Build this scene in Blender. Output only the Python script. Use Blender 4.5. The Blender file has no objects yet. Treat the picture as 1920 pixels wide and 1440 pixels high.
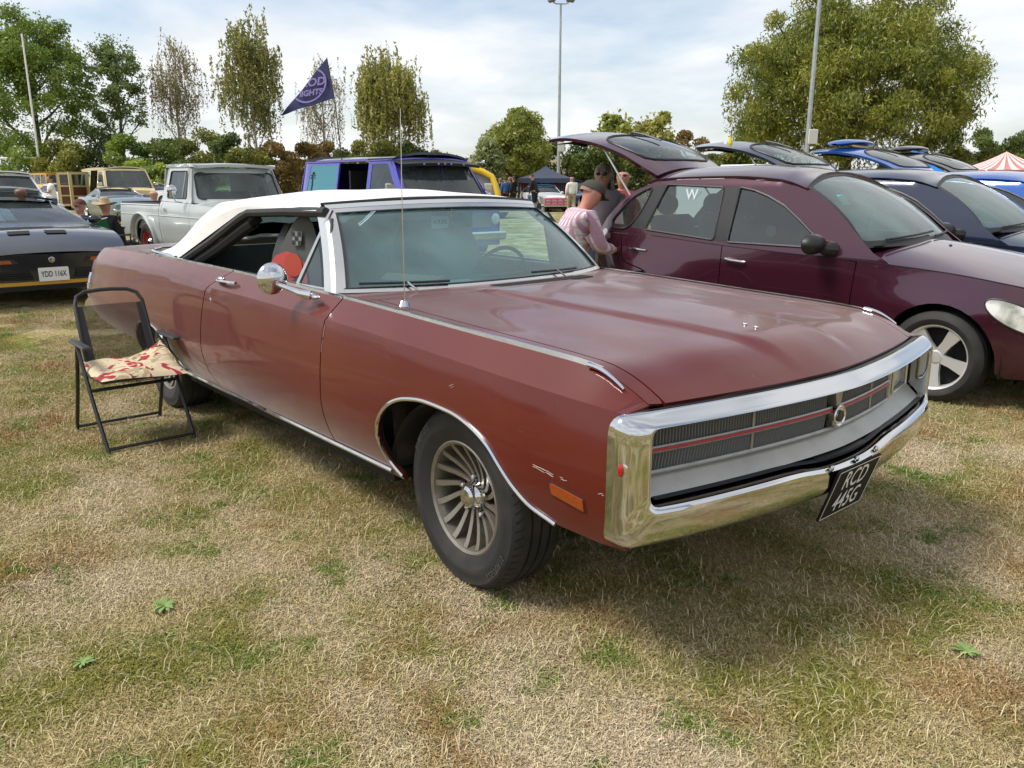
import bpy, math, random
import numpy as np
from mathutils import Vector, Matrix
from mathutils.geometry import delaunay_2d_cdt

scene = bpy.context.scene
COL = scene.collection
R = math.radians
rng = np.random.default_rng(7)
random.seed(7)

# ---------------------------------------------------------------- camera
CAM = Vector((2.163, -2.513, 1.429))
YAW, PITCH, ROLL, FPX = 2.43094, 0.244827, 0.001547, 1513.5
cd = bpy.data.cameras.new("camera")
cd.sensor_width = 36.0
cd.lens = FPX / 1920.0 * 36.0
cd.clip_start, cd.clip_end = 0.05, 3000.0
cam = bpy.data.objects.new("camera", cd)
COL.objects.link(cam)
_fw = Vector((math.cos(YAW) * math.cos(PITCH), math.sin(YAW) * math.cos(PITCH), -math.sin(PITCH)))
_r = Vector((math.sin(YAW), -math.cos(YAW), 0.0))
_u = _r.cross(_fw)
_r2 = _r * math.cos(ROLL) + _u * math.sin(ROLL)
_u2 = -_r * math.sin(ROLL) + _u * math.cos(ROLL)
cam.matrix_world = Matrix(((_r2.x, _u2.x, -_fw.x, CAM.x), (_r2.y, _u2.y, -_fw.y, CAM.y), (_r2.z, _u2.z, -_fw.z, CAM.z), (0, 0, 0, 1)))
scene.camera = cam


def at(px, py, d):
    """The point seen at photograph pixel (px, py) at depth d metres."""
    return CAM + (_fw + _r2 * ((px - 960) / FPX) + _u2 * ((720 - py) / FPX)) * d


def gnd(px, d):
    p = at(px, 342, d)
    return Vector((p.x, p.y, 0.0))


# ---------------------------------------------------------------- sky and sun
SUN_AZ, SUN_EL = R(240.0), R(55.0)          # direction towards the sun, world azimuth
world = bpy.data.worlds.new("World")
scene.world = world
world.use_nodes = True
_nt = world.node_tree
_nt.nodes.clear()


def _n(nt, typ, **kw):
    n = nt.nodes.new(typ)
    for k, v in kw.items():
        setattr(n, k, v)
    return n


def lk(nt, a, ao, b, bi):
    nt.links.new(a.outputs[ao], b.inputs[bi])


_sky = _n(_nt, 'ShaderNodeTexSky', sky_type='NISHITA')
_sky.sun_disc = False
_sky.sun_elevation = SUN_EL
_sky.sun_rotation = R(90) - SUN_AZ
_sky.air_density, _sky.dust_density, _sky.ozone_density = 1.0, 1.5, 1.0
_tc = _n(_nt, 'ShaderNodeTexCoord')
_sep = _n(_nt, 'ShaderNodeSeparateXYZ')
lk(_nt, _tc, 'Generated', _sep, 0)
_ad = _n(_nt, 'ShaderNodeMath', operation='ADD')
_ad.inputs[1].default_value = 0.22
_mx0 = _n(_nt, 'ShaderNodeMath', operation='MAXIMUM')
_mx0.inputs[1].default_value = 0.0
lk(_nt, _sep, 2, _mx0, 0)
lk(_nt, _mx0, 0, _ad, 0)
_dv = _n(_nt, 'ShaderNodeVectorMath', operation='DIVIDE')
_cmb = _n(_nt, 'ShaderNodeCombineXYZ')
for i in range(3):
    lk(_nt, _ad, 0, _cmb, i)
lk(_nt, _tc, 'Generated', _dv, 0)
lk(_nt, _cmb, 0, _dv, 1)
_n1 = _n(_nt, 'ShaderNodeTexNoise')
_n1.inputs['Scale'].default_value = 1.15
_n1.inputs['Detail'].default_value = 7.0
_n1.inputs['Roughness'].default_value = 0.52
_n1.inputs['Distortion'].default_value = 0.35
lk(_nt, _dv, 0, _n1, 'Vector')
_cr = _n(_nt, 'ShaderNodeValToRGB')
_cr.color_ramp.elements[0].position = 0.36
_cr.color_ramp.elements[1].position = 0.60
_cr.color_ramp.elements[0].color = (0.16, 0.16, 0.16, 1)
_cr.color_ramp.elements[1].color = (1.0, 1.0, 1.0, 1)
lk(_nt, _n1, 'Fac', _cr, 0)
_n2 = _n(_nt, 'ShaderNodeTexNoise')
_n2.inputs['Scale'].default_value = 1.9
_n2.inputs['Detail'].default_value = 8.0
_n2.inputs['Roughness'].default_value = 0.55
_mp = _n(_nt, 'ShaderNodeMapping')
_mp.inputs['Location'].default_value = (3.1, 1.7, 0.4)
lk(_nt, _dv, 0, _mp, 0)
lk(_nt, _mp, 0, _n2, 'Vector')
_cc = _n(_nt, 'ShaderNodeValToRGB')
_cc.color_ramp.elements[0].position = 0.30
_cc.color_ramp.elements[1].position = 0.62
_cc.color_ramp.elements[0].color = (0.80, 0.835, 0.87, 1)
_cc.color_ramp.elements[1].color = (1.0, 1.0, 1.0, 1)
lk(_nt, _n2, 'Fac', _cc, 0)
_cs = _n(_nt, 'ShaderNodeVectorMath', operation='SCALE')
_cs.inputs['Scale'].default_value = 6.6
lk(_nt, _cc, 0, _cs, 0)
_mixc = _n(_nt, 'ShaderNodeMix', data_type='RGBA')
lk(_nt, _cr, 0, _mixc, 0)
lk(_nt, _sky, 0, _mixc, 6)
lk(_nt, _cs, 0, _mixc, 7)
_bg = _n(_nt, 'ShaderNodeBackground')
_bg.inputs['Strength'].default_value = 0.1
_wo = _n(_nt, 'ShaderNodeOutputWorld')
lk(_nt, _mixc, 2, _bg, 'Color')
lk(_nt, _bg, 0, _wo, 0)

sl = bpy.data.lights.new("sun", 'SUN')
sl.energy, sl.angle, sl.color = 2.2, R(18.0), (1.0, 0.955, 0.88)
sun = bpy.data.objects.new("sun", sl)
COL.objects.link(sun)
_sd = Vector((math.cos(SUN_AZ) * math.cos(SUN_EL), math.sin(SUN_AZ) * math.cos(SUN_EL), math.sin(SUN_EL)))
sun.rotation_euler = _sd.to_track_quat('Z', 'Y').to_euler()
sun.location = (0, 0, 30)

vs = scene.view_settings
vs.view_transform, vs.look, vs.exposure, vs.gamma = 'Standard', 'None', 0.74, 1.0
vs.use_curve_mapping = False
scene.cycles.max_bounces = 6
scene.cycles.diffuse_bounces = 2
scene.cycles.glossy_bounces = 3
scene.cycles.transparent_max_bounces = 16
scene.cycles.use_denoising = True
scene.cycles.use_adaptive_sampling = True
scene.cycles.adaptive_threshold = 0.02

# ---------------------------------------------------------------- materials
_M = {}


def mat(name, base=(.5, .5, .5), rough=.5, metal=0., coat=0., noise=None, bump=None, spec=.5, coat_rough=.05, rnoise=None, emit=None, sheen=0.):
    """Principled material; noise=(scale, colour2, lo, hi) mixes a second colour, bump=(scale, strength), rnoise=(scale, lo, hi)."""
    if name in _M:
        return _M[name]
    m = bpy.data.materials.new(name)
    m.use_nodes = True
    nt = m.node_tree
    b = nt.nodes['Principled BSDF']
    b.inputs['Base Color'].default_value = (*base, 1)
    b.inputs['Roughness'].default_value = rough
    b.inputs['Metallic'].default_value = metal
    b.inputs['Coat Weight'].default_value = coat
    b.inputs['Coat Roughness'].default_value = coat_rough
    b.inputs['Specular IOR Level'].default_value = spec
    if sheen:
        b.inputs['Sheen Weight'].default_value = sheen
    if emit:
        b.inputs['Emission Color'].default_value = (*emit[0], 1)
        b.inputs['Emission Strength'].default_value = emit[1]
    tc = None
    if noise or bump or rnoise:
        tc = _n(nt, 'ShaderNodeTexCoord')
    if noise:
        t = _n(nt, 'ShaderNodeTexNoise')
        t.inputs['Scale'].default_value = noise[0]
        t.inputs['Detail'].default_value = 5
        lk(nt, tc, 'Object', t, 'Vector')
        cr = _n(nt, 'ShaderNodeValToRGB')
        cr.color_ramp.elements[0].position, cr.color_ramp.elements[1].position = noise[2], noise[3]
        cr.color_ramp.elements[0].color = (*base, 1)
        cr.color_ramp.elements[1].color = (*noise[1], 1)
        lk(nt, t, 'Fac', cr, 0)
        lk(nt, cr, 0, b, 'Base Color')
    if rnoise:
        t = _n(nt, 'ShaderNodeTexNoise')
        t.inputs['Scale'].default_value = rnoise[0]
        t.inputs['Detail'].default_value = 4
        lk(nt, tc, 'Object', t, 'Vector')
        mr = _n(nt, 'ShaderNodeMapRange')
        mr.inputs[1].default_value, mr.inputs[2].default_value = .35, .65
        mr.inputs[3].default_value, mr.inputs[4].default_value = rnoise[1], rnoise[2]
        lk(nt, t, 'Fac', mr, 0)
        lk(nt, mr, 0, b, 'Roughness')
    if bump:
        t = _n(nt, 'ShaderNodeTexNoise')
        t.inputs['Scale'].default_value = bump[0]
        t.inputs['Detail'].default_value = 4
        lk(nt, tc, 'Object', t, 'Vector')
        bp = _n(nt, 'ShaderNodeBump')
        bp.inputs['Strength'].default_value = bump[1]
        bp.inputs['Distance'].default_value = .01
        lk(nt, t, 'Fac', bp, 'Height')
        lk(nt, bp, 0, b, 'Normal')
    _M[name] = m
    return m


def glass(name, tint=(.75, .86, .84), ior=1.5, rough=.01, haze_amt=.0, haze=(.58, .70, .69), gcol=(1, 1, 1)):
    """Thin window pane: tinted see-through plus Fresnel reflection, with a thin diffuse haze."""
    if name in _M:
        return _M[name]
    m = bpy.data.materials.new(name)
    m.use_nodes = True
    nt = m.node_tree
    nt.nodes.clear()
    tr = _n(nt, 'ShaderNodeBsdfTransparent')
    tr.inputs[0].default_value = (*tint, 1)
    gl = _n(nt, 'ShaderNodeBsdfGlossy')
    gl.inputs['Roughness'].default_value = rough
    gl.inputs['Color'].default_value = (*gcol, 1)
    fr = _n(nt, 'ShaderNodeFresnel')
    fr.inputs['IOR'].default_value = ior
    mx = _n(nt, 'ShaderNodeMixShader')
    lk(nt, fr, 0, mx, 0)
    lk(nt, tr, 0, mx, 1)
    lk(nt, gl, 0, mx, 2)
    last = mx
    if haze_amt:
        df = _n(nt, 'ShaderNodeBsdfDiffuse')
        df.inputs[0].default_value = (*haze, 1)
        tc = _n(nt, 'ShaderNodeTexCoord')
        t = _n(nt, 'ShaderNodeTexNoise')
        t.inputs['Scale'].default_value = 2.2
        t.inputs['Detail'].default_value = 5
        lk(nt, tc, 'Object', t, 'Vector')
        mr = _n(nt, 'ShaderNodeMapRange')
        mr.inputs[1].default_value, mr.inputs[2].default_value = .35, .75
        mr.inputs[3].default_value, mr.inputs[4].default_value = haze_amt * .3, haze_amt
        lk(nt, t, 'Fac', mr, 0)
        m2 = _n(nt, 'ShaderNodeMixShader')
        lk(nt, mr, 0, m2, 0)
        lk(nt, mx, 0, m2, 1)
        lk(nt, df, 0, m2, 2)
        last = m2
    o = _n(nt, 'ShaderNodeOutputMaterial')
    lk(nt, last, 0, o, 0)
    _M[name] = m
    return m


# ---------------------------------------------------------------- objects
def link(o, parent=None):
    COL.objects.link(o)
    if parent is not None:
        o.parent = parent
    return o


def thing(name, label, cat, loc=(0, 0, 0), rz=0., group=None, rot=None):
    o = bpy.data.objects.new(name, None)
    o.empty_display_size = .2
    COL.objects.link(o)
    o.location = loc
    o.rotation_euler = rot if rot else (0, 0, rz)
    o['label'], o['category'] = label, cat
    if group:
        o['group'] = group
    return o


def tag(o, label, cat=None, group=None, kind=None):
    o['label'] = label
    if cat:
        o['category'] = cat
    if group:
        o['group'] = group
    if kind:
        o['kind'] = kind
    return o


def emp(name, parent, loc=(0, 0, 0), rot=(0, 0, 0)):
    o = bpy.data.objects.new(name, None)
    o.empty_display_size = .1
    link(o, parent)
    o.location, o.rotation_euler = loc, rot
    return o


def copy_tree(o, parent=None, swap=None):
    c = o.copy()
    COL.objects.link(c)
    c.parent = parent
    if swap and c.type == 'MESH' and c.material_slots:
        for s in c.material_slots:
            if s.material and s.material.name in swap:
                nm = swap[s.material.name]
                s.link = 'OBJECT'
                s.material = nm
    for ch in list(o.children):
        copy_tree(ch, c, swap)
    return c


def mo(name, V, F, m, parent=None, smooth=True, sharp=32., loc=None, rot=None):
    me = bpy.data.meshes.new(name)
    V = np.asarray(V, float)
    me.from_pydata(V.tolist(), [], [list(map(int, f)) for f in F])
    if m is not None:
        for mm in (m if isinstance(m, (list, tuple)) else [m]):
            me.materials.append(mm)
    if smooth and len(me.polygons):
        me.polygons.foreach_set('use_smooth', np.ones(len(me.polygons), bool))
        if sharp:
            me.set_sharp_from_angle(angle=R(sharp))
    me.update()
    o = bpy.data.objects.new(name, me)
    link(o, parent)
    if loc is not None:
        o.location = loc
    if rot is not None:
        o.rotation_euler = rot
    return o


def inst(o, parent, loc=(0, 0, 0), rot=(0, 0, 0), name=None):
    c = o.copy()
    if name:
        c.name = name
    link(c, parent)
    c.location, c.rotation_euler = loc, rot
    return c


class G:
    """Collects verts and faces of one mesh."""
    def __init__(s):
        s.V, s.F, s.n = [], [], 0

    def add(s, V, F):
        V = np.asarray(V, float).reshape(-1, 3)
        s.V.append(V)
        s.F += [[int(i) + s.n for i in f] for f in F]
        s.n += len(V)
        return s

    def box(s, c, size, rz=0., bev=0.):
        hx, hy, hz = np.array(size) / 2
        if bev:
            b = min(bev, hx * .9, hy * .9, hz * .9)
            pts = []
            for sx in (-1, 1):
                for sy in (-1, 1):
                    for sz in (-1, 1):
                        pts += [(sx * hx, sy * (hy - b), sz * (hz - b)), (sx * (hx - b), sy * hy, sz * (hz - b)), (sx * (hx - b), sy * (hy - b), sz * hz)]
            P = np.array(pts)
            idx = {}
            k = 0
            for a in range(2):
                for bb in range(2):
                    for cc in range(2):
                        idx[(a, bb, cc)] = k
                        k += 3
            F = []
            q = lambda a, b_, c_: idx[(a, b_, c_)]
            for a in (0, 1):
                F.append([q(a, 0, 0), q(a, 1, 0), q(a, 1, 1), q(a, 0, 1)])
                F.append([q(0, a, 0) + 1, q(0, a, 1) + 1, q(1, a, 1) + 1, q(1, a, 0) + 1])
                F.append([q(0, 0, a) + 2, q(1, 0, a) + 2, q(1, 1, a) + 2, q(0, 1, a) + 2])
            for a in (0, 1):
                for b_ in (0, 1):
                    F.append([q(a, b_, 0), q(a, b_, 1), q(a, b_, 1) + 1, q(a, b_, 0) + 1])
                    F.append([q(a, 0, b_), q(a, 1, b_), q(a, 1, b_) + 2, q(a, 0, b_) + 2])
                    F.append([q(0, a, b_) + 1, q(1, a, b_) + 1, q(1, a, b_) + 2, q(0, a, b_) + 2])
            for a in (0, 1):
                for b_ in (0, 1):
                    for c_ in (0, 1):
                        F.append([q(a, b_, c_), q(a, b_, c_) + 1, q(a, b_, c_) + 2])
            F2 = []
            for f in F:
                p = P[f]
                nrm = np.cross(p[1] - p[0], p[2] - p[0])
                F2.append(f if nrm @ p.mean(0) > 0 else f[::-1])
            F = F2
        else:
            P = np.array([(x, y, z) for x in (-hx, hx) for y in (-hy, hy) for z in (-hz, hz)])
            F = [[0, 1, 3, 2], [4, 6, 7, 5], [0, 4, 5, 1], [2, 3, 7, 6], [0, 2, 6, 4], [1, 5, 7, 3]]
        if rz:
            cs, sn = math.cos(rz), math.sin(rz)
            P = np.stack([P[:, 0] * cs - P[:, 1] * sn, P[:, 0] * sn + P[:, 1] * cs, P[:, 2]], 1)
        return s.add(P + np.array(c), F)

    def tube(s, path, r, n=8, closed=False, cap=True, flat=1., up=(0, 0, 1)):
        P = np.asarray(path, float)
        m = len(P)
        rr = np.full(m, r) if np.isscalar(r) else np.asarray(r, float)
        if closed:
            T = np.roll(P, -1, 0) - np.roll(P, 1, 0)
        else:
            T = np.gradient(P, axis=0)
        T /= np.linalg.norm(T, axis=1)[:, None] + 1e-12
        u = np.array(up, float)
        V = []
        for i in range(m):
            a = np.cross(T[i], u)
            if np.linalg.norm(a) < .15:
                a = np.cross(T[i], (1, 0, 0) if abs(T[i][0]) < .8 else (0, 1, 0))
            a /= np.linalg.norm(a)
            b = np.cross(a, T[i])
            th = np.arange(n) / n * 2 * math.pi
            V.append(P[i] + rr[i] * (np.cos(th)[:, None] * a + flat * np.sin(th)[:, None] * b))
        V = np.concatenate(V)
        F = []
        for i in range(m if closed else m - 1):
            j = (i + 1) % m
            for k in range(n):
                k2 = (k + 1) % n
                F.append([i * n + k, i * n + k2, j * n + k2, j * n + k])
        if cap and not closed:
            F.append(list(range(n))[::-1])
            F.append([(m - 1) * n + k for k in range(n)])
        return s.add(V, F)

    def lathe(s, prof, n=32, axis='y', c=(0, 0, 0)):
        """prof = [(radius, offset along axis)]"""
        th = np.arange(n) / n * 2 * math.pi
        V = []
        for r, a in prof:
            cx, sx = r * np.cos(th), r * np.sin(th)
            aa = np.full(n, a)
            V.append(np.stack({'y': (cx, aa, sx), 'x': (aa, cx, sx), 'z': (cx, sx, aa)}[axis], 1))
        V = np.concatenate(V) + np.array(c)
        F = []
        for i in range(len(prof) - 1):
            for k in range(n):
                k2 = (k + 1) % n
                F.append([i * n + k, i * n + k2, (i + 1) * n + k2, (i + 1) * n + k])
        return s.add(V, F)

    def ell(s, c, rad, nu=16, nv=10, fn=None):
        V, F = [], []
        for j in range(nv + 1):
            ph = math.pi * j / nv
            for i in range(nu):
                th = 2 * math.pi * i / nu
                p = np.array((math.sin(ph) * math.cos(th), math.sin(ph) * math.sin(th), math.cos(ph)))
                if fn is not None:
                    p = np.array(fn(p))
                V.append(p * np.array(rad) + np.array(c))
        for j in range(nv):
            for i in range(nu):
                i2 = (i + 1) % nu
                F.append([j * nu + i, (j + 1) * nu + i, (j + 1) * nu + i2, j * nu + i2])
        return s.add(V, F)

    def grid(s, fn, nu, nv):
        """fn(u, v) for u, v in 0..1 -> xyz"""
        V = [fn(i / (nu - 1), j / (nv - 1)) for i in range(nu) for j in range(nv)]
        F = [[i * nv + j, (i + 1) * nv + j, (i + 1) * nv + j + 1, i * nv + j + 1] for i in range(nu - 1) for j in range(nv - 1)]
        return s.add(V, F)

    def prism(s, poly, a, b, axis='y'):
        """Extrude a 2D polygon between a and b along axis (poly in the two other axes in order)."""
        n = len(poly)
        def p3(q, t):
            return {'y': (q[0], t, q[1]), 'x': (t, q[0], q[1]), 'z': (q[0], q[1], t)}[axis]
        V = [p3(q, a) for q in poly] + [p3(q, b) for q in poly]
        F = [[i, (i + 1) % n, n + (i + 1) % n, n + i] for i in range(n)] + [list(range(n))[::-1], [n + i for i in range(n)]]
        return s.add(V, F)

    def mo(s, name, m, parent=None, **kw):
        return mo(name, np.concatenate(s.V) if s.V else np.zeros((0, 3)), s.F, m, parent, **kw)


def pch(xs, ys):
    """Monotone cubic through the points, clamped outside."""
    o = np.argsort(xs)
    x, y = np.asarray(xs, float)[o], np.asarray(ys, float)[o]
    h = np.diff(x)
    d = np.diff(y) / h
    m = np.zeros(len(x))
    m[0], m[-1] = d[0], d[-1]
    for i in range(1, len(x) - 1):
        m[i] = 0 if d[i - 1] * d[i] <= 0 else 2 * d[i - 1] * d[i] / (d[i - 1] + d[i])

    def f(q):
        q = np.clip(np.asarray(q, float), x[0], x[-1])
        i = np.clip(np.searchsorted(x, q) - 1, 0, len(h) - 1)
        t = (q - x[i]) / h[i]
        return (2 * t**3 - 3 * t**2 + 1) * y[i] + (t**3 - 2 * t**2 + t) * h[i] * m[i] + (-2 * t**3 + 3 * t**2) * y[i + 1] + (t**3 - t**2) * h[i] * m[i + 1]
    return f


def sst(a, b, x):
    t = np.clip((np.asarray(x, float) - a) / (b - a), 0, 1)
    return t * t * (3 - 2 * t)


def inpoly(P, poly):
    x, y = P[:, 0], P[:, 1]
    c = np.zeros(len(P), bool)
    n = len(poly)
    j = n - 1
    for i in range(n):
        xi, yi = poly[i]
        xj, yj = poly[j]
        k = ((yi > y) != (yj > y))
        with np.errstate(divide='ignore', invalid='ignore'):
            c ^= k & (x < (xj - xi) * (y - yi) / (yj - yi + 1e-300) + xi)
        j = i
    return c


def dens(poly, sp):
    out = []
    n = len(poly)
    for i in range(n):
        a, b = np.array(poly[i], float), np.array(poly[(i + 1) % n], float)
        k = max(1, int(math.ceil(np.linalg.norm((b - a) / sp))))
        for t in range(k):
            out.append(a + (b - a) * t / k)
    return np.array(out)


def smooth_poly(poly, it=2):
    """Chaikin corner cutting of a closed polygon."""
    P = np.array(poly, float)
    for _ in range(it):
        Q = np.roll(P, -1, 0)
        P = np.stack([P * .75 + Q * .25, P * .25 + Q * .75], 1).reshape(-1, 2)
    return P


def rpoly(poly, r, n=4):
    """Round the corners of a polygon by radius-like distance r."""
    P = np.array(poly, float)
    out = []
    m = len(P)
    for i in range(m):
        a, b, c = P[i - 1], P[i], P[(i + 1) % m]
        la, lc = np.linalg.norm(a - b), np.linalg.norm(c - b)
        rr = min(r, la * .45, lc * .45)
        p0, p2 = b + (a - b) / la * rr, b + (c - b) / lc * rr
        for k in range(n + 1):
            t = k / n
            out.append((1 - t)**2 * p0 + 2 * t * (1 - t) * b + t * t * p2)
    return np.array(out)


def inset(poly, d):
    """Move each vertex of a polygon inwards by about d."""
    P = np.array(poly, float)
    A = np.roll(P, 1, 0)
    B = np.roll(P, -1, 0)
    area = .5 * np.sum(P[:, 0] * B[:, 1] - B[:, 0] * P[:, 1])
    s = 1 if area > 0 else -1
    e1, e2 = P - A, B - P
    e1 /= np.linalg.norm(e1, axis=1)[:, None] + 1e-12
    e2 /= np.linalg.norm(e2, axis=1)[:, None] + 1e-12
    n1 = np.stack([-e1[:, 1], e1[:, 0]], 1) * s
    n2 = np.stack([-e2[:, 1], e2[:, 0]], 1) * s
    nn = n1 + n2
    L = np.maximum((nn * nn).sum(1), .5)
    return P + nn * (2 * d / L)[:, None]


def pgeo(outer, holes, Fn, sp, lip=.012, flip=False, lines=()):
    """Triangulated sheet: polygon (with holes) in 2D mapped by Fn(a, b) -> (n, 3), with a turned-in lip at every edge."""
    sp = np.array([sp, sp] if np.isscalar(sp) else sp, float)
    loops = [dens(outer, sp)] + [dens(h, sp) for h in holes]
    V2 = [l / sp for l in loops]
    E, k = [], 0
    for l in V2:
        n = len(l)
        E += [(k + i, k + (i + 1) % n) for i in range(n)]
        k += n
    B = np.concatenate(V2)
    nB = k
    for ln in lines:
        ln = np.array(ln, float)
        q = []
        for i in range(len(ln) - 1):
            kk = max(1, int(math.ceil(np.linalg.norm((ln[i + 1] - ln[i]) / sp))))
            q += [ln[i] + (ln[i + 1] - ln[i]) * t / kk for t in range(kk)]
        q.append(ln[-1])
        q = np.array(q) / sp
        okl = inpoly(q, V2[0])
        for h in V2[1:]:
            okl &= ~inpoly(q, h)
        q = q[okl]
        if len(q) > 1:
            B = np.concatenate([B, q])
            E += [(k + i, k + i + 1) for i in range(len(q) - 1)]
            k += len(q)
    lo, hi = V2[0].min(0), V2[0].max(0)
    gx, gy = np.meshgrid(np.arange(lo[0], hi[0], 1.), np.arange(lo[1], hi[1], .9))
    gx = gx + (np.arange(gx.shape[0]) % 2)[:, None] * .5
    Q = np.stack([gx.ravel(), gy.ravel()], 1)
    if len(Q):
        ok = inpoly(Q, V2[0])
        for h in V2[1:]:
            ok &= ~inpoly(Q, h)
        Q = Q[ok]
        if len(Q):
            d2 = np.full(len(Q), 9e9)
            for i in range(0, len(B), 400):
                dd = ((Q[:, None, :] - B[None, i:i + 400, :])**2).sum(2).min(1)
                d2 = np.minimum(d2, dd)
            Q = Q[d2 > .2]
    A = np.concatenate([B, Q]) if len(Q) else B
    v, e, f, *_r3 = delaunay_2d_cdt([Vector(p) for p in A.tolist()], E, [], 0, 1e-5)
    v = np.array([tuple(p) for p in v])
    f = np.array([t for t in f if len(t) == 3])
    cen = v[f].mean(1)
    ok = inpoly(cen, V2[0])
    for h in V2[1:]:
        ok &= ~inpoly(cen, h)
    f = f[ok]
    # orient consistently
    a, b, c = v[f[:, 0]], v[f[:, 1]], v[f[:, 2]]
    ar = (b[:, 0] - a[:, 0]) * (c[:, 1] - a[:, 1]) - (b[:, 1] - a[:, 1]) * (c[:, 0] - a[:, 0])
    f = f[np.abs(ar) > 1e-9]
    ar = ar[np.abs(ar) > 1e-9]
    f[ar < 0] = f[ar < 0][:, ::-1]
    if flip:
        f = f[:, ::-1]
    uv = v * sp
    P = np.asarray(Fn(uv[:, 0], uv[:, 1]), float)
    if P.shape[0] == 3 and P.shape[1] != 3:
        P = P.T
    F = [list(t) for t in f]
    if lip:
        cnt = {}
        for t in f:
            for i in range(3):
                x, y = int(t[i]), int(t[(i + 1) % 3])
                cnt[(x, y)] = cnt.get((x, y), 0) + 1
        be = [k_ for k_ in cnt if (k_[1], k_[0]) not in cnt]
        h = sp * .2
        du = np.asarray(Fn(uv[:, 0] + h[0], uv[:, 1]), float) - np.asarray(Fn(uv[:, 0] - h[0], uv[:, 1]), float)
        dv = np.asarray(Fn(uv[:, 0], uv[:, 1] + h[1]), float) - np.asarray(Fn(uv[:, 0], uv[:, 1] - h[1]), float)
        if du.shape[0] == 3 and du.shape[1] != 3:
            du, dv = du.T, dv.T
        nn = np.cross(du, dv)
        nn /= np.linalg.norm(nn, axis=1)[:, None] + 1e-12
        if flip:
            nn = -nn
        ids = {}
        ex = []
        for x, y in be:
            for q in (x, y):
                if q not in ids:
                    ids[q] = len(P) + len(ex)
                    ex.append(P[q] - nn[q] * lip)
        P = np.concatenate([P, np.array(ex)]) if ex else P
        for x, y in be:
            F.append([y, x, ids[x], ids[y]])
    return P, F


def cols(*a):
    return np.stack(np.broadcast_arrays(*a), 1).astype(float)


def arc(cx, cz, r, a0, a1, n=14, rz=None):
    rz = rz or r
    return [(cx + r * math.cos(R(a0 + (a1 - a0) * i / n)), cz + rz * math.sin(R(a0 + (a1 - a0) * i / n))) for i in range(n + 1)]


class Body:
    """A vehicle's half-width function Y(x, z) and helpers that lay panels on both sides of it."""
    def __init__(s, root, Y):
        s.root, s.Y = root, Y

    lines = ()

    def geo(s, side, poly, holes=(), sp=(.06, .04), off=0., lip=.012):
        f = lambda x, z: cols(x, side * (s.Y(x, z) + off), z)
        return pgeo(poly, list(holes), f, sp, lip, flip=(side > 0), lines=s.lines)

    def side(s, name, poly, m, holes=(), sp=(.06, .04), off=0., lip=.012, sides=(-1, 1), parent=None, label=None):
        out = []
        for sd in sides:
            V, F = s.geo(sd, poly, holes, sp, off, lip)
            o = mo(name, V, F, m, parent or s.root)
            if label:
                o['label'] = label
            out.append(o)
        return out

    def line(s, name, pts, r, m, off=.004, sides=(-1, 1), n=6, flat=1., parent=None, sp=.05):
        """A moulding that follows the body side through (x, z) points."""
        P = np.array(pts, float)
        out = []
        q = []
        for i in range(len(P) - 1):
            k = max(1, int(np.linalg.norm(P[i + 1] - P[i]) / sp))
            q += [P[i] + (P[i + 1] - P[i]) * t / k for t in range(k)]
        q.append(P[-1])
        q = np.array(q)
        for sd in sides:
            X = cols(q[:, 0], sd * (s.Y(q[:, 0], q[:, 1]) + off), q[:, 1])
            out.append(G().tube(X, r, n, flat=flat).mo(name, m, parent or s.root))
        return out


def topgeo(poly, Z, sp=.05, lip=.012, holes=(), lines=()):
    return pgeo(poly, list(holes), lambda x, y: cols(x, y, Z(x, y)), sp, lip, lines=lines)


def topp(name, poly, Z, m, root, sp=.05, lip=.012, holes=(), lines=()):
    V, F = topgeo(poly, Z, sp, lip, holes, lines)
    return mo(name, V, F, m, root)


def mirror_poly(half):
    """half: (x, y) points for y >= 0 from front centre line round to rear centre line -> full symmetric polygon."""
    h = [tuple(p) for p in half]
    return h + [(x, -y) for x, y in reversed(h) if abs(y) > 1e-6]


_txt = {}


def text_geo(s, size=.1, bold=0., extr=.0, spacing=1.):
    cu = bpy.data.curves.new("lettering", 'FONT')
    cu.body, cu.size, cu.align_x, cu.align_y = s, size, 'CENTER', 'CENTER'
    cu.offset, cu.extrude, cu.space_character = bold, extr, spacing
    cu.resolution_u = 3
    o = bpy.data.objects.new("lettering", cu)
    me = o.to_mesh()
    V = np.array([tuple(v.co) for v in me.vertices])
    F = [list(p.vertices) for p in me.polygons]
    o.to_mesh_clear()
    bpy.data.objects.remove(o)
    bpy.data.curves.remove(cu)
    return V, F


def lettering(name, s, size, m, parent, origin, xa, ya, bold=0., sx=1., spacing=1.):
    """Flat lettering in the plane origin + xa*u + ya*v (unit-ish vectors)."""
    V, F = text_geo(s, size, bold, 0., spacing)
    if len(V) == 0:
        return None
    o, a, b = np.array(origin, float), np.array(xa, float), np.array(ya, float)
    P = o + V[:, :1] * sx * a + V[:, 1:2] * b
    return mo(name, P, F, m, parent, smooth=False)


def strip3(P, Q, lip=None):
    """Quads between two equally long 3D polylines."""
    P, Q = np.asarray(P, float), np.asarray(Q, float)
    n = len(P)
    return np.concatenate([P, Q]), [[i, i + 1, n + i + 1, n + i] for i in range(n - 1)]


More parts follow.
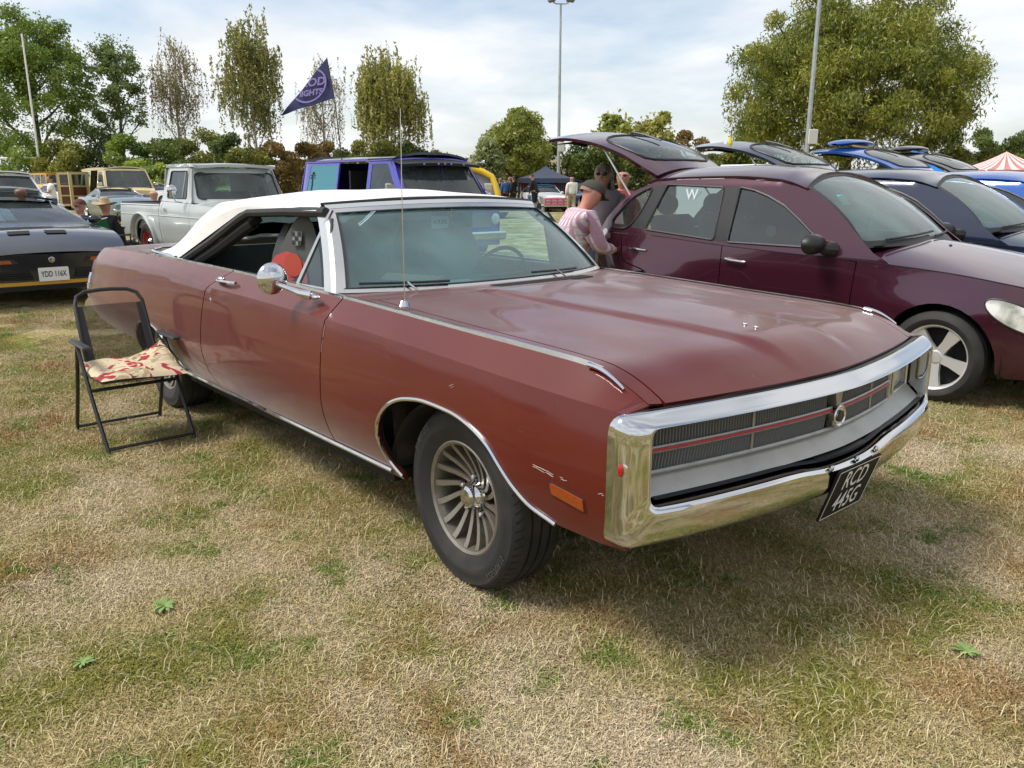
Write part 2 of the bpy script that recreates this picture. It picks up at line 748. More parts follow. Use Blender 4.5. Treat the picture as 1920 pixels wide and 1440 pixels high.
# shared materials
CHROME = mat("chrome", (.60, .61, .63), .04, 1., rnoise=(9., .02, .07), bump=(6., .035))
CHROME_OLD = mat("pitted_chrome", (.62, .61, .59), .16, 1., rnoise=(14., .09, .26))
BLACK = mat("black_plastic", (.012, .012, .013), .45, bump=(300., .1))
RUBBER = mat("tyre_rubber", (.013, .013, .014), .70, noise=(7., (.032, .029, .025), .48, .74), bump=(120., .15))
DARK = mat("dark_underside", (.008, .008, .008), .85)
WHITEP = mat("white_paint", (.72, .72, .70), .3, coat=.6)
AMBER = mat("amber_lens", (.27, .048, .006), .18, coat=.5, bump=(90., .3))
REDLENS = mat("red_lens", (.35, .012, .012), .15, coat=.6)
LENS = mat("clear_lens", (.62, .63, .60), .12, coat=.8, bump=(40., .25))
CLOTH_DARK = mat("dark_cloth", (.025, .026, .03), .9, bump=(200., .2))
GREY_TRIM = mat("grey_trim", (.10, .105, .105), .6, bump=(220., .2))
# ---------------------------------------------------------------- ground and grass
def grass_colours(nt, pos_node, pos_out, jit=None):
    """Patchy parched lawn colour from world position: straw, olive and reddish-brown thatch."""
    def noise(scale, detail, off, rough=.6):
        mp = _n(nt, 'ShaderNodeMapping')
        mp.inputs['Location'].default_value = off
        nt.links.new(pos_node.outputs[pos_out], mp.inputs[0])
        t = _n(nt, 'ShaderNodeTexNoise')
        t.inputs['Scale'].default_value = scale
        t.inputs['Detail'].default_value = detail
        t.inputs['Roughness'].default_value = rough
        nt.links.new(mp.outputs[0], t.inputs['Vector'])
        return t
    def ramp(src, a, b, out='Fac'):
        r = _n(nt, 'ShaderNodeMapRange')
        r.interpolation_type = 'SMOOTHSTEP'
        r.inputs[1].default_value, r.inputs[2].default_value = a, b
        if jit is not None and out == 'Fac' and jit[0] is not src:
            ad = _n(nt, 'ShaderNodeMath', operation='MULTIPLY_ADD')
            nt.links.new(jit[0].outputs[jit[1]], ad.inputs[0])
            ad.inputs[1].default_value = jit[2]
            sb = _n(nt, 'ShaderNodeMath', operation='ADD')
            sb.inputs[1].default_value = -jit[2] * jit[3]
            nt.links.new(src.outputs[out], sb.inputs[0])
            nt.links.new(sb.outputs[0], ad.inputs[2])
            nt.links.new(ad.outputs[0], r.inputs[0])
        else:
            nt.links.new(src.outputs[out], r.inputs[0])
        return r
    def mixc(f, fo, a, b):
        m = _n(nt, 'ShaderNodeMix', data_type='RGBA')
        nt.links.new(f.outputs[fo], m.inputs[0])
        for s, v in ((6, a), (7, b)):
            if isinstance(v, tuple):
                m.inputs[s].default_value = (*v, 1)
            else:
                nt.links.new(v.outputs[2], m.inputs[s])
        return m
    k = 1.0
    straw, tan, olive, green, brown = (.43, .34, .165), (.56, .455, .305), (.22, .21, .045), (.135, .20, .035), (.31, .18, .075)
    n_big = noise(.8, 5., (3., 7., 0))
    n_mid = noise(2.1, 5., (11., 2., 0))
    n_gr = noise(3.3, 4., (5., 31., 0))
    n_far = noise(.08, 3., (1., 1., 0))
    c = mixc(ramp(n_mid, .42, .60), 0, straw, olive)
    c = mixc(ramp(n_big, .50, .62), 0, c, tan)
    nb = noise(1.3, 4., (23., 9., 0))
    c = mixc(ramp(nb, .55, .68), 0, c, brown)
    c = mixc(ramp(n_gr, .58, .67), 0, c, green)
    return c, noise, ramp, mixc


def ground_material():
    m = bpy.data.materials.new("parched_turf")
    m.use_nodes = True
    nt = m.node_tree
    b = nt.nodes['Principled BSDF']
    b.inputs['Roughness'].default_value = .95
    b.inputs['Specular IOR Level'].default_value = .1
    g = _n(nt, 'ShaderNodeNewGeometry')
    fz = _n(nt, 'ShaderNodeTexNoise')
    fz.inputs['Scale'].default_value, fz.inputs['Detail'].default_value = 38., 3.
    nt.links.new(g.outputs['Position'], fz.inputs['Vector'])
    c, noise, ramp, mixc = grass_colours(nt, g, 'Position', (fz, 'Fac', .35, .5))
    _rj = ramp
    def ramp(src, a, b):
        r = _n(nt, 'ShaderNodeMapRange')
        r.interpolation_type = 'SMOOTHSTEP'
        r.inputs[1].default_value, r.inputs[2].default_value = a, b
        nt.links.new(src.outputs['Fac'], r.inputs[0])
        return r
    # fine thatch: stretched noises in two directions
    fine = noise(70., 3., (0, 0, 0), .7)
    fine2 = noise(24., 4., (4, 4, 0), .65)
    dk = _n(nt, 'ShaderNodeMix', data_type='RGBA', blend_type='MULTIPLY')
    dk.inputs[0].default_value = 1.
    r1 = ramp(fine, .3, .7)
    r1.inputs[3].default_value, r1.inputs[4].default_value = .35, 1.25
    nt.links.new(c.outputs[2], dk.inputs[6])
    nt.links.new(r1.outputs[0], dk.inputs[7])
    dk2 = _n(nt, 'ShaderNodeMix', data_type='RGBA', blend_type='MULTIPLY')
    dk2.inputs[0].default_value = 1.
    r2 = ramp(fine2, .3, .7)
    r2.inputs[3].default_value, r2.inputs[4].default_value = .65, 1.15
    nt.links.new(dk.outputs[2], dk2.inputs[6])
    nt.links.new(r2.outputs[0], dk2.inputs[7])
    nt.links.new(dk2.outputs[2], b.inputs['Base Color'])
    bp = _n(nt, 'ShaderNodeBump')
    bp.inputs['Strength'].default_value = .6
    bp.inputs['Distance'].default_value = .02
    nt.links.new(fine.outputs['Fac'], bp.inputs['Height'])
    nt.links.new(bp.outputs[0], b.inputs['Normal'])
    return m


def build_ground():
    V, F = [], []
    n = 41
    xs = np.sign(np.linspace(-1, 1, n)) * np.abs(np.linspace(-1, 1, n))**2.2 * 700
    for i in range(n):
        for j in range(n):
            V.append((xs[i] - 20, xs[j] + 20, 0.))
    for i in range(n - 1):
        for j in range(n - 1):
            F.append([i * n + j, (i + 1) * n + j, (i + 1) * n + j + 1, i * n + j + 1])
    o = mo("ground", V, F, ground_material(), smooth=False)
    o['kind'] = 'structure'
    o['label'] = "parched grass field under the parked cars"


build_ground()


def build_grass():
    m = bpy.data.materials.new("grass_blades")
    m.use_nodes = True
    nt = m.node_tree
    b = nt.nodes['Principled BSDF']
    b.inputs['Roughness'].default_value = .7
    b.inputs['Specular IOR Level'].default_value = .15
    g = _n(nt, 'ShaderNodeNewGeometry')
    ar_ = _n(nt, 'ShaderNodeAttribute', attribute_name="pick")
    c, noise, ramp, mixc = grass_colours(nt, g, 'Position', (ar_, 'Fac', .16, .5))
    at_ = _n(nt, 'ShaderNodeAttribute', attribute_name="tone")
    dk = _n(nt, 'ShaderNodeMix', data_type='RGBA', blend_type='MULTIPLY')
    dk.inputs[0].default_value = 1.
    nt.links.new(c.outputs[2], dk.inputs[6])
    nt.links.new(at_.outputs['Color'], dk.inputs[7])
    at2 = _n(nt, 'ShaderNodeAttribute', attribute_name="dry")
    mx = _n(nt, 'ShaderNodeMix', data_type='RGBA')
    nt.links.new(at2.outputs['Fac'], mx.inputs[0])
    nt.links.new(dk.outputs[2], mx.inputs[6])
    mx.inputs[7].default_value = (.62, .53, .33, 1)
    nt.links.new(mx.outputs[2], b.inputs['Base Color'])

    r = np.random.default_rng(11)
    nb = 6600
    rad = .34 * np.sqrt(r.random(nb)) * (1 + .25 * r.normal(size=nb) * .5)
    th = r.random(nb) * 2 * math.pi
    base = np.stack([rad * np.cos(th), rad * np.sin(th), np.zeros(nb)], 1)
    dry = (r.random(nb) < .011)
    L = np.where(dry, r.uniform(.035, .07, nb), r.uniform(.009, .021, nb))
    w = np.where(dry, .0013, r.uniform(.0009, .0019, nb))
    az = r.random(nb) * 2 * math.pi + .5 * np.sin(base[:, 0] * 30)
    lean = np.where(dry, r.uniform(.7, 1.42, nb), r.uniform(.7, 1.42, nb))
    d = np.stack([np.cos(az), np.sin(az), np.zeros(nb)], 1)
    sd = np.stack([-np.sin(az), np.cos(az), np.zeros(nb)], 1)
    curl = r.normal(size=nb) * .35
    V = np.zeros((nb, 5, 3))
    for k, t in enumerate((0., .5, 1.)):
        ang = lean * (.55 + .6 * t)
        p = base + d * (L * t * np.sin(ang))[:, None] + sd * (L * t * t * curl)[:, None]
        p[:, 2] = L * t * np.cos(np.minimum(ang, 1.45)) + .002 - .004 * (t == 0)
        ww = (w * (1 - .35 * t))[:, None]
        if k < 2:
            V[:, 2 * k] = p - sd * ww
            V[:, 2 * k + 1] = p + sd * ww
        else:
            V[:, 4] = p
    i = np.arange(nb) * 5
    F = np.concatenate([np.stack([i, i + 1, i + 3], 1), np.stack([i, i + 3, i + 2], 1), np.stack([i + 2, i + 3, i + 4], 1)])
    V = V.reshape(-1, 3)
    # patch positions: dense near the camera's view, thinning with distance
    pts = []
    def zone(d0, d1, n, half):
        k = 0
        while k < n:
            dd = math.sqrt(r.uniform(d0 * d0, d1 * d1))
            a = YAW + r.uniform(-half, half)
            pts.append((CAM.x + dd * math.cos(a), CAM.y + dd * math.sin(a)))
            k += 1
    zone(1.0, 4.2, 290, .78)
    zone(4.2, 8.0, 480, .70)
    zone(8.0, 16., 700, .66)
    pts = np.array(pts)
    n0 = len(V)
    allV = np.concatenate([V, np.concatenate([pts, np.zeros((len(pts), 1))], 1)])
    me = bpy.data.meshes.new("grass")
    me.from_pydata(allV.tolist(), [], F.tolist())
    me.materials.append(m)
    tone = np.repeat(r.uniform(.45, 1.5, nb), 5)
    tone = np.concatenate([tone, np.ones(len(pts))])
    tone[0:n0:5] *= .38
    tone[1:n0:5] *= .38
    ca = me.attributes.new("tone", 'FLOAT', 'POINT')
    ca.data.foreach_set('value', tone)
    cr_ = me.attributes.new("pick", 'FLOAT', 'POINT')
    cr_.data.foreach_set('value', np.concatenate([np.repeat(r.random(nb), 5), np.zeros(len(pts))]))
    cb = me.attributes.new("dry", 'FLOAT', 'POINT')
    cb.data.foreach_set('value', np.concatenate([np.repeat(dry * r.uniform(.5, 1., nb), 5), np.zeros(len(pts))]))
    cp = me.attributes.new("is_spot", 'BOOLEAN', 'POINT')
    cp.data.foreach_set('value', np.concatenate([np.zeros(n0, bool), np.ones(len(pts), bool)]))
    o = bpy.data.objects.new("grass", me)
    COL.objects.link(o)
    ng = bpy.data.node_groups.new("scatter_grass", 'GeometryNodeTree')
    ng.interface.new_socket("Geometry", in_out='INPUT', socket_type='NodeSocketGeometry')
    ng.interface.new_socket("Geometry", in_out='OUTPUT', socket_type='NodeSocketGeometry')
    N = ng.nodes
    gi, go = N.new('NodeGroupInput'), N.new('NodeGroupOutput')
    na = N.new('GeometryNodeInputNamedAttribute')
    na.data_type = 'BOOLEAN'
    na.inputs['Name'].default_value = "is_spot"
    sp = N.new('GeometryNodeSeparateGeometry')
    ip = N.new('GeometryNodeInstanceOnPoints')
    rv = N.new('FunctionNodeRandomValue')
    rv.data_type = 'FLOAT_VECTOR'
    rv.inputs[0].default_value = (0, 0, 0)
    rv.inputs[1].default_value = (0, 0, 6.283)
    rs = N.new('FunctionNodeRandomValue')
    rs.data_type = 'FLOAT'
    rs.inputs[2].default_value = .65
    rs.inputs[3].default_value = 1.2
    L_ = ng.links
    L_.new(gi.outputs[0], sp.inputs[0])
    L_.new(na.outputs[0], sp.inputs[1])
    L_.new(sp.outputs[0], ip.inputs['Points'])
    L_.new(sp.outputs[1], ip.inputs['Instance'])
    L_.new(rv.outputs[0], ip.inputs['Rotation'])
    L_.new(rs.outputs[1], ip.inputs['Scale'])
    L_.new(ip.outputs[0], go.inputs[0])
    md = o.modifiers.new("scatter", 'NODES')
    md.node_group = ng
    o['kind'] = 'stuff'
    o['label'] = "short dry grass blades covering the field"


build_grass()
# ---------------------------------------------------------------- the brown convertible
hero = thing("convertible_car", "long faded copper brown convertible with white soft top and chrome loop bumper", "car", (0, 0, 0))
HPAINT = bpy.data.materials.new("faded_copper_paint")
HPAINT.use_nodes = True
def _hp():
    nt = HPAINT.node_tree
    b = nt.nodes['Principled BSDF']
    tc = _n(nt, 'ShaderNodeTexCoord')
    def noise(s, d, st=(1, 1, 1)):
        mp = _n(nt, 'ShaderNodeMapping')
        mp.inputs['Scale'].default_value = st
        lk(nt, tc, 'Object', mp, 0)
        t = _n(nt, 'ShaderNodeTexNoise')
        t.inputs['Scale'].default_value, t.inputs['Detail'].default_value = s, d
        lk(nt, mp, 0, t, 'Vector')
        return t
    a = noise(1.6, 5)
    r1 = _n(nt, 'ShaderNodeValToRGB')
    r1.color_ramp.elements[0].position, r1.color_ramp.elements[1].position = .35, .68
    r1.color_ramp.elements[0].color = (.086, .0050, .0024, 1)
    r1.color_ramp.elements[1].color = (.102, .0092, .0048, 1)
    lk(nt, a, 'Fac', r1, 0)
    # chips and stains
    c = noise(38., 2)
    r2 = _n(nt, 'ShaderNodeMapRange')
    r2.inputs[1].default_value, r2.inputs[2].default_value = .74, .78
    lk(nt, c, 'Fac', r2, 0)
    mx = _n(nt, 'ShaderNodeMix', data_type='RGBA')
    mx.inputs[7].default_value = (.10, .035, .025, 1)
    lk(nt, r2, 0, mx, 0)
    lk(nt, r1, 0, mx, 6)
    lk(nt, mx, 2, b, 'Base Color')
    rr = noise(2.4, 6, (1., 1.6, 1.))
    m2 = _n(nt, 'ShaderNodeMapRange')
    m2.inputs[1].default_value, m2.inputs[2].default_value, m2.inputs[3].default_value, m2.inputs[4].default_value = .35, .7, .40, .60
    lk(nt, rr, 'Fac', m2, 0)
    lk(nt, m2, 0, b, 'Roughness')
    b.inputs['Metallic'].default_value = 0.
    b.inputs['Specular IOR Level'].default_value = .2
    b.inputs['Sheen Weight'].default_value = .45
    b.inputs['Sheen Roughness'].default_value = .28
    b.inputs['Sheen Tint'].default_value = (1., .90, .90, 1)
    b.inputs['Coat Weight'].default_value = .62
    m3 = _n(nt, 'ShaderNodeMapRange')
    m3.inputs[1].default_value, m3.inputs[2].default_value, m3.inputs[3].default_value, m3.inputs[4].default_value = .35, .7, .035, .14
    lk(nt, rr, 'Fac', m3, 0)
    lk(nt, m3, 0, b, 'Coat Roughness')
    # slight panel waviness
    w = noise(3.2, 1)
    bp = _n(nt, 'ShaderNodeBump')
    bp.inputs['Strength'].default_value, bp.inputs['Distance'].default_value = .10, .02
    lk(nt, w, 'Fac', bp, 'Height')
    lk(nt, bp, 0, b, 'Normal')
    lk(nt, bp, 0, b, 'Coat Normal')
_hp()
_M["faded_copper_paint"] = HPAINT
VINYL = mat("white_vinyl", (.74, .73, .70), .55, noise=(2.5, (.60, .585, .55), .5, .8), bump=(3., .35))
SILVER = mat("silver_paint", (.42, .415, .39), .42, .35, noise=(7., (.33, .32, .30), .45, .75))
HGLASS = glass("windscreen_glass", (.55, .86, .89), 1.8, .012, haze_amt=.20, haze=(.36, .70, .73))  # teal haze colour lightens the screen in place of bright reflections
HVENT = glass("vent_glass", (.55, .72, .72), 1.5, .01)

zt = pch([-4.77, -4.70, -4.57, -3.6, -2.3, -.95, .05, .5, .6, .66, .72, .775], [.80, .885, .942, .968, .974, .958, .928, .912, .8998, .882, .8566, .828])
_zc = pch([-4.78, -3.4, -2.2, -.86, .85], [.74, .84, .885, .875, .815])
_off = pch([-4.80, -4.72, -4.4, -3.6, -2.5, -.5, .3, .85], [-.075, -.045, -.02, 0, 0, 0, -.004, -.03])


def YH(x, z):
    x, z = np.broadcast_arrays(np.asarray(x, float), np.asarray(z, float))
    zc, tp = _zc(x), zt(x)
    lo = .97 - .10 * (np.clip(.58 - z, 0, 1) / .30)**2
    mid = .97 - .036 * (np.clip(z - .58, 0, 1) / (zc - .58))**2
    t = np.clip((z - zc) / np.maximum(tp - zc, .01), 0, 1.2)
    p = 1.0 + 1.3 * sst(-2.1, -3.2, x)
    up = .934 - .092 * t**p
    return np.where(z < .58, lo, np.where(z < zc, mid, up)) + _off(x)


hb = Body(hero, YH)
hb.lines = ([(x, float(_zc(x))) for x in np.linspace(-4.7, .80, 90)],)


def xf(y):
    """Plan curve of the front bumper."""
    return .972 - .142 * (np.abs(y) / .93)**1.6


def xhood(y):
    return xf(np.minimum(np.abs(y), .86)) - .080


def ZH(x, y):
    """Top surface of hood, fender tops and deck."""
    x, y = np.broadcast_arrays(np.asarray(x, float), np.asarray(y, float))
    q = 1 - (np.abs(y) / .842)**2
    base = zt(np.minimum(x, .50)) - .048 * np.maximum(x - .50, 0)
    xe = xhood(y)
    d = np.clip((x - (xe - .26)) / .26, 0, 1.1)
    ze = base + .016 * q
    yc = np.interp(x, [-.7, -.1, .88], [.29, .245, .17])
    front = sst(-.75, -.5, x)
    ze = ze + front * .013 * sst(yc + .03, yc - .005, np.abs(y)) - front * .006 * np.exp(-((np.abs(y) - .60) / .12)**2)
    zz = ze + (.829 - ze) * d**2.2
    return np.where(x > .3, zz, zt(x) + (ze - base))


# panels
xb = lambda y: -.765 - .205 * (np.abs(y) / .825)**2.4          # windscreen base line
front_arch = [(.53, .425), (.50, .435), (.43, .458), (.363, .505), (.31, .555), (.245, .612), (.15, .655), (.045, .678), (-.10, .684), (-.229, .668), (-.32, .635), (-.38, .590), (-.425, .53), (-.442, .46), (-.425, .38), (-.385, .31)]
_fa = np.array(front_arch)
_ti = np.arange(len(_fa))
_tq = np.linspace(0, len(_fa) - 1, 64)
front_arch = list(zip(pch(_ti, _fa[:, 0])(_tq).tolist(), pch(_ti, _fa[:, 1])(_tq).tolist()))
fender_poly = [(.774, .829), (.772, .80), (.758, .66), (.755, .56), (.785, .452), (.80, .43), (.70, .42)] + front_arch + [(-.42, .335), (-.895, .335), (-.868, .60), (-.862, .955)] + [(x, float(zt(x))) for x in (-.6, -.3, 0., .3, .5, .62, .68, .72, .76)]
for sd in (-1, 1):
    V, F = hb.geo(sd, fender_poly, sp=(.045, .03), lip=.014)
    g = G().add(V, F)
    he = .768
    xs = np.linspace(-.955, .772, 70)
    tops = [(x, min(float(YH(x, zt(x))), .846)) for x in xs]
    pol = [(-.955, he + .03), *[(x, he) for x in np.linspace(-.9, .775, 24)], (.786, he + .006)] + [(x, y) for x, y in reversed(tops)]
    pol = [(x, y * sd) for x, y in pol]
    V, F = topgeo(pol, ZH, sp=(.05, .02), lip=.01)
    g.add(V, F)
    g.mo("fender", HPAINT, hero, sharp=24)
door_poly = [(-.870, .955), (-.876, .60), (-.903, .335), (-2.20, .335), (-2.245, .40), (-2.252, .52), (-2.215, .74), (-2.19, .86), (-2.12, .92), (-2.02, .9745)] + [(x, float(zt(x))) for x in (-1.7, -1.4, -1.1)]
doors = hb.side("door", door_poly, HPAINT, sp=(.05, .03), lip=.014)
rear_arch = arc(-3.17, .27, .42, 0, 180, 18, rz=.30)
rear_arch = [(x, max(z, .29)) for x, z in rear_arch]
quarter_poly = [(-2.03, .9745), (-2.13, .92), (-2.20, .86), (-2.225, .74), (-2.262, .52), (-2.255, .40), (-2.21, .335), (-2.74, .335)] + rear_arch[1:] + [(-3.62, .40), (-3.9, .395), (-4.4, .42), (-4.74, .475), (-4.775, .56), (-4.782, .66)] + [(x, float(zt(x))) for x in (-4.77, -4.74, -4.70, -4.63, -4.55, -4.4, -4.2, -3.8, -3.4, -3., -2.6, -2.3)]
hb.side("quarter_panel", quarter_poly, HPAINT, sp=(.05, .03), lip=.014)
hb.side("sill", [(-.40, .332), (-.385, .29), (-2.75, .275), (-2.74, .332)], HPAINT, sp=(.1, .02), lip=.02)
# inner liner so that the joints read dark
liner = [(.70, .80), (.70, .45)] + [(x + .01, z + .012) for x, z in front_arch] + [(-.42, .30), (-2.74, .29)] + [(x, z + .012) for x, z in rear_arch] + [(-3.62, .42), (-4.7, .5), (-4.72, .78), (-4.5, .90), (-3.5, .93), (-.9, .92), (.3, .88)]
hb.side("inner_liner", liner, DARK, sp=(.12, .08), off=-.022, lip=0)
hood_half = [(float(xhood(0)), 0)] + [(float(xhood(y)), y) for y in np.linspace(.06, .762, 16)] + [(x, .762) for x in np.linspace(.72, -.72, 18)] + [(-.60 - .11 * (y / .762)**3, y) for y in np.linspace(.74, .0, 12)]
topp("hood", mirror_poly(hood_half), ZH, HPAINT, hero, sp=.03, lip=.016)
louvres_hole = [(-.75, -.14), (-.67, -.14), (-.67, .48), (-.75, .48)]
cowl_half = [(-.607, 0)] + [(-.607 - .11 * (y / .762)**3, y) for y in np.linspace(.06, .762, 12)] + [(-.80, .765), (-.88, .795), (float(xb(.80)) - .03, .80)] + [(float(xb(y)) - .03, y) for y in np.linspace(.76, 0., 14)]
topp("cowl_panel", mirror_poly(cowl_half), lambda x, y: ZH(x, y) - .001, HPAINT, hero, sp=.05, lip=.01)
lv = G()
for i in range(40):
    y = -.16 + i * .0165
    x0 = float(xb(y)) + .045
    zz = float(ZH(x0 + .04, y))
    lv.box((x0 + .045, y, zz + .0005), (.085, .007, .004))
lv.mo("cowl_louvre", BLACK, hero)
def _hood_nozzle():
    for x, y in ((.55, -.03), (.605, -.045)):
        G().ell((x, y, float(ZH(x, y)) + .002), (.009, .007, .006), 10, 6).mo("washer_nozzle", CHROME, hero)
_hood_nozzle()

# deck behind the soft top, tail panel, rear bumper
deck_half = [(-3.60, 0), (-3.60, .60), (-3.45, .80)] + [(x, float(YH(x, zt(x)))) for x in np.linspace(-3.5, -4.6, 10)] + [(-4.70, .70), (-4.725, .4), (-4.73, 0)]
topp("trunk_lid", mirror_poly(deck_half), ZH, HPAINT, hero, sp=.08)
def tailx(y, z):
    return -4.79 + .09 * (np.abs(y) / .93)**3 + .22 * np.clip(z - .80, 0, 1)
V, F = pgeo([(-.89, .43), (.89, .43), (.90, .66), (.87, .84), (.72, .915), (-.72, .915), (-.87, .84), (-.90, .66)], [], lambda y, z: cols(tailx(y, z), y, z), .07, .02, flip=True)
mo("tail_panel", V, F, HPAINT, hero)
for sd in (-1, 1):
    V, F = pgeo([(sd * .28, .60), (sd * .86, .60), (sd * .86, .70), (sd * .28, .70)][::sd], [], lambda y, z: cols(tailx(y, z) - .012, y, z), .05, .02, flip=True)
    mo("tail_lamp", V, F, REDLENS, hero)
rbp = G()
yy = np.linspace(-.93, .93, 31)
rbp.tube(cols(-4.83 + .12 * (np.abs(yy) / .93)**4, yy, np.full(31, .48)), .062, 10, flat=1.2)
rbp.mo("rear_bumper", CHROME_OLD, hero)
# chrome edge blade at the tail of each quarter
for sd in (-1, 1):
    zz = np.linspace(.50, .74, 10)
    G().tube(cols(np.full(10, -4.79), sd * (YH(-4.78, zz) + .004), zz), .012, 6).mo("tail_moulding", CHROME, hero)

# mouldings
belt = [(x, float(zt(x)) + .001) for x in np.linspace(-3.42, .645, 50)]
def belt_strip():
    for sd in (-1, 1):
        for x0, x1 in ((-3.42, -2.035), (-2.02, -.872), (-.864, .60)):
            xs = np.linspace(x0, x1, 30)
            V1 = cols(xs, sd * (YH(xs, zt(xs)) + .004), zt(xs) - .008)
            V2 = cols(xs, sd * (YH(xs, zt(xs)) + .001), zt(xs) + .009)
            V3 = cols(xs, sd * (YH(xs, zt(xs)) - .012), zt(xs) + .009)
            g = G()
            V, F = strip3(V1, V2); g.add(V, F if sd > 0 else [f[::-1] for f in F])
            V, F = strip3(V2, V3); g.add(V, F if sd > 0 else [f[::-1] for f in F])
            g.mo("belt_moulding", CHROME_OLD, hero)
        # fender-tip ornament
        xs = np.linspace(.56, .70, 12)
        hgt = -.002 + .010 * np.sin(np.linspace(.7, math.pi, 12))
        P = cols(xs, np.full(12, sd * .838), ZH(xs, .838) + hgt)
        G().tube(P, np.linspace(.009, .004, 12), 8).mo("fender_ornament", CHROME, hero)
belt_strip()
hb.line("arch_moulding", front_arch, .008, CHROME_OLD, off=.002, n=6)
hb.line("arch_moulding", rear_arch, .007, CHROME_OLD, off=.002, n=6)
hb.line("sill_moulding", [(-.43, .322), (-2.74, .308)], .013, CHROME_OLD, off=.004, n=8)
# side crease highlight on the lower body
# marker lamps
for sd in (-1, 1):
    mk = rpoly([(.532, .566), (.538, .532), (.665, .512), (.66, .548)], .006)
    hb.side("marker_bezel", inset(mk, -.008), mat("bezel_dark_red", (.05, .012, .01), .5), off=.001, sp=.03, lip=.004, sides=(sd,))  # dark red surround of the marker lens
    hb.side("side_marker", mk, AMBER, off=.006, sp=.03, lip=.006, sides=(sd,))

# door handle, lock, mirror
for sd in (-1, 1):
    g = G()
    x = np.linspace(-2.105, -1.86, 9)
    yy = sd * (YH(x, np.full(9, .925)) + np.array([.004, .022, .026, .028, .028, .028, .026, .022, .012]))
    g.tube(cols(x, yy, np.full(9, .926) + np.linspace(0, .004, 9)), .0105, 8, flat=.75)
    g.mo("door_handle", CHROME, hero)
    G().ell((-2.06, sd * (float(YH(-2.06, .925)) + .008), .932), (.03, .016, .015), 12, 8).mo("handle_button", CHROME, hero)
    G().ell((-2.10, sd * (float(YH(-2.1, .825)) + .002), .822), (.011, .005, .014), 12, 6).mo("door_lock", CHROME, hero)
g = emp("door_mirror", hero)
G().ell((-1.195, -1.005, 1.020), (.040, .070, .070), 20, 14, fn=lambda p: (p[0] * (1. if p[0] > 0 else .35), p[1], p[2])).mo("mirror_shell", CHROME, g)
G().tube([(-1.02, -.915, .957), (-1.05, -.95, .966), (-1.10, -.98, .985), (-1.17, -1.0, 1.0)], [.022, .017, .012, .011], 8).mo("mirror_arm", CHROME, g)
G().ell((-1.02, -.905, .952), (.055, .02, .014), 12, 6).mo("mirror_foot", CHROME, g)

# windscreen
def ws(s, t):
    s, t = np.asarray(s, float), np.asarray(t, float)
    bx, by, bz = xb(.825 * s), .825 * s, .960 + 0 * s
    tx, ty, tz = -1.235 - .10 * np.abs(s)**2.2, .652 * s, 1.325 - .022 * s * s
    bul = .020 * 4 * t * (1 - t)
    return cols(bx + (tx - bx) * t + bul, by + (ty - by) * t, bz + (tz - bz) * t + bul * .6)
V, F = pgeo([(-.965, .035), (.965, .035), (.955, .955), (-.955, .955)], [], ws, .07, .004)
wsc = emp("windscreen", hero)
mo("windscreen_glass", V, F, HGLASS, wsc)
def frame_strip(name, path_in, path_out, m, par, th=.012):
    V, F = strip3(path_in, path_out)
    g = G().add(V, F)
    return g
fm = G()
S = np.linspace(-1, 1, 41)
def band(s0, t0, s1, t1, n=31, lift=.008):
    a = ws(np.linspace(s0[0], s0[1], n), np.linspace(t0[0], t0[1], n))
    b = ws(np.linspace(s1[0], s1[1], n), np.linspace(t1[0], t1[1], n))
    a, b = a + [lift, 0, lift * .5], b + [lift, 0, lift * .5]
    return a, b
for args in (((-1, 1), (.0, .0), (-.962, .962), (.045, .045)), ((-1, 1), (1., 1.), (-.955, .955), (.935, .935))):
    a, b = band(*args)
    V, F = strip3(a, b)
    fm.add(V, F)
for sd in (-1, 1):
    a, b = band((sd, sd), (0, 1), (sd * .955, sd * .95), (.02, .96))
    V, F = strip3(a, b)
    fm.add(V, F)
fm.mo("windscreen_trim", CHROME_OLD, wsc)
bk = G()
a, b = band((-.968, .968), (.04, .04), (-.955, .955), (.052, .052), lift=.010)
V, F = strip3(a, b); bk.add(V, F)
a, b = band((-.958, .958), (.938, .938), (-.945, .945), (.925, .925), lift=.010)
V, F = strip3(a, b); bk.add(V, F)
for sd in (-1, 1):
    a, b = band((sd * .957, sd * .952), (.04, .94), (sd * .945, sd * .94), (.05, .93), lift=.010)
    V, F = strip3(a, b); bk.add(V, F)
bk.mo("windscreen_seal", BLACK, wsc)
PILLAR = mat("pillar_enamel", (.55, .58, .58), .22, .55, coat=.4)
for sd in (-1, 1):
    t = np.linspace(0, 1.02, 12)
    a = ws(np.full(12, sd * 1.0), t)
    o1 = a + np.array([-.012, sd * .012, -.002])
    o2 = a + np.array([-.065, sd * .018, -.006])
    o3 = a + np.array([-.10, sd * -.012, -.010])
    g = G()
    for p, q in ((a + [.008, 0, .004], o1), (o1, o2), (o2, o3), (o3, a - [.03, sd * .03, 0])):
        V, F = strip3(p, q)
        g.add(V, F)
    g.mo("windscreen_pillar", PILLAR, hero)
# header rail above the screen
y = np.linspace(-.655, .655, 31)
hx = -1.235 - .10 * np.abs(y / .652)**2.2
hz = 1.325 - .022 * (y / .652)**2
g = G()
P0, P1, P2 = cols(hx + .010, y, hz + .004), cols(hx - .012, y, hz + .022), cols(hx - .05, y, hz + .026)
for a, b in ((P0, P1), (P1, P2)):
    V, F = strip3(a, b); g.add(V, F)
g.mo("header_rail", PILLAR, hero)

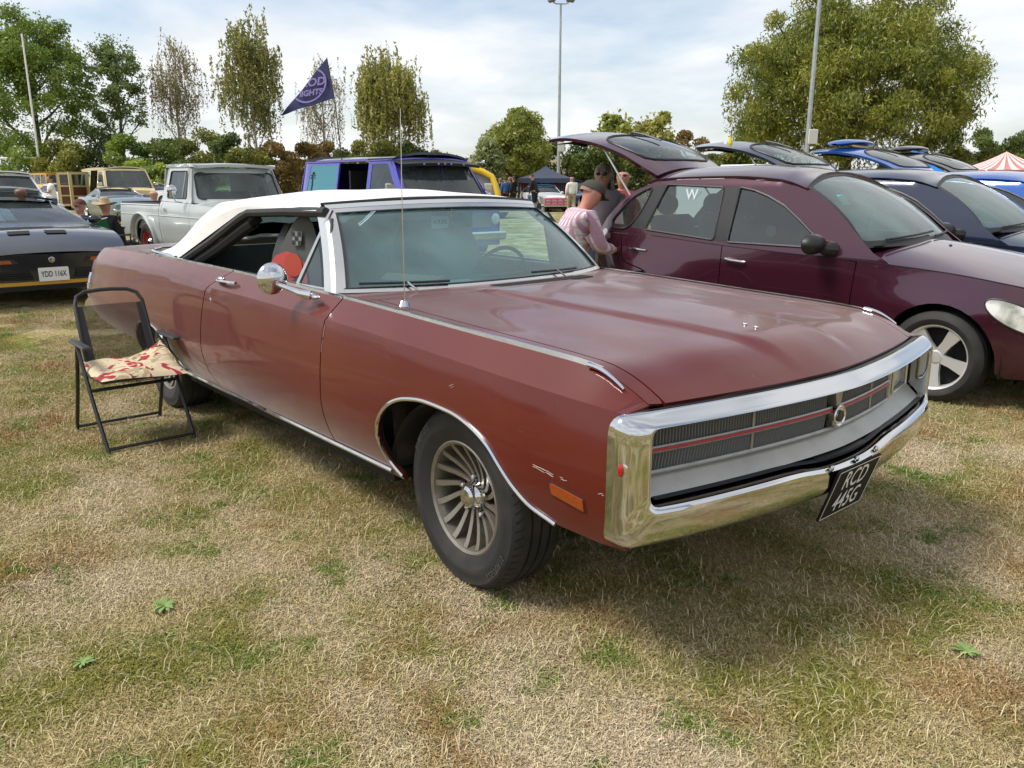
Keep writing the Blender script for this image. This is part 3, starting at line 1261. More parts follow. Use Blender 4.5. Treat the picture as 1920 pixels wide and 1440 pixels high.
# vent windows
for sd in (-1, 1):
    def vf(x, z, sd=sd):
        return cols(x, sd * (.815 - (z - .96) * .45), z)
    tri = [(-1.335, .965), (-1.055, .968), (-1.235, 1.255), (-1.262, 1.262)]
    V, F = pgeo(tri, [], vf, .05, .003, flip=(sd > 0))
    vw = emp("vent_window", hero)
    mo("vent_pane", V, F, HVENT, vw)
    P = vf(np.array([-1.345, -1.275, -1.262]), np.array([.96, 1.27, 1.305]))
    G().tube(P, [.014, .011, .010], 6).mo("vent_post", CHROME_OLD, vw)
    P = vf(np.array([-1.345, -1.04]), np.array([.966, .969]))
    G().tube(P, .008, 6).mo("vent_sill", CHROME_OLD, vw)
    P = vf(np.array([-1.05, -1.235]), np.array([.966, 1.265]))
    G().tube(P, .007, 6).mo("vent_seal", BLACK, vw)

# soft top
topx = pch([0, .12, .3, .48, .6, .7, .8, .9, 1.], [-1.255, -1.5, -1.85, -2.2, -2.45, -2.70, -3.0, -3.32, -3.66])
topz = pch([0, .12, .3, .48, .6, .7, .8, .9, 1.], [1.362, 1.378, 1.388, 1.384, 1.350, 1.262, 1.135, 1.035, .972])
tope = pch([0, .12, .3, .48, .6, .7, .8, .9, 1.], [1.322, 1.318, 1.318, 1.322, 1.315, 1.235, 1.11, 1.012, .966])
topw = pch([0, .3, .48, .6, .8, 1.], [.665, .69, .70, .705, .735, .70])
def stf(u, v):
    u, v = np.asarray(u, float), np.asarray(v, float)
    w = topw(u)
    zz = tope(u) + (topz(u) - tope(u)) * (1 - np.abs(v)**2.6)
    wr = .006 * np.sin(v * 9 + u * 14) * np.sin(u * 20) + .004 * np.sin(v * 23 + 1.) * sst(.45, .7, u)
    xx = topx(u) - .10 * np.abs(v)**2 * (1 - u) ** 3 + .0 * v
    return cols(xx, v * w, zz + wr)
soft = emp("soft_top", hero)
V, F = pgeo([(.004, -1), (.004, 1), (1, 1), (1, -1)], [[(.62, -.62), (.62, .62), (.86, .66), (.86, -.66)]], stf, (.03, .06), .012, flip=True)
mo("top_fabric", V, F, VINYL, soft)
V, F = pgeo([(.62, -.61), (.62, .61), (.86, .65), (.86, -.65)], [], stf, (.05, .1), 0., flip=True)
mo("rear_window", V, F, HVENT, soft)
rx = np.array([-2.45, -2.70, -3.0, -3.32, -3.66])
for sd in (-1, 1):
    # side of the top: outer skirt from the curved edge down to the belt
    us = np.linspace(0.0, 1, 40)
    E = stf(us, np.full(40, float(sd)))
    low = []
    for i, u in enumerate(us):
        x = E[i, 0]
        zl = np.interp(-x, [1.25, 1.9, 2.15, 2.22, 3.02, 3.7], [1.300, 1.292, 1.280, 1.265, .962, .962])
        zl = min(zl, E[i, 2] - .003)
        yl = np.interp(zl, [.96, 1.3], [.80, .695])
        low.append((x, sd * yl, zl))
    low = np.array(low)
    mid = E * .5 + low * .5 + np.array([0, sd * .012, 0]) * (np.clip(E[:, 2] - low[:, 2], 0, .2) / .2)[:, None]
    g = G()
    for a, b in ((E, mid), (mid, low)):
        V, F = strip3(a, b)
        g.add(V, F if sd > 0 else [f[::-1] for f in F])
    g.mo("top_side", VINYL, soft)
    # black frame rails
    rail = np.array([(-1.30, sd * .672, 1.292), (-1.7, sd * .682, 1.285), (-2.13, sd * .688, 1.268), (-2.23, sd * .70, 1.235), (-2.6, sd * .735, 1.09), (-2.98, sd * .775, .955)])
    q = np.concatenate([np.linspace(rail[i], rail[i + 1], 6)[:-1] for i in range(len(rail) - 1)] + [rail[-1:]])
    G().tube(q, .022, 8, flat=1.1).mo("top_rail", BLACK, soft)
    q2 = q + np.array([.0, -sd * .035, -.012])
    q2[12:] += np.array([.05, 0, -.02])
    G().tube(q2[10:], .035, 8).mo("rail_pad", DARK, soft)
    bw = np.linspace(-3.74, -3.0, 12)
    P = cols(bw, sd * np.interp(bw, [-3.74, -3.6, -3.4, -3.0], [.66, .765, .80, .81]), np.interp(bw, [-3.74, -3.5, -3.], [.985, .985, .976]))
    G().tube(P, .012, 6).mo("top_base_moulding", CHROME, soft)
y = np.linspace(-.665, .665, 25)
G().tube(cols(-3.74 + .0 * y, y, np.full(25, .988)), .012, 6).mo("top_base_moulding", CHROME, soft)
hd = G().tube(cols(-1.262 - .10 * np.abs(y / .665)**2.2, y, 1.352 - .026 * (y / .665)**2), .010, 6)
hd.mo("header_seal", BLACK, soft)

# front bumper loop
def ring(hw, z0, z1, r, n=160):
    P = rpoly([(-hw, z0), (hw, z0), (hw, z1), (-hw, z1)], r, 6)
    P = np.concatenate([P, P[:1]])
    d = np.r_[0, np.cumsum(np.linalg.norm(np.diff(P, axis=0), axis=1))]
    return P, d
def ring_at(P, d, t):
    q = t * d[-1]
    return np.stack([np.interp(q, d, P[:, 0]), np.interp(q, d, P[:, 1])], 1)
def bumper():
    # matched parameterisation: sample each side separately so that corners line up
    def loop(hw, z0, z1, r):
        c = [(-hw, z0), (hw, z0), (hw, z1), (-hw, z1)]
        out = []
        for i in range(4):
            a, b = np.array(c[i]), np.array(c[(i + 1) % 4])
            L = np.linalg.norm(b - a)
            e = (b - a) / L
            k = 48 if i % 2 == 0 else 14
            pr = np.array(c[i - 1])
            e0 = (a - pr) / np.linalg.norm(a - pr)
            for t in np.linspace(0, 1, 7)[:-1]:
                p0, p2 = a - e0 * r, a + e * r
                out.append((1 - t)**2 * p0 + 2 * t * (1 - t) * a + t * t * p2)
            for t in np.linspace(0, 1, k)[:-1]:
                out.append(a + e * (r + (L - 2 * r) * t))
        return np.array(out)
    O = loop(.950, .440, .820, .045)
    I = loop(.872, .562, .783, .030)
    n = len(O)
    nrm = O - np.array([0, .63])
    ny, nz = np.abs(nrm[:, 0]) / .95, (nrm[:, 1]) / .19
    wt, wb, wsd = np.clip(nz, 0, 1)**8, np.clip(-nz, 0, 1)**8, np.clip(ny, 0, 1)**14
    s_ = wt + wb + wsd
    wt, wb, wsd = wt / s_, wb / s_, wsd / s_
    pt = np.array([(0, -.060), (0, -.052), (.30, -.036), (.90, -.003), (1, -.008), (1, -.13)])
    ps = np.array([(0, -.080), (0, -.050), (.22, -.018), (.86, 0.), (1, -.010), (1, -.13)])
    pb = np.array([(0, -.10), (0, -.022), (.10, .006), (.84, .022), (1, -.006), (1, -.075)])
    rows = []
    m = 15
    tt = np.linspace(0, 5, m * 1)
    ft, fs, fb_ = [pch(range(6), a[:, 0]) for a in (pt, ps, pb)], None, None
    prof = {}
    for nm, a in (('t', pt), ('s', ps), ('b', pb)):
        prof[nm] = (pch(range(6), a[:, 0])(tt), pch(range(6), a[:, 1])(tt))
    V = []
    for k in range(m):
        fr = wt * prof['t'][0][k] + wsd * prof['s'][0][k] + wb * prof['b'][0][k]
        dx = wt * prof['t'][1][k] + wsd * prof['s'][1][k] + wb * prof['b'][1][k]
        yz = O + (I - O) * fr[:, None]
        # the centre of the lower bar dips for the number plate
        dip = .018 * np.exp(-(yz[:, 0] / .24)**4) * wb * (fr > .3)
        V.append(cols(xf(yz[:, 0]) + dx, yz[:, 0], yz[:, 1] - dip))
    V = np.concatenate(V)
    F = []
    for k in range(m - 1):
        for i in range(n):
            j = (i + 1) % n
            F.append([k * n + i, k * n + j, (k + 1) * n + j, (k + 1) * n + i])
    return mo("front_bumper", V, F, CHROME, hero, sharp=40)
fbum = bumper()
# dark rubber strip inside the lower lip
y = np.linspace(-.84, .84, 50)
rs = G()
V, F = strip3(cols(xf(y) - .020, y, np.full(50, .5715) - .018 * np.exp(-(y / .24)**4)), cols(xf(y) - .036, y, np.full(50, .5770) - .018 * np.exp(-(y / .24)**4)))
rs.add(V, F)
rs.mo("bumper_rub_strip", mat("bumper_strip", (.03, .032, .04), .35), hero)
for yb in (-.15, 0, .15):
    G().ell((float(xf(yb)) + .018, yb, .545), (.008, .011, .011), 10, 6).mo("bumper_bolt", CHROME, hero)
V, F = strip3(cols(xf(np.linspace(-.16, .16, 9)) - .022, np.linspace(-.16, .16, 9), np.full(9, .559)), cols(xf(np.linspace(-.16, .16, 9)) - .12, np.linspace(-.16, .16, 9), np.full(9, .60)))
mo("plate_light_cover", V, F, mat("worn_black", (.02, .02, .02), .3, noise=(30., (.2, .2, .2), .6, .8)), hero)
# small red oval in a metal rim on each bumper side
for sd in (-1, 1):
    G().ell((.788, sd * .935, .672), (.022, .010, .034), 16, 8).mo("bumper_oval_rim", CHROME_OLD, hero)
    G().ell((.790, sd * .941, .672), (.012, .009, .022), 16, 8).mo("bumper_oval", REDLENS, hero)
# black rubber gap between hood and bumper
y = np.linspace(-.87, .87, 70)
xe = xhood(y)
za = np.full(70, .819)
V, F = strip3(cols(xe + .002, y, za), cols(xf(y) - .054, y, np.full(70, .8135)))
mo("hood_seal", V, F, BLACK, hero)
# lower valance
V, F = strip3(cols(xf(y) - .07, y, np.full(70, .455)), cols(xf(y) - .17, y, np.full(70, .42)))
mo("front_valance", V, F, HPAINT, hero)

# grille inside the loop
xg = lambda y: xf(y) - .075
gr = emp("grille", hero)
FRAME = mat("grille_frame", (.36, .345, .32), .35, .6, noise=(20., (.26, .25, .23), .45, .7))
def gbar(y0, y1, z, r, m, name="grille_bar", dx=.0, n=40, flat=1., z1=None):
    y = np.linspace(y0, y1, n)
    G().tube(cols(xg(y) + dx, y, np.linspace(z, z1 or z, n)), r, 6, flat=flat).mo(name, m, gr)
y = np.linspace(-.86, .86, 50)
V, F = strip3(cols(xg(y) - .035, y, np.full(50, .60)), cols(xg(y) - .035, y, np.full(50, .783)))
mo("grille_backing", V, F, DARK, gr)
V, F = strip3(cols(xg(y) - .035, y, np.full(50, .780)), cols(xf(y) - .02, y, np.full(50, .780)))
mo("grille_roof", V, F, DARK, gr)
YE = .50
fin = G()
for row, (z0, z1, lean) in enumerate(((.708, .766, 0.), (.638, .690, .4))):
    for yv in np.arange(-.80, YE, .0115):
        if abs(yv) < .045:
            continue
        c = np.array([float(xg(yv)) - .012, yv, (z0 + z1) / 2])
        h = (z1 - z0) / 2
        P = np.array([(-.016, -.003, -h), (.010, -.001, -h), (.010, .001, -h), (-.016, .003, -h), (-.016, -.003, h), (.010, -.001, h), (.010, .001, h), (-.016, .003, h)])
        P[:, 1] += P[:, 2] * lean * .5
        fin.add(P + c, [[0, 1, 5, 4], [1, 2, 6, 5], [2, 3, 7, 6], [4, 5, 6, 7], [0, 3, 2, 1]])
fo = fin.mo("grille_fin", mat("grille_fin", (.22, .23, .24), .4, .3), gr, smooth=False)
fo['kind'] = 'stuff'
for z, r in ((.772, .0065), (.704, .0060), (.693, .0060), (.632, .008)):
    gbar(-.83, YE, z, r, FRAME)
gbar(-.82, YE - .02, .6985, .0045, mat("red_stripe", (.42, .025, .025), .5), "red_stripe", dx=.006)
for z0, z1 in ((.704, .772), (.632, .693)):
    for ye in (-.83, YE):
        G().tube(cols(xg(np.array([ye, ye])), np.array([ye, ye]), np.array([z0, z1])), .007, 6).mo("grille_end", FRAME, gr)
for yv in (-.42, .30):
    G().tube(cols(xg(np.full(2, yv)), np.full(2, yv), np.array([.632, .772])), .004, 6).mo("grille_divider", FRAME, gr)
# centre post and emblem
pts = np.array([(-.030, .778), (.030, .778), (.012, .71), (.012, .632), (-.012, .632), (-.012, .71)])
G().prism([(a, b) for a, b in pts], float(xg(0)) - .02, float(xg(0)) + .012, 'x').mo("grille_post", FRAME, gr)
em = emp("grille_emblem", gr)
G().lathe([(0, .0), (.018, 0), (.018, -.004), (.028, -.004), (.034, 0), (.038, -.004), (.038, -.03)], 24, 'x', (float(xg(0)) + .024, 0, .676)).mo("emblem_ring", CHROME_OLD, gr)
G().lathe([(0, .002), (.019, .002), (.02, -.002)], 20, 'x', (float(xg(0)) + .024, 0, .676)).mo("emblem_disc", BLACK, gr)
bpy.data.objects.remove(em)
# silver tray below the grille and headlamp housing on the open side
V, F = strip3(cols(xg(y) - .02, y, np.full(50, .628)), cols(xf(y) - .034, y, np.full(50, .5755)))
g = G().add(V, F)
mo("grille_tray", np.concatenate(g.V), g.F, SILVER, hero)
hl = emp("headlamp_housing", hero)
V, F = pgeo([(YE + .01, .60), (.855, .60), (.860, .772), (YE + .01, .772)], [rpoly([(.60, .632), (.815, .632), (.815, .735), (.60, .735)], .012)], lambda yy, z: cols(xg(yy) - .012 + .0 * z, yy, z), .04, .03)
mo("housing_face", V, F, SILVER, hl)
V, F = pgeo(rpoly([(.605, .637), (.81, .637), (.81, .73), (.605, .73)], .012), [], lambda yy, z: cols(xg(yy) - .030 + .006 * np.cos((yy - .7) * 12), yy, z), .03, 0)
mo("headlamp_lens", V, F, LENS, hl)
G().tube([(float(xg(p[0])) - .008, p[0], p[1]) for p in rpoly([(.60, .632), (.815, .632), (.815, .735), (.60, .735)], .012)], .005, 6, closed=True).mo("headlamp_bezel", CHROME_OLD, hl)

# number plate
pl = emp("number_plate", hero)
pc = np.array([.978, 0, .440])
upv = np.array([.30, 0, .954])
nv = np.array([.954, 0, -.30])
def plate(par, c, xa, ya, w, h, bg, fg, lines, size, nrm, bold=.002, sx=.8, border=True, lsp=.09, th=.006):
    c, xa, ya, nrm = [np.array(q, float) for q in (c, xa, ya, nrm)]
    g = G()
    P = rpoly([(-w / 2, -h / 2), (w / 2, -h / 2), (w / 2, h / 2), (-w / 2, h / 2)], .012, 3)
    n = len(P)
    A = c + P[:, :1] * xa + P[:, 1:] * ya
    g.add(np.concatenate([A, A - nrm * th]), [list(range(n)), list(range(n, 2 * n))[::-1]] + [[i, n + i, n + (i + 1) % n, (i + 1) % n] for i in range(n)])
    g.mo("plate_blank", bg, par, smooth=False)
    if border:
        Q = inset(P, .006)
        Q2 = inset(P, .010)
        A, B = c + nrm * .002 + Q[:, :1] * xa + Q[:, 1:] * ya, c + nrm * .002 + Q2[:, :1] * xa + Q2[:, 1:] * ya
        G().add(np.concatenate([A, B]), [[i, (i + 1) % n, n + (i + 1) % n, n + i] for i in range(n)]).mo("plate_border", fg, par, smooth=False)
    for i, s in enumerate(lines):
        off = ((len(lines) - 1) / 2 - i) * lsp
        lettering("plate_lettering", s, size, fg, par, c + nrm * .0025 + ya * off, xa, ya, bold=bold, sx=sx)
PLATE_B = mat("plate_black", (.008, .008, .008), .6, spec=.25)
PLATE_W = mat("plate_white", (.72, .72, .70), .45)
PLATE_INK = mat("plate_ink", (.01, .01, .012), .5)
plate(pl, pc, (0, 1, 0), upv, .285, .205, PLATE_B, PLATE_W, ["RCD", "445G"], .104, nv, bold=.0006, sx=.74, lsp=.088)

# wheels
def turbine_wheel(par, c, sd, steer=0., detail=True):
    """Wheel in local axes: y outwards."""
    w = emp("wheel", par, c, (0, 0, (0 if sd > 0 else math.pi) + steer))
    Rr = .347
    hw = .113
    prof = [(.205, -.088), (.24, -.105), (.285, -.113), (.318, -.108), (.338, -.088)]
    tread = []
    for a in (-.078, -.040, .0, .040, .078):
        if abs(a) < .07:
            tread += [(.345, a - .005), (.337, a - .004), (.337, a + .004), (.345, a + .005)]
        else:
            tread += [(.344, a)]
    prof = prof + tread + [(.338, .088), (.322, .106), (.318, .1075), (.315, .1065), (.285, .113), (.262, .1145), (.258, .1125), (.235, .105), (.205, .088)]
    prof = [(r_ - .009 * sst(.22, .33, r_), a_) for r_, a_ in prof]
    G().lathe(prof, 72, 'y').mo("tyre", RUBBER, w, sharp=38)
    if detail:
        sg = G()
        for k in range(64):
            th = 2 * math.pi * k / 64
            for a0, a1 in ((.074, .100), (-.100, -.074)):
                r0, r1 = .3360, .322
                e = .0035
                P = []
                for dth in (-e / .34, e / .34):
                    for a in (a0, a1):
                        rr = r0 + .0012 - (abs(a) > .09) * .014
                        P.append((rr * math.cos(th + dth + (a - a0) * 2), a, rr * math.sin(th + dth + (a - a0) * 2)))
                sg.add(P, [[0, 1, 3, 2]])
        so = sg.mo("tread_groove", DARK, w, smooth=False)
        so['kind'] = 'stuff'
    ALLOY = mat("tired_alloy", (.30, .275, .235), .42, .75, noise=(18., (.20, .18, .15), .4, .7))
    G().lathe([(.205, -.088), (.190, -.08), (.188, .0), (.190, .06), (.196, .088), (.206, .094), (.214, .090), (.214, .080), (.205, .078)], 56, 'y').mo("rim", ALLOY, w)
    G().lathe([(0, -.03), (.19, -.02)], 40, 'y').mo("brake_drum", mat("rusty_drum", (.05, .04, .032), .7, noise=(20., (.10, .06, .035), .4, .7)), w)
    sp0 = None
    for k in range(16):
        if sp0 is None:
            g = G()
            P, n = [], 9
            for i in range(n):
                t = i / (n - 1)
                r_ = .055 + .138 * t
                a = .030 + .052 * t**1.5
                ang = .35 * (1 - t)**2
                wd = .0075 + .0035 * t
                dp = .055 - .012 * t
                er, et = np.array((math.cos(ang), 0, math.sin(ang))), np.array((-math.sin(ang), 0, math.cos(ang)))
                b = er * r_
                P += [b + et * wd + (0, a, 0), b - et * wd + (0, a, 0), b - et * wd * .8 + (0, a - dp, 0), b + et * wd * .8 + (0, a - dp, 0)]
            F = []
            for i in range(n - 1):
                for q in range(4):
                    F.append([i * 4 + q, i * 4 + (q + 1) % 4, i * 4 + 4 + (q + 1) % 4, i * 4 + 4 + q])
            sp0 = g.add(P, F).mo("spoke", ALLOY, w)
        else:
            inst(sp0, w, rot=(0, 2 * math.pi * k / 16, 0))
    hc = G().lathe([(.060, -.01), (.056, .03), (.048, .052), (.044, .056), (.040, .072), (.030, .080), (0, .082)], 28, 'y').mo("hub_cap", CHROME, w)
    nt0 = None
    for k in range(5):
        a = 2 * math.pi * k / 5 + .3
        q = (.072 * math.cos(a), .035, .072 * math.sin(a))
        if nt0 is None:
            nt0 = G().lathe([(.011, -.02), (.011, .012), (.006, .018), (0, .018)], 6, 'y').mo("wheel_nut", CHROME_OLD, w, loc=q)
        else:
            inst(nt0, w, q)
    # raised size lettering on the sidewall
    V, F = text_geo("225/70R15", .034, .0006)
    for a0, s in ((R(38), "a"), (R(218), "b")):
        P = []
        for x, yv, _z in V:
            th = a0 - x / .292
            rr = .292 + yv
            P.append((rr * math.cos(th), .1155 - abs(rr - .29) * .05, rr * math.sin(th)))
        mo("tyre_lettering", P, F, mat("tyre_letter", (.05, .05, .05), .6), w, smooth=False)
    return w
hw1 = turbine_wheel(hero, (0, -.79, .330), -1, steer=R(-3))
for (x, yv, sd, st) in ((0, .79, 1, R(-3)), (-3.155, -.79, -1, 0), (-3.155, .79, 1, 0)):
    c = copy_tree(hw1, hero)
    c.location = (x, yv, .330)
    c.rotation_euler = (0, 0, (0 if sd > 0 else math.pi) + st)
# wheel wells and floor pan
for x in (0, -3.17):
    for sd in (-1, 1):
        g = G()
        th = np.linspace(.22, math.pi - .05, 22)
        rr = .45
        A = cols(x + rr * np.cos(th), np.full(22, sd * .90), .30 + rr * np.sin(th) * .86)
        B = A.copy(); B[:, 1] = sd * .50
        V, F = strip3(A, B)
        g.add(V, F)
        g.mo("wheel_well", mat("muddy_well", (.02, .017, .014), .9, noise=(12., (.05, .038, .028), .45, .7)), hero)
G().box((-1.78, 0, .265), (2.55, 1.70, .05)).mo("floor_pan", DARK, hero)  # made wide to block light and darken the grass below
G().box((-4.0, 0, .36), (1.0, 1.62, .05)).mo("boot_floor", DARK, hero)
G().box((.0, 0, .34), (1.3, 1.15, .06)).mo("engine_light_block", DARK, hero)  # added to shut out light under the nose
G().box((-3.15, 0, .33), (.9, 1.10, .12)).mo("rear_axle_housing", DARK, hero)
G().box((.55, 0, .55), (.4, 1.2, .25)).mo("radiator_support", DARK, hero)
for x0 in (-.38, ):
    for sd in (-1, 1):
        V, F = strip3([(x0 - .05, sd * .88, .33), (x0 - .05, sd * .90, .62)], [(x0 - .05, sd * .4, .33), (x0 - .05, sd * .4, .62)])
        mo("splash_panel", V, F, mat("muddy_well"), hero)

# aerial
G().tube([(-.465, -.80, .962), (-.465, -.80, .985)], [.020, .012], 10).mo("aerial_base", CHROME, hero)
G().tube([(-.465, -.80, .98), (-.463, -.80, 1.30), (-.458, -.798, 1.69)], [.0026, .0020, .0014], 6).mo("aerial", CHROME_OLD, hero)
# wipers
for s0, s1 in ((-.90, -.42), (.18, .62)):
    s = np.linspace(s0, s1, 12)
    P = ws(s, np.linspace(.075, .06, 12)) + np.array([.02, 0, .012])
    G().tube(P, .006, 6).mo("wiper_blade", BLACK, hero)
    A = ws(np.array([(s0 + s1) / 2, (s0 + s1) / 2 + .04]), np.array([.07, -.01])) + np.array([.024, 0, .014])
    G().tube(A, .005, 6).mo("wiper_arm", CHROME_OLD, hero)

# interior
SEATV = mat("black_vinyl", (.022, .024, .024), .5, bump=(60., .2))
SEATG = mat("grey_vinyl", (.075, .085, .082), .55, bump=(80., .2))
DASH = mat("teal_dash", (.05, .10, .11), .6)
G().box((-1.9, 0, .33), (2.6, 1.6, .04)).mo("carpet", CLOTH_DARK, hero)
dsh = G().grid(lambda u, v: (-.86 - .30 * u - .10 * (2 * v - 1)**2, 1.5 * (v - .5), .955 - .0 * u - .03 * u**3), 6, 12)
dsh.grid(lambda u, v: (-1.16 + .06 * u - .10 * (2 * v - 1)**2, 1.5 * (v - .5), .925 - .22 * u), 4, 12)
dsh.mo("dashboard", DASH, hero)
G().tube([(-1.30 + .13 * math.cos(a) * .35, .37 + .19 * math.sin(a), .905 + .19 * math.cos(a) * .93) for a in np.linspace(0, 2 * math.pi, 33)[:-1]], .011, 8, closed=True).mo("steering_wheel", BLACK, hero)
G().tube([(-1.10, .37, .86), (-1.30, .37, .905)], .022, 8).tube([(-1.29, .20, .93), (-1.29, .54, .93)], .010, 6).mo("steering_column", BLACK, hero)
def seat(name, x, y, w, zb, hb_, m, tilt=.22, depth=.52):
    s = emp(name, hero)
    cush = G().box((x + .02, y, zb), (depth, w, .17), bev=.05)
    cush.mo("seat_cushion", m, s)
    n = 8
    def bf(u, v):
        zz = zb + .05 + hb_ * u
        ww = w * (1 - .35 * max(0, (u - .55) / .45)**2)
        return (x - depth / 2 + .03 - tilt * hb_ * u - .0 * v, y + ww * (v - .5), zz)
    g = G().grid(bf, 10, 8)
    g.grid(lambda u, v: tuple(np.array(bf(u, v)) + np.array((-.14 * (1 - .5 * u), 0, 0))), 10, 8)
    for v in (0., 1.):
        g.grid(lambda u, t, v=v: tuple(np.array(bf(u, v)) + np.array((-.14 * (1 - .5 * u) * t, 0, 0))), 10, 2)
    g.grid(lambda t, v: tuple(np.array(bf(1., v)) + np.array((-.07 * t, 0, 0))), 2, 8)
    g.mo("seat_back", m, s)
    return s
seat("front_seat", -1.52, .38, .62, .50, .66, SEATV)
sA = seat("front_seat", -1.50, -.38, .62, .50, .66, SEATV)
seat("rear_seat", -2.62, 0., 1.36, .50, .48, SEATG, tilt=.3)
for sd in (-1, 1):
    hb.side("door_trim", [(-.95, .45), (-2.15, .45), (-2.9, .45), (-2.95, .955), (-2.0, .95), (-.98, .94)], SEATG, sp=.1, off=-.10, lip=0, sides=(sd,))
    y0 = sd * .80
    G().box((-2.0, sd * .80, .955), (2.0, .07, .02)).mo("door_cap", SEATG, hero)
G().tube([(-1.22, .0, 1.315), (-1.235, 0, 1.27)], .008, 6).mo("mirror_stem", CHROME, hero)
G().box((-1.25, 0.02, 1.245), (.025, .26, .085), bev=.01).mo("interior_mirror", mat("mirror_back", (.30, .42, .44), .3, .3), hero)
G().lathe([(0, .012), (.02, .01), (.026, 0)], 14, 'x', (-1.236, .02, 1.26)).mo("mirror_boss", CHROME, hero)
tk = emp("dash_sign", hero)
plate(tk, (-1.215, -.085, 1.235), (0, 1, 0), (0, 0, 1), .105, .062, PLATE_W, PLATE_INK, ["H179 DKD"], .030, (1, 0, 0), bold=.0004, sx=.62, border=False, th=.003)
# paper and card lying on the dash
mo("dash_paper", [(-1.10, -.52, .990), (-1.00, -.45, .985), (-.88, -.36, .990), (-.93, -.26, 1.000), (-1.06, -.36, 1.004), (-1.16, -.44, 1.010)], [[0, 1, 4, 5], [1, 2, 3, 4]], mat("brown_paper", (.48, .36, .20), .8, bump=(20., .6)), hero)
mo("dash_card", [(-.92, -.27, .966), (-.91, -.10, .966), (-.97, -.10, .972), (-.98, -.27, .972)], [[0, 1, 2, 3]], mat("white_card", (.6, .66, .68), .7), hero)
# printed patch on the passenger seat's cover: red field, dark blue bands with pale dots, orange disc
def seat_print():
    pp = emp("seat_print", hero)
    o = np.array((-1.70, -.705, .955))
    ua, va = np.array((.93, .36, .0)), np.array((-.20, .10, .97))
    nn = np.cross(ua, va)
    def flat(nm, pts, m, lift):
        P = [o + ua * a + va * b + nn * lift for a, b in pts]
        mo(nm, P, [list(range(len(P)))], m, pp, smooth=False)
    cov = mat("seat_cover", (.07, .075, .07), .8)
    flat("seat_cover_side", smooth_poly([(-.20, -.30), (.20, -.30), (.24, .10), (.18, .34), (.08, .32), (-.10, .06)], 2), cov, -.01)
    red, blu, org = mat("print_red", (.42, .05, .05), .8), mat("print_blue", (.03, .04, .12), .8), mat("print_orange", (.36, .045, .02), .8)
    flat("print_field", smooth_poly([(-.10, .10), (-.11, -.04), (-.02, -.14), (.10, -.19), (.16, .06), (.05, .15)], 1), red, .0)
    flat("print_band", [(-.09, .05), (-.07, .065), (.09, -.165), (.07, -.18)], blu, .003)
    flat("print_band", [(-.075, -.10), (-.085, -.075), (.10, .02), (.105, -.005)], blu, .004)
    flat("print_disc", [(.06 + .06 * math.cos(a), .07 + .06 * math.sin(a)) for a in np.linspace(0, 6.283, 21)[:-1]], org, .006)
    flat("print_check", [(.06, .17), (.12, .17), (.13, .24), (.07, .24)], mat('print_grey', (.2, .2, .2), .8), .005)
    for i in range(3):
        for j in range(3):
            if (i + j) % 2 == 0:
                flat("print_square", [(.062 + i * .02, .172 + j * .022), (.082 + i * .02, .172 + j * .022), (.084 + i * .02, .194 + j * .022), (.064 + i * .02, .194 + j * .022)], PLATE_INK, .008)
seat_print()
lettering("quarter_script", "THREE  HUNDRED", .045, CHROME, hero, (-4.50, -float(YH(-4.5, .655)) - .004, .655), (1, 0, 0), (0, 0, 1), bold=.001)
# printed patch on the passenger seat back: red ground, dark blue bands, orange disc




def scars():
    bare = mat("bare_scratch", (.30, .22, .19), .6)
    sp_ = G()
    r_ = np.random.default_rng(5)
    for (x, z, L, sl) in ((.46, .600, .05, -.1), (.51, .597, .03, -.2), (.58, .590, .012, 0), (-.86, .80, .0, 1), (-.868, .74, .0, 1), (.03, .76, .015, .6), (.72, .585, .008, 0)):
        for k in range(3 if L else 2):
            x0 = x + r_.uniform(-.01, .01)
            z0 = z + r_.uniform(-.004, .004)
            if L:
                q = np.linspace(0, L, 4)
                P = cols(x0 + q, -(YH(x0 + q, z0 + q * sl) + .0012), z0 + q * sl + r_.normal(size=4) * .001)
            else:
                q = np.linspace(0, .05, 4)
                P = cols(x0 + q * .05, -(YH(x0 + q * .05, z0 + q) + .0012), z0 + q)
            sp_.tube(P, .0012, 4)
    sp_.mo("paint_scratch", bare, hero)
    # pressed swage line low on the body
    for xs, zs in (((-.93, -2.15), (.47, .46)), ((.36, .74), (.50, .475))):
        pass
scars()
# ---------------------------------------------------------------- retro hatchbacks in the next row
def car_paint(name, base, rough=.28, metal=.35, coat=.9, flake=None):
    return mat(name, base, rough, metal, coat=coat, coat_rough=.03, bump=(2.5, .03))


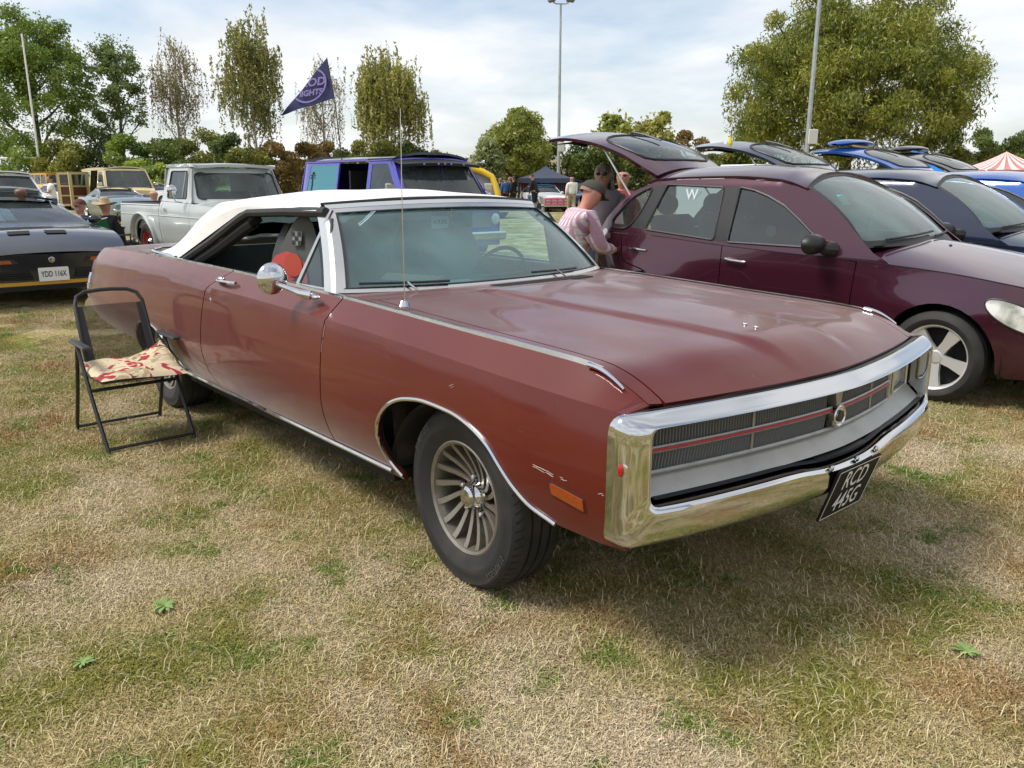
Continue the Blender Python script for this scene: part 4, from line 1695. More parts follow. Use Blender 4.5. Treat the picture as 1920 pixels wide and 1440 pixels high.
def alloy_wheel(par, c, sd, Rr=.317, wd=.205, rim=.205, spokes=5, m=None, name="wheel", dish=.02, plain=False, cap=None):
    m = m or mat("bright_alloy", (.68, .68, .67), .35, .55)
    w = emp(name, par, c, (0, 0, 0 if sd > 0 else math.pi))
    h = wd / 2
    k = rim
    prof = [(k, -h * .8), (k + .03, -h), (Rr - .05, -h * 1.02), (Rr - .012, -h * .85), (Rr, -h * .7), (Rr, -.03), (Rr - .006, -.028), (Rr - .006, -.02), (Rr, -.018), (Rr, .018), (Rr - .006, .02), (Rr - .006, .028), (Rr, .03), (Rr, h * .7), (Rr - .012, h * .85), (Rr - .05, h * 1.02), (k + .03, h), (k, h * .8)]
    G().lathe(prof, 40, 'y').mo("tyre", RUBBER, w)
    G().lathe([(k, -h * .8), (k - .012, -h * .7), (k - .014, h * .55), (k - .006, h * .78), (k + .004, h * .86), (k + .008, h * .8)], 36, 'y').mo("rim", m, w)
    if plain:
        G().lathe([(0, h * .45), (k * .35, h * .45), (k * .45, h * .30), (k * .8, h * .25), (k, h * .5)], 28, 'y').mo("wheel_disc", m, w)
        if cap:
            G().lathe([(0, h * .85), (k * .3, h * .75), (k * .42, h * .4)], 20, 'y').mo("hub_cap", cap, w)
        return w
    G().lathe([(0, -.02), (k, -.02)], 24, 'y').mo("brake_disc", DARK, w)
    s0 = None
    for i in range(spokes):
        a = 2 * math.pi * i / spokes + .35
        if s0 is None:
            g = G()
            for rr, hw_, y0 in ((.03, .028, h * .50), (k * .5, .030, h * .58), (k - .004, .042, h * .72)):
                pass
            P = []
            for rr, hw_, y0 in ((.03, .030, h * .52), (k * .5, .030, h * .60), (k - .004, .046, h * .74)):
                P += [(rr, y0, -hw_), (rr, y0, hw_), (rr, y0 - .03, hw_), (rr, y0 - .03, -hw_)]
            F = []
            for q in range(2):
                for e in range(4):
                    F.append([q * 4 + e, q * 4 + (e + 1) % 4, q * 4 + 4 + (e + 1) % 4, q * 4 + 4 + e])
            s0 = g.add(P, F).mo("spoke", m, w, rot=(0, a, 0))
        else:
            inst(s0, w, rot=(0, a, 0))
    G().lathe([(0, h * .62), (.038, h * .60), (.05, h * .45), (.05, 0)], 20, 'y').mo("hub_cap", m, w)
    return w


PTG = glass("tinted_side_glass", (.30, .42, .42), 1.85, .008, haze_amt=.05, haze=(.35, .5, .5))
PTW = glass("pale_screen_glass", (.52, .72, .70), 1.65, .01, haze_amt=.20, haze=(.42, .62, .60))
P_AUB = car_paint("aubergine_paint", (.060, .012, .026), .22, .45)
P_NAVY = car_paint("navy_paint", (.012, .020, .045), .22, .4)
P_BLUE = car_paint("bright_blue_paint", (.010, .085, .36), .22, .3)
P_DARK = car_paint("dark_plum_paint", (.030, .022, .028), .25, .4)


def build_hatch(label):
    root = thing("retro_hatchback", label, "car")
    PA = P_AUB
    off = pch([-3.42, -3.3, -3.1, -2.7, .2, .5, .75, .9], [-.20, -.10, -.03, 0, 0, -.06, -.16, -.30])
    zs = pch([-3.35, -2.75, -1.8, -.70, -.15, .30, .6, .85], [.99, .985, .935, .895, .865, .815, .75, .66])

    def Y(x, z):
        x, z = np.broadcast_arrays(np.asarray(x, float), np.asarray(z, float))
        y = np.interp(z, [.18, .28, .45, .62, .80, .92, 1.0, 1.1, 1.42, 1.60], [.70, .755, .785, .795, .795, .785, .765, .735, .630, .50])
        b1 = .060 * np.exp(-((x + .08) / .50)**2) * (1 - sst(.56, .86, z))
        b2 = .060 * np.exp(-((x + 2.62) / .46)**2) * (1 - sst(.56, .92, z))
        return y + b1 + b2 + off(x)
    B = Body(root, Y)
    zsl = lambda x: float(zs(x))
    fa = arc(-.10, .30, .365, -8, 188, 18)
    ra = arc(-2.616, .30, .375, -8, 188, 18)
    fen = [(.84, .66), (.86, .45), (.80, .25), (.32, .22)] + fa + [(-.50, .20), (-.70, .20), (-.72, .55), (-.705, .89)] + [(x, zsl(x) - .003) for x in (-.5, -.3, -.1, .1, .3, .5, .7)]
    B.side("fender", fen, PA, sp=(.05, .035))
    fd = [(-.712, .888), (-.728, .55), (-.708, .21), (-1.82, .21), (-1.835, .55), (-1.835, zsl(-1.835) - .003)] + [(x, zsl(x) - .003) for x in (-1.5, -1.2, -.95)]
    fdo = B.side("door", fd, PA, sp=(.06, .035))
    rd = [(-1.843, zsl(-1.84) - .003), (-1.843, .55), (-1.83, .21), (-2.19, .21), (-2.235, .30), (-2.30, .47), (-2.45, .63), (-2.65, .70), (-2.83, .735), (-2.90, .80), (-2.94, .98)] + [(x, zsl(x) - .003) for x in (-2.7, -2.4, -2.1)]
    rdo = B.side("door", rd, PA, sp=(.06, .035))
    qp = [(-2.948, .98), (-2.91, .80), (-2.84, .727), (-2.66, .692), (-2.455, .622), (-2.31, .465), (-2.243, .30), (-2.235, .25)] + ra[1:-1] + [(-3.02, .24), (-3.35, .28), (-3.40, .45), (-3.38, .80), (-3.33, .985)]
    B.side("quarter_panel", qp, PA, sp=(.05, .035))
    # greenhouse side with three windows
    rw = rpoly([(-2.67, 1.028), (-1.93, .975), (-1.95, 1.392), (-2.54, 1.412)], .03)
    fw = rpoly([(-1.80, .966), (-.97, .966), (-1.06, 1.05), (-1.20, 1.15), (-1.36, 1.255), (-1.52, 1.325), (-1.66, 1.37), (-1.80, 1.393)], .02)
    qw = smooth_poly([(-3.10, 1.07), (-3.06, 1.02), (-2.83, 1.03), (-2.67, 1.395), (-2.78, 1.365), (-2.92, 1.29), (-3.02, 1.19), (-3.09, 1.11)], 2)
    gh = [(-.47, .889), (-.60, .955), (-.74, 1.065), (-.86, 1.17), (-1.0, 1.278), (-1.17, 1.372), (-1.45, 1.435), (-1.9, 1.462), (-2.4, 1.455), (-2.68, 1.435), (-2.88, 1.365), (-3.05, 1.26), (-3.2, 1.11), (-3.29, .99)] + [(x, zsl(x) + .003) for x in (-2.9, -2.6, -2.2, -1.8, -1.4, -1.)]
    B.side("roof_side", gh, PA, holes=[rw, fw, qw], sp=(.045, .035))
    for wpoly, nm in ((rw, "rear_door_window"), (fw, "front_door_window"), (qw, "quarter_window")):
        B.side(nm, inset(wpoly, -.004), PTG, sp=(.08, .08), off=-.006, lip=0)
        for sd in (-1, 1):
            P = cols(wpoly[:, 0], sd * (Y(wpoly[:, 0], wpoly[:, 1]) + .002), wpoly[:, 1])
            G().tube(P, .010, 6, closed=True).mo("window_seal", BLACK, root)
    B.side("pillar_trim", [(-1.935, .975), (-1.795, .966), (-1.795, 1.392), (-1.955, 1.39)], BLACK, off=.003, sp=.05, lip=.003)
    B.side("pillar_trim", [(-2.83, 1.035), (-2.665, 1.03), (-2.535, 1.41), (-2.665, 1.40)], BLACK, off=.003, sp=.05, lip=.003)
    # joint lines
    B.line("waist_joint", [(x, zsl(x)) for x in np.linspace(-3.3, .8, 60)], .0035, DARK, off=-.001)
    B.side("inner_liner", [(.7, .7), (.7, .4)] + [(x + .01, z + .015) for x, z in fa] + [(-.52, .22), (-2.2, .22)] + [(x, z + .015) for x, z in ra] + [(-3.0, .3), (-3.3, .4), (-3.28, .95), (-2.5, .96), (-1.8, .91), (-.7, .87), (.2, .80)], DARK, sp=.12, off=-.025, lip=0)
    # hood
    zc = pch([-.75, -.5, -.1, .3, .65, .85], [1.03, 1.01, .955, .88, .775, .66])
    def hoodf(u, v):
        x = u
        yh = Y(x, zs(x)) - .002
        zz = zs(x) + .004 + (zc(x) - zs(x)) * (1 - np.abs(v)**2.3) + .012 * np.exp(-(v / .25)**2)
        return cols(x, v * yh, zz)
    V, F = pgeo([(.82, -1), (.82, 1), (-.70, 1), (-.60, .6), (-.50, 0), (-.60, -.6), (-.70, -1)], [], hoodf, (.05, .05), .01, flip=False)
    mo("hood", V, F, PA, root)
    for yv in (-.18, .18):
        G().ell((-.33, yv, float(zc(-.33)) + .008), (.012, .009, .006), 8, 6).mo("washer_nozzle", BLACK, root)
    # windscreen
    def wsf(s, t):
        s, t = np.asarray(s, float), np.asarray(t, float)
        bx, by, bz = -.50 - .225 * np.abs(s)**2.2, .735 * s, 1.008 - .02 * s * s
        tx, ty, tz = -1.33 + .10 * np.abs(s)**2.2, .625 * s, 1.50 - .105 * s * s
        bu = .03 * 4 * t * (1 - t)
        return cols(bx + (tx - bx) * t + bu, by + (ty - by) * t, bz + (tz - bz) * t + bu)
    V, F = pgeo(rpoly([(-.97, .04), (.97, .04), (.96, .97), (-.96, .97)], .04), [], wsf, .08, .004)
    mo("windscreen", V, F, PTW, root)
    V, F = pgeo([(-1.02, -.02), (1.02, -.02), (1.01, 1.0), (-1.01, 1.0)], [rpoly([(-.95, .06), (.95, .06), (.93, .955), (-.93, .955)], .06)], lambda s, t: wsf(s, t) + np.array([.003, 0, .003]), .08, .008)
    mo("windscreen_surround", V, F, BLACK, root)
    for sd in (-1,):
        s = np.linspace(-.75, .05, 10)
        G().tube(wsf(s, np.linspace(.05, .10, 10)) + np.array([.02, 0, .012]), .008, 6).mo("wiper_blade", BLACK, root)
        s = np.linspace(.0, .7, 10)
        G().tube(wsf(s, np.linspace(.05, .10, 10)) + np.array([.02, 0, .012]), .008, 6).mo("wiper_blade", BLACK, root)
    # roof
    re = pch([-3.0, -2.68, -2.4, -1.9, -1.45, -1.20], [1.30, 1.435, 1.455, 1.462, 1.435, 1.365])
    rc = pch([-3.0, -2.75, -2.4, -1.9, -1.5, -1.30], [1.50, 1.545, 1.572, 1.578, 1.548, 1.495])
    def rooff(x, v):
        e = re(x) + .002
        xx = x + (-.11) * (1 - np.abs(v)**2) * sst(-1.6, -1.2, x)
        return cols(xx, v * (Y(x, e) - .001), e + (rc(x) - e) * (1 - np.abs(v)**2.4))
    V, F = pgeo([(-1.21, -1), (-1.21, 1), (-2.76, 1), (-2.76, -1)], [], rooff, (.08, .07), .02, flip=True)
    mo("roof", V, F, PA, root)
    # raised tailgate
    tg = emp("tailgate", root)
    gx = pch([0, .3, .6, .85, 1.], [-2.74, -3.10, -3.52, -3.90, -4.18])
    gz = pch([0, .3, .6, .85, 1.], [1.565, 1.765, 1.885, 1.925, 1.912])
    gw = pch([0, .2, .6, 1.], [.53, .62, .66, .60])
    def tf(u, v, th=0.):
        return cols(gx(u) + th * .3, v * gw(u), gz(u) - .075 * np.abs(v)**2.2 - th)
    hole = smooth_poly([(.10, -.72), (.10, .72), (.30, .84), (.56, .80), (.58, 0), (.56, -.80), (.30, -.84)], 2)
    V, F = pgeo([(0, -1), (0, 1), (.95, 1), (1, .8), (1, -.8), (.95, -1)], [hole], tf, (.05, .08), .03, flip=True)
    mo("tailgate_panel", V, F, PA, tg)
    V, F = pgeo(inset(hole, -.01), [], tf, (.08, .12), 0, flip=True)
    mo("tailgate_glass", V, F, PTG, tg)
    P = tf(hole[:, 0], hole[:, 1]) + np.array([0, 0, .002])
    G().tube(P, .012, 6, closed=True).mo("tailgate_seal", BLACK, tg)
    V, F = pgeo([(.64, -.95), (.64, .95), (.97, .9), (.97, -.9)], [], lambda u, v: tf(u, v, .07), (.08, .12), 0, flip=False)
    mo("tailgate_lining", V, F, mat("tailgate_lining", (.03, .022, .026), .6), tg)
    G().tube(tf(np.array([.60, .50, .36]), np.array([0., .02, .05])) + np.array([0, 0, .03]), .010, 6).mo("rear_wiper", BLACK, tg)
    for sd in (-1, 1):
        G().tube([(-2.98, sd * .60, 1.30), (-3.36, sd * .60, 1.76)], .010, 8).mo("gas_strut", mat("strut_grey", (.45, .45, .45), .3, .5), tg)
    # tail, floor
    G().box((-1.3, 0, .26), (4.0, 1.35, .10)).mo("floor_pan", DARK, root)
    G().box((-3.36, 0, .42), (.10, 1.15, .30), bev=.04).mo("rear_bumper", PA, root)
    B.side("tail_lamp", smooth_poly([(-3.34, .78), (-3.25, .80), (-3.24, 1.0), (-3.29, 1.02)], 2), REDLENS, off=.006, sp=.04)
    def nose(y, z):
        return cols(.90 - .16 * (np.abs(y) / .62)**2 - .12 * np.clip(z - .5, 0, 1)**1.2, y, z)
    V, F = pgeo([(-.60, .24), (.60, .24), (.56, .60), (.40, .70), (-.40, .70), (-.56, .60)], [], nose, .07, .03)
    mo("front_bumper", V, F, PA, root)
    g = G()
    for i in range(9):
        z = .40 + i * .028
        yy = np.linspace(-.34 - .01 * i, .34 + .01 * i, 9)
        P = nose(yy, np.full(9, z)) + np.array([.008, 0, 0])
        g.tube(P, .006, 5)
    g.mo("grille_bars", CHROME, root)
    # lamps
    for sd in (-1, 1):
        el = [(.375 + .225 * math.cos(a) * math.cos(R(-24)) - .072 * math.sin(a) * math.sin(R(-24)), .615 + .225 * math.cos(a) * math.sin(R(-24)) + .072 * math.sin(a) * math.cos(R(-24))) for a in np.linspace(0, 2 * math.pi, 25)[:-1]]
        B.side("headlamp", el, mat("painted_lamp_glints", (.70, .71, .66), .10, coat=1., noise=(9., (.28, .29, .26), .40, .62), bump=(18., .5)), off=.008, sp=.04, lip=.02, sides=(sd,))  # grey mottling painted in for the reflections inside the lamp
        P = cols(np.array(el)[:, 0], sd * (Y(np.array(el)[:, 0], np.array(el)[:, 1]) + .006), np.array(el)[:, 1])
        G().tube(P, .006, 6, closed=True).mo("headlamp_seal", BLACK, root)
        G().ell((.66, sd * .66, .33), (.06, .05, .05), 14, 10).mo("fog_lamp", LENS, root)
    # handles, cap, mirrors
    for x, z in ((-2.70, .862), (-1.69, .832)):
        for sd in (-1, 1):
            xx = np.linspace(x - .09, x + .09, 7)
            yy = sd * (Y(xx, np.full(7, z)) + np.array([.012, .024, .03, .032, .03, .026, .014]))
            G().tube(cols(xx, yy, z - np.linspace(-.004, .01, 7)), [.015, .013, .011, .010, .009, .008, .007], 8).mo("door_handle", CHROME, root)
    B.side("fuel_cap", [(-3.165 + .062 * math.cos(a), .945 + .072 * math.sin(a)) for a in np.linspace(0, 2 * math.pi, 21)[:-1]], CHROME_OLD, off=.012, sp=.05, lip=.014, sides=(-1,))
    for sd in (-1, 1):
        mr = emp("door_mirror", root)
        G().ell((-1.0, sd * .90, 1.0), (.095, .125, .075), 18, 12, fn=lambda p: (p[0] * (1 if p[0] > 0 else .45), p[1], p[2])).mo("mirror_shell", BLACK, mr)
        G().tube([(-.90, sd * .755, .960), (-.93, sd * .82, .965), (-.97, sd * .86, .985)], [.055, .045, .04], 10).mo("mirror_arm", BLACK, mr)
    # interior
    G().box((-1.7, 0, .40), (2.3, 1.35, .06)).mo("carpet", CLOTH_DARK, root)
    G().grid(lambda u, v: (-.62 - .30 * u, 1.3 * (v - .5), 1.0 - .05 * u), 5, 10).grid(lambda u, v: (-.92 + .05 * u, 1.3 * (v - .5), .95 - .3 * u), 4, 10).mo("dashboard", GREY_TRIM, root)
    ST = mat("grey_seat_cloth", (.075, .078, .078), .85, bump=(120., .2))
    for x, y, w in ((-1.50, .36, .48), (-1.50, -.36, .48), (-2.35, .35, .58), (-2.35, -.35, .58)):
        s = emp("seat", root)
        G().box((x + .05, y, .56), (.50, w, .20), bev=.05).mo("seat_cushion", ST, s)
        g = G().box((0, 0, .29), (.14, w * .96, .58), bev=.05)
        o = g.mo("seat_back", ST, s, loc=(x - .22, y, .58), rot=(0, R(-14), 0))
        G().ell((x - .41, y, 1.235), (.055, .145, .095), 16, 10).mo("headrest", ST, s)
        G().tube([(x - .37, y - .05, 1.10), (x - .40, y - .05, 1.18)], .006, 6).tube([(x - .37, y + .05, 1.10), (x - .40, y + .05, 1.18)], .006, 6).mo("headrest_post", CHROME, s)
    G().tube([(-1.12 + .06 * math.cos(a), -.36 + .18 * math.sin(a), .93 + .17 * math.cos(a)) for a in np.linspace(0, 2 * math.pi, 25)[:-1]], .013, 8, closed=True).mo("steering_wheel", BLACK, root)
    # wheels
    w1 = alloy_wheel(root, (-.10, -.735, .305), -1, Rr=.307, rim=.212)
    for x, y, sd in ((-.10, .735, 1), (-2.616, -.735, -1), (-2.616, .735, 1)):
        c = copy_tree(w1, root)
        c.location, c.rotation_euler = (x, y, .305), (0, 0, 0 if sd > 0 else math.pi)
    for x in (-.10, -2.616):
        for sd in (-1, 1):
            th = np.linspace(-.2, math.pi + .2, 18)
            A = cols(x + .40 * np.cos(th), np.full(18, sd * .80), .30 + .40 * np.sin(th))
            Bq = A.copy(); Bq[:, 1] = sd * .42
            V, F = strip3(A, Bq)
            mo("wheel_well", V, F, DARK, root)
    return root


PT1 = build_hatch("aubergine purple retro hatchback with raised tailgate parked beside the brown convertible")
PT2 = copy_tree(PT1, None, {"aubergine_paint": P_NAVY})
PT3 = copy_tree(PT1, None, {"aubergine_paint": P_BLUE})
PT4 = copy_tree(PT1, None, {"aubergine_paint": P_DARK})
PT1.location = (.11, 3.855, 0)
PT2.location = (.0, 6.40, 0)
PT3.location = (.10, 8.95, 0)
PT4.location = (-.25, 11.6, 0)
for o, l in ((PT2, "navy retro hatchback with raised tailgate parked beyond the aubergine purple one"), (PT3, "bright blue retro hatchback with raised tailgate and blue spoiler"), (PT4, "dark plum retro hatchback with raised tailgate, beyond the bright blue one")):
    o['label'] = l
for o in (PT1, PT2, PT3, PT4):
    o['group'] = "retro hatchbacks parked in a row with raised tailgates"


def tailgate_spoiler(root, m):
    g = G()
    y = np.linspace(-.48, .48, 25)
    def pr(u, v):
        yy = (v - .5) * .96
        a = u * 2 * math.pi
        e = (1 - (abs(yy) / .485)**4) ** .5
        return (-3.86 + .20 * math.cos(a) * e, yy, 1.96 - .04 * (yy / .48)**2 + .045 * (math.sin(a) * e + .6))
    g.grid(pr, 17, 21)
    tgate = [c for c in root.children if c.name.startswith("tailgate") and c.type == 'EMPTY'][0]
    g.mo("tailgate_spoiler", m, tgate)
tailgate_spoiler(PT3, P_BLUE)
tailgate_spoiler(PT4, P_DARK)


def stickers():
    """Paper labels and toys seen in the near hatchback's windows."""
    r = PT1
    def card(nm, pts, m):
        mo(nm, pts, [list(range(len(pts)))], m, r, smooth=False)
    card("screen_sticker", [(-1.06, -.50, 1.34), (-1.05, -.40, 1.345), (-.98, -.42, 1.27), (-1.0, -.50, 1.27)], mat("teal_sticker", (.05, .55, .48), .6))
    card("white_disc", [(-1.52 + .045 * math.cos(a), -.60, 1.06 + .045 * math.sin(a)) for a in np.linspace(0, 6.283, 15)[:-1]], mat("white_card"))
    card("red_pennant", [(-1.76, -.55, 1.36), (-1.60, -.55, 1.37), (-1.70, -.55, 1.22)], mat("pennant_red", (.55, .08, .09), .8))
    lettering("window_letter", "W", .12, mat("white_card"), r, (-2.25, -float(.66) - .012, 1.33), (1, 0, 0), (0, 0.05, 1), bold=.002)
stickers()
# ---------------------------------------------------------------- other vehicles
DGLASS = glass("dark_tinted_glass", (.16, .21, .22), 1.6, .01, haze_amt=.06)
SGLASS = glass("car_glass", (.42, .53, .53), 1.55, .01, haze_amt=.08)


class Simple:
    pass


def simple_car(name, label, paint, loc, rz, cat="car", wb=2.6, fo=.8, ro=1.0, hw=.85, nose=.66, hood=.88, belt=.90, deck=.88, tail=.80, H=1.38,
               ws=(-.55, -1.15), rw=(-2.35, -2.95), wr=.60, r=.31, sill=.24, gm=None, posts=(-1.55,), group=None, lamps='round', bumper=None,
               doors=((-.62, -1.60),), wheelm=None, arch=None, crown=.05, seats=True, grille=True, roofm=None, rise=.0, bulge=0., plainwheels=True, capm=None, tread=None, noplate=False):
    gm = gm or SGLASS
    root = thing(name, label, cat, loc, rz, group)
    C = Simple()
    C.root = root
    xF, xR = fo, -(wb + ro)
    tr = tread or (hw - .10)
    ar = arch or (r + .055)
    zs = pch([xR, xR + .12, rw[1] - .02, ws[0] + .02, .3 * fo, fo - .10, fo], [tail, deck - .02, belt if rw[1] < xR + .3 else deck, hood, (hood * .6 + nose * .4) + rise, nose + .02, nose - .04])
    C.zs = zs
    off = pch([xR, xR + .10, xR + .5, -wb * .5, fo - .5, fo - .08, fo], [-.12, -.05, -.012, 0, -.012, -.06, -.13])

    def Y(x, z):
        x, z = np.broadcast_arrays(np.asarray(x, float), np.asarray(z, float))
        t = np.interp(z, [sill - .05, sill + .06, (sill + belt) / 2, belt - .06, belt, belt + .05, H - .02, H + .3], [.90, .965, 1.0, .985, .955, .93, wr / hw, wr / hw - .1])
        b = bulge * (np.exp(-((x) / .5)**2) + np.exp(-((x + wb) / .5)**2)) * (1 - sst(sill + .35, belt, z))
        return hw * t + off(x) * (1 - .6 * sst(belt, H, z)) + b
    C.Y = Y
    B = Body(root, Y)
    C.B = B
    fa, ra = arc(0, r, ar, -6, 186, 14), arc(-wb, r, ar, -6, 186, 14)
    pts = [(xF - .01, float(zs(xF)))] + [(xF, (sill + nose) / 2), (xF - .05, sill + .04), (ar + .1, sill)] + fa + [(-ar - .04, sill), (-wb + ar + .04, sill)] + ra + [(-wb - ar - .05, sill + .02), (xR + .05, sill + .06), (xR, (sill + tail) / 2)] + [(x, float(zs(x))) for x in np.linspace(xR + .01, xF - .02, 26)]
    gaps = sorted({x for d in doors for x in d}, reverse=True)
    if doors:
        # split the side along the door lines
        def clip(x0, x1):
            low = lambda x: sill
            P = [(x, z) for x, z in pts]
            from_top = [(x, float(zs(x))) for x in np.linspace(x0, x1, 8)]
            return from_top
        d0, d1 = max(gaps), min(gaps)
        fr = [(xF - .01, float(zs(xF))), (xF, (sill + nose) / 2), (xF - .05, sill + .04), (ar + .1, sill)] + fa + [(-ar - .03, sill)]
        fr = fr + ([(d0 + .004, sill)] if d0 < -ar - .05 else []) + [(x, float(zs(x))) for x in np.linspace(d0 + .004, xF - .03, 14)]
        B.side("fender", fr, paint, sp=(.08, .06))
        for a, b in zip(gaps[:-1], gaps[1:]):
            lowr = [(a - .004, sill + .01), (b + .004, sill + .01)]
            if b < -wb + ar:      # door notched by the rear arch
                lowr = [(a - .004, sill + .01), (-wb + ar + .05, sill + .01), (-wb + ar * .8 + .03, r + ar * .65), (b + .004, r + ar * .9)]
            B.side("door", lowr + [(x, float(zs(x))) for x in np.linspace(b + .004, a - .004, 8)], paint, sp=(.08, .06))
            for sd in (-1, 1):
                zh = float(zs(b)) - .10
                xx = np.linspace(b + .06, b + .20, 4)
                G().tube(cols(xx, sd * (Y(xx, np.full(4, zh)) + .015), np.full(4, zh)), .012, 6).mo("door_handle", CHROME, root)
        if d1 < -wb + ar:
            st = [(d1 - .004, r + ar * .9 - .01), (-wb + ar * .8 + .02, r + ar * .62), (-wb + ar + .02, sill + .02)]
        else:
            st = [(d1 - .004, sill)]
        q = st + [(-wb + ar + .01, sill)] + ra + [(-wb - ar - .05, sill + .02), (xR + .05, sill + .06), (xR, (sill + tail) / 2)] + [(x, float(zs(x))) for x in np.linspace(xR + .01, d1 - .004, 14)]
        B.side("quarter_panel", q, paint, sp=(.08, .06))
    else:
        B.side("body_side", pts, paint, sp=(.10, .07))
    B.side("inner_liner", [(xF - .1, nose - .08), (xF - .1, sill + .12)] + [(x, z + .02) for x, z in fa] + [(-ar - .05, sill + .03), (-wb + ar + .05, sill + .03)] + [(x, z + .02) for x, z in ra] + [(xR + .1, sill + .12), (xR + .1, tail - .1), (-wb * .5, belt - .1)], DARK, sp=.2, off=-.03, lip=0)

    def topf(x, v, cr=crown):
        yh = Y(x, zs(x)) - .001
        return cols(x, v * yh, zs(x) + cr * (1 - np.abs(v)**2.2) * sst(xR, xR + .4, x))
    C.topf = topf
    V, F = pgeo([(xF - .02, -1), (xF - .02, 1), (ws[0] - .10, 1), (ws[0] + .06, 0), (ws[0] - .10, -1)], [], topf, (.09, .09), .015)
    C.hood = mo("hood", V, F, paint, root)
    if rw[1] > xR + .25:
        V, F = pgeo([(rw[1] + .06, -1), (rw[1] + .06, 1), (xR + .01, 1), (xR + .01, -1)], [], topf, (.09, .09), .015, flip=True)
        mo("trunk_lid", V, F, paint, root)
    # nose and tail
    def nf(y, z):
        q = np.abs(y) / (hw - .1)
        return cols(xF + .045 * (1 - q**2.5) - .05 * np.clip((sill + .18) - z, 0, 1), y, z)
    yn = float(Y(xF, nose - .1))
    V, F = pgeo([(-yn + .01, sill + .02), (yn - .01, sill + .02), (yn - .005, nose - .04), (yn * .6, nose - .03 + crown * .6), (-yn * .6, nose - .03 + crown * .6), (-yn + .005, nose - .04)], [], nf, .09, .02)
    mo("nose_panel", V, F, paint, root)
    C.nf = nf
    def tf(y, z):
        q = np.abs(y) / (hw - .1)
        return cols(xR - .04 * (1 - q**2.5), y, z)
    V, F = pgeo([(-yn + .01, sill + .05), (yn - .01, sill + .05), (yn - .005, tail), (-yn + .005, tail)], [], tf, .1, .02, flip=True)
    mo("tail_panel", V, F, paint, root)
    for sd in (-1, 1):
        V, F = pgeo([(sd * yn * .55, tail - .22), (sd * yn * .93, tail - .22), (sd * yn * .93, tail - .10), (sd * yn * .55, tail - .10)][::sd], [], lambda y, z: tf(y, z) - np.array([.01, 0, 0]), .08, .02, flip=True)
        mo("tail_lamp", V, F, REDLENS, root)
    # greenhouse
    zb0, zb1 = float(zs(ws[0])) + crown * .2, float(zs(rw[1]))
    yA, yT = float(Y(ws[0] - .05, zb0)), float(Y(ws[1], H - .06))
    yC = float(Y(rw[1], zb1))
    def wsf(s, t):
        s, t = np.asarray(s, float), np.asarray(t, float)
        bx = ws[0] + .06 - .16 * np.abs(s)**2.2
        tx = ws[1] - .02 - .06 * np.abs(s)**2.2
        bu = .02 * 4 * t * (1 - t)
        return cols(bx + (tx - bx) * t + bu, s * (yA + (yT - yA) * t), zb0 + crown * .7 * (1 - s * s) * (1 - t) + (H - .05 - .03 * s * s - zb0) * t + bu * .5)
    V, F = pgeo([(-.95, .05), (.95, .05), (.94, .95), (-.94, .95)], [], wsf, .14, .004)
    mo("windscreen", V, F, gm, root)
    V, F = pgeo([(-1.0, -.01), (1.0, -.01), (1.0, 1.02), (-1.0, 1.02)], [[(-.94, .06), (.94, .06), (.93, .94), (-.93, .94)]], lambda s, t: wsf(s, t) + np.array([.003, 0, .002]), .14, .02)
    mo("windscreen_frame", V, F, paint, root)
    C.wsf = wsf
    def rwf(s, t):
        s, t = np.asarray(s, float), np.asarray(t, float)
        bx = rw[1] + .05 * np.abs(s)**2
        tx = rw[0] + .04 * np.abs(s)**2
        return cols(bx + (tx - bx) * t - .02 * 4 * t * (1 - t), s * (yC + (yT - yC) * t), zb1 + .01 + (H - .05 - .03 * s * s - zb1 - .01) * t)
    V, F = pgeo([(-.9, .08), (.9, .08), (.88, .90), (-.88, .90)], [], rwf, .14, .004, flip=True)
    mo("rear_window", V, F, gm, root)
    V, F = pgeo([(-1.0, -.01), (1.0, -.01), (1.0, 1.02), (-1.0, 1.02)], [[(-.89, .09), (.89, .09), (.87, .89), (-.87, .89)]], rwf, .14, .02, flip=True)
    mo("rear_window_frame", V, F, paint, root)
    zt_ = H - .085
    out = [(ws[0] - .08, float(zs(ws[0] - .1)) + .002), (ws[1] - .05, zt_ + .02), (ws[1] - .25, H - .055), (rw[0] + .25, H - .055), (rw[0] + .03, zt_ + .02), (rw[1] + .03, float(zs(rw[1])) + .002)] + [(x, float(zs(x)) + .002) for x in np.linspace(rw[1] + .1, ws[0] - .2, 6)]
    e0, e1 = (ws[0] - .17, float(zs(ws[0] - .2)) + .045), (ws[1] - .13, zt_ - .01)
    f0, f1 = (rw[1] + .14, float(zs(rw[1] + .2)) + .045), (rw[0] + .06, zt_ - .01)
    xs_ = [None] + list(posts) + [None]
    wins = []
    for i in range(len(posts) + 1):
        a_lo, a_hi = (e0, e1) if i == 0 else ((posts[i - 1] - .03, float(zs(posts[i - 1])) + .045), (posts[i - 1] - .03, zt_ - .005))
        b_lo, b_hi = (f0, f1) if i == len(posts) else ((posts[i] + .03, float(zs(posts[i])) + .045), (posts[i] + .03, zt_ - .005))
        wins.append(rpoly([a_lo, a_hi, b_hi, b_lo], .035, 3))
    B.side("roof_side", out, paint, holes=wins, sp=(.09, .07))
    for w_ in wins:
        B.side("side_window", inset(w_, -.004), gm, off=-.006, sp=.15, lip=0)
    def rooff(x, v):
        xc = x + .04 * (1 - np.abs(v)**2) * np.where(x > (ws[1] + rw[0]) / 2, 1, -1) * sst(.25, .0, np.minimum(ws[1] - x, x - rw[0]))
        e = H - .055
        return cols(xc, v * (Y(x, np.full_like(np.asarray(x, float), e)) - .001), e + .06 * (1 - np.abs(v)**2.2))
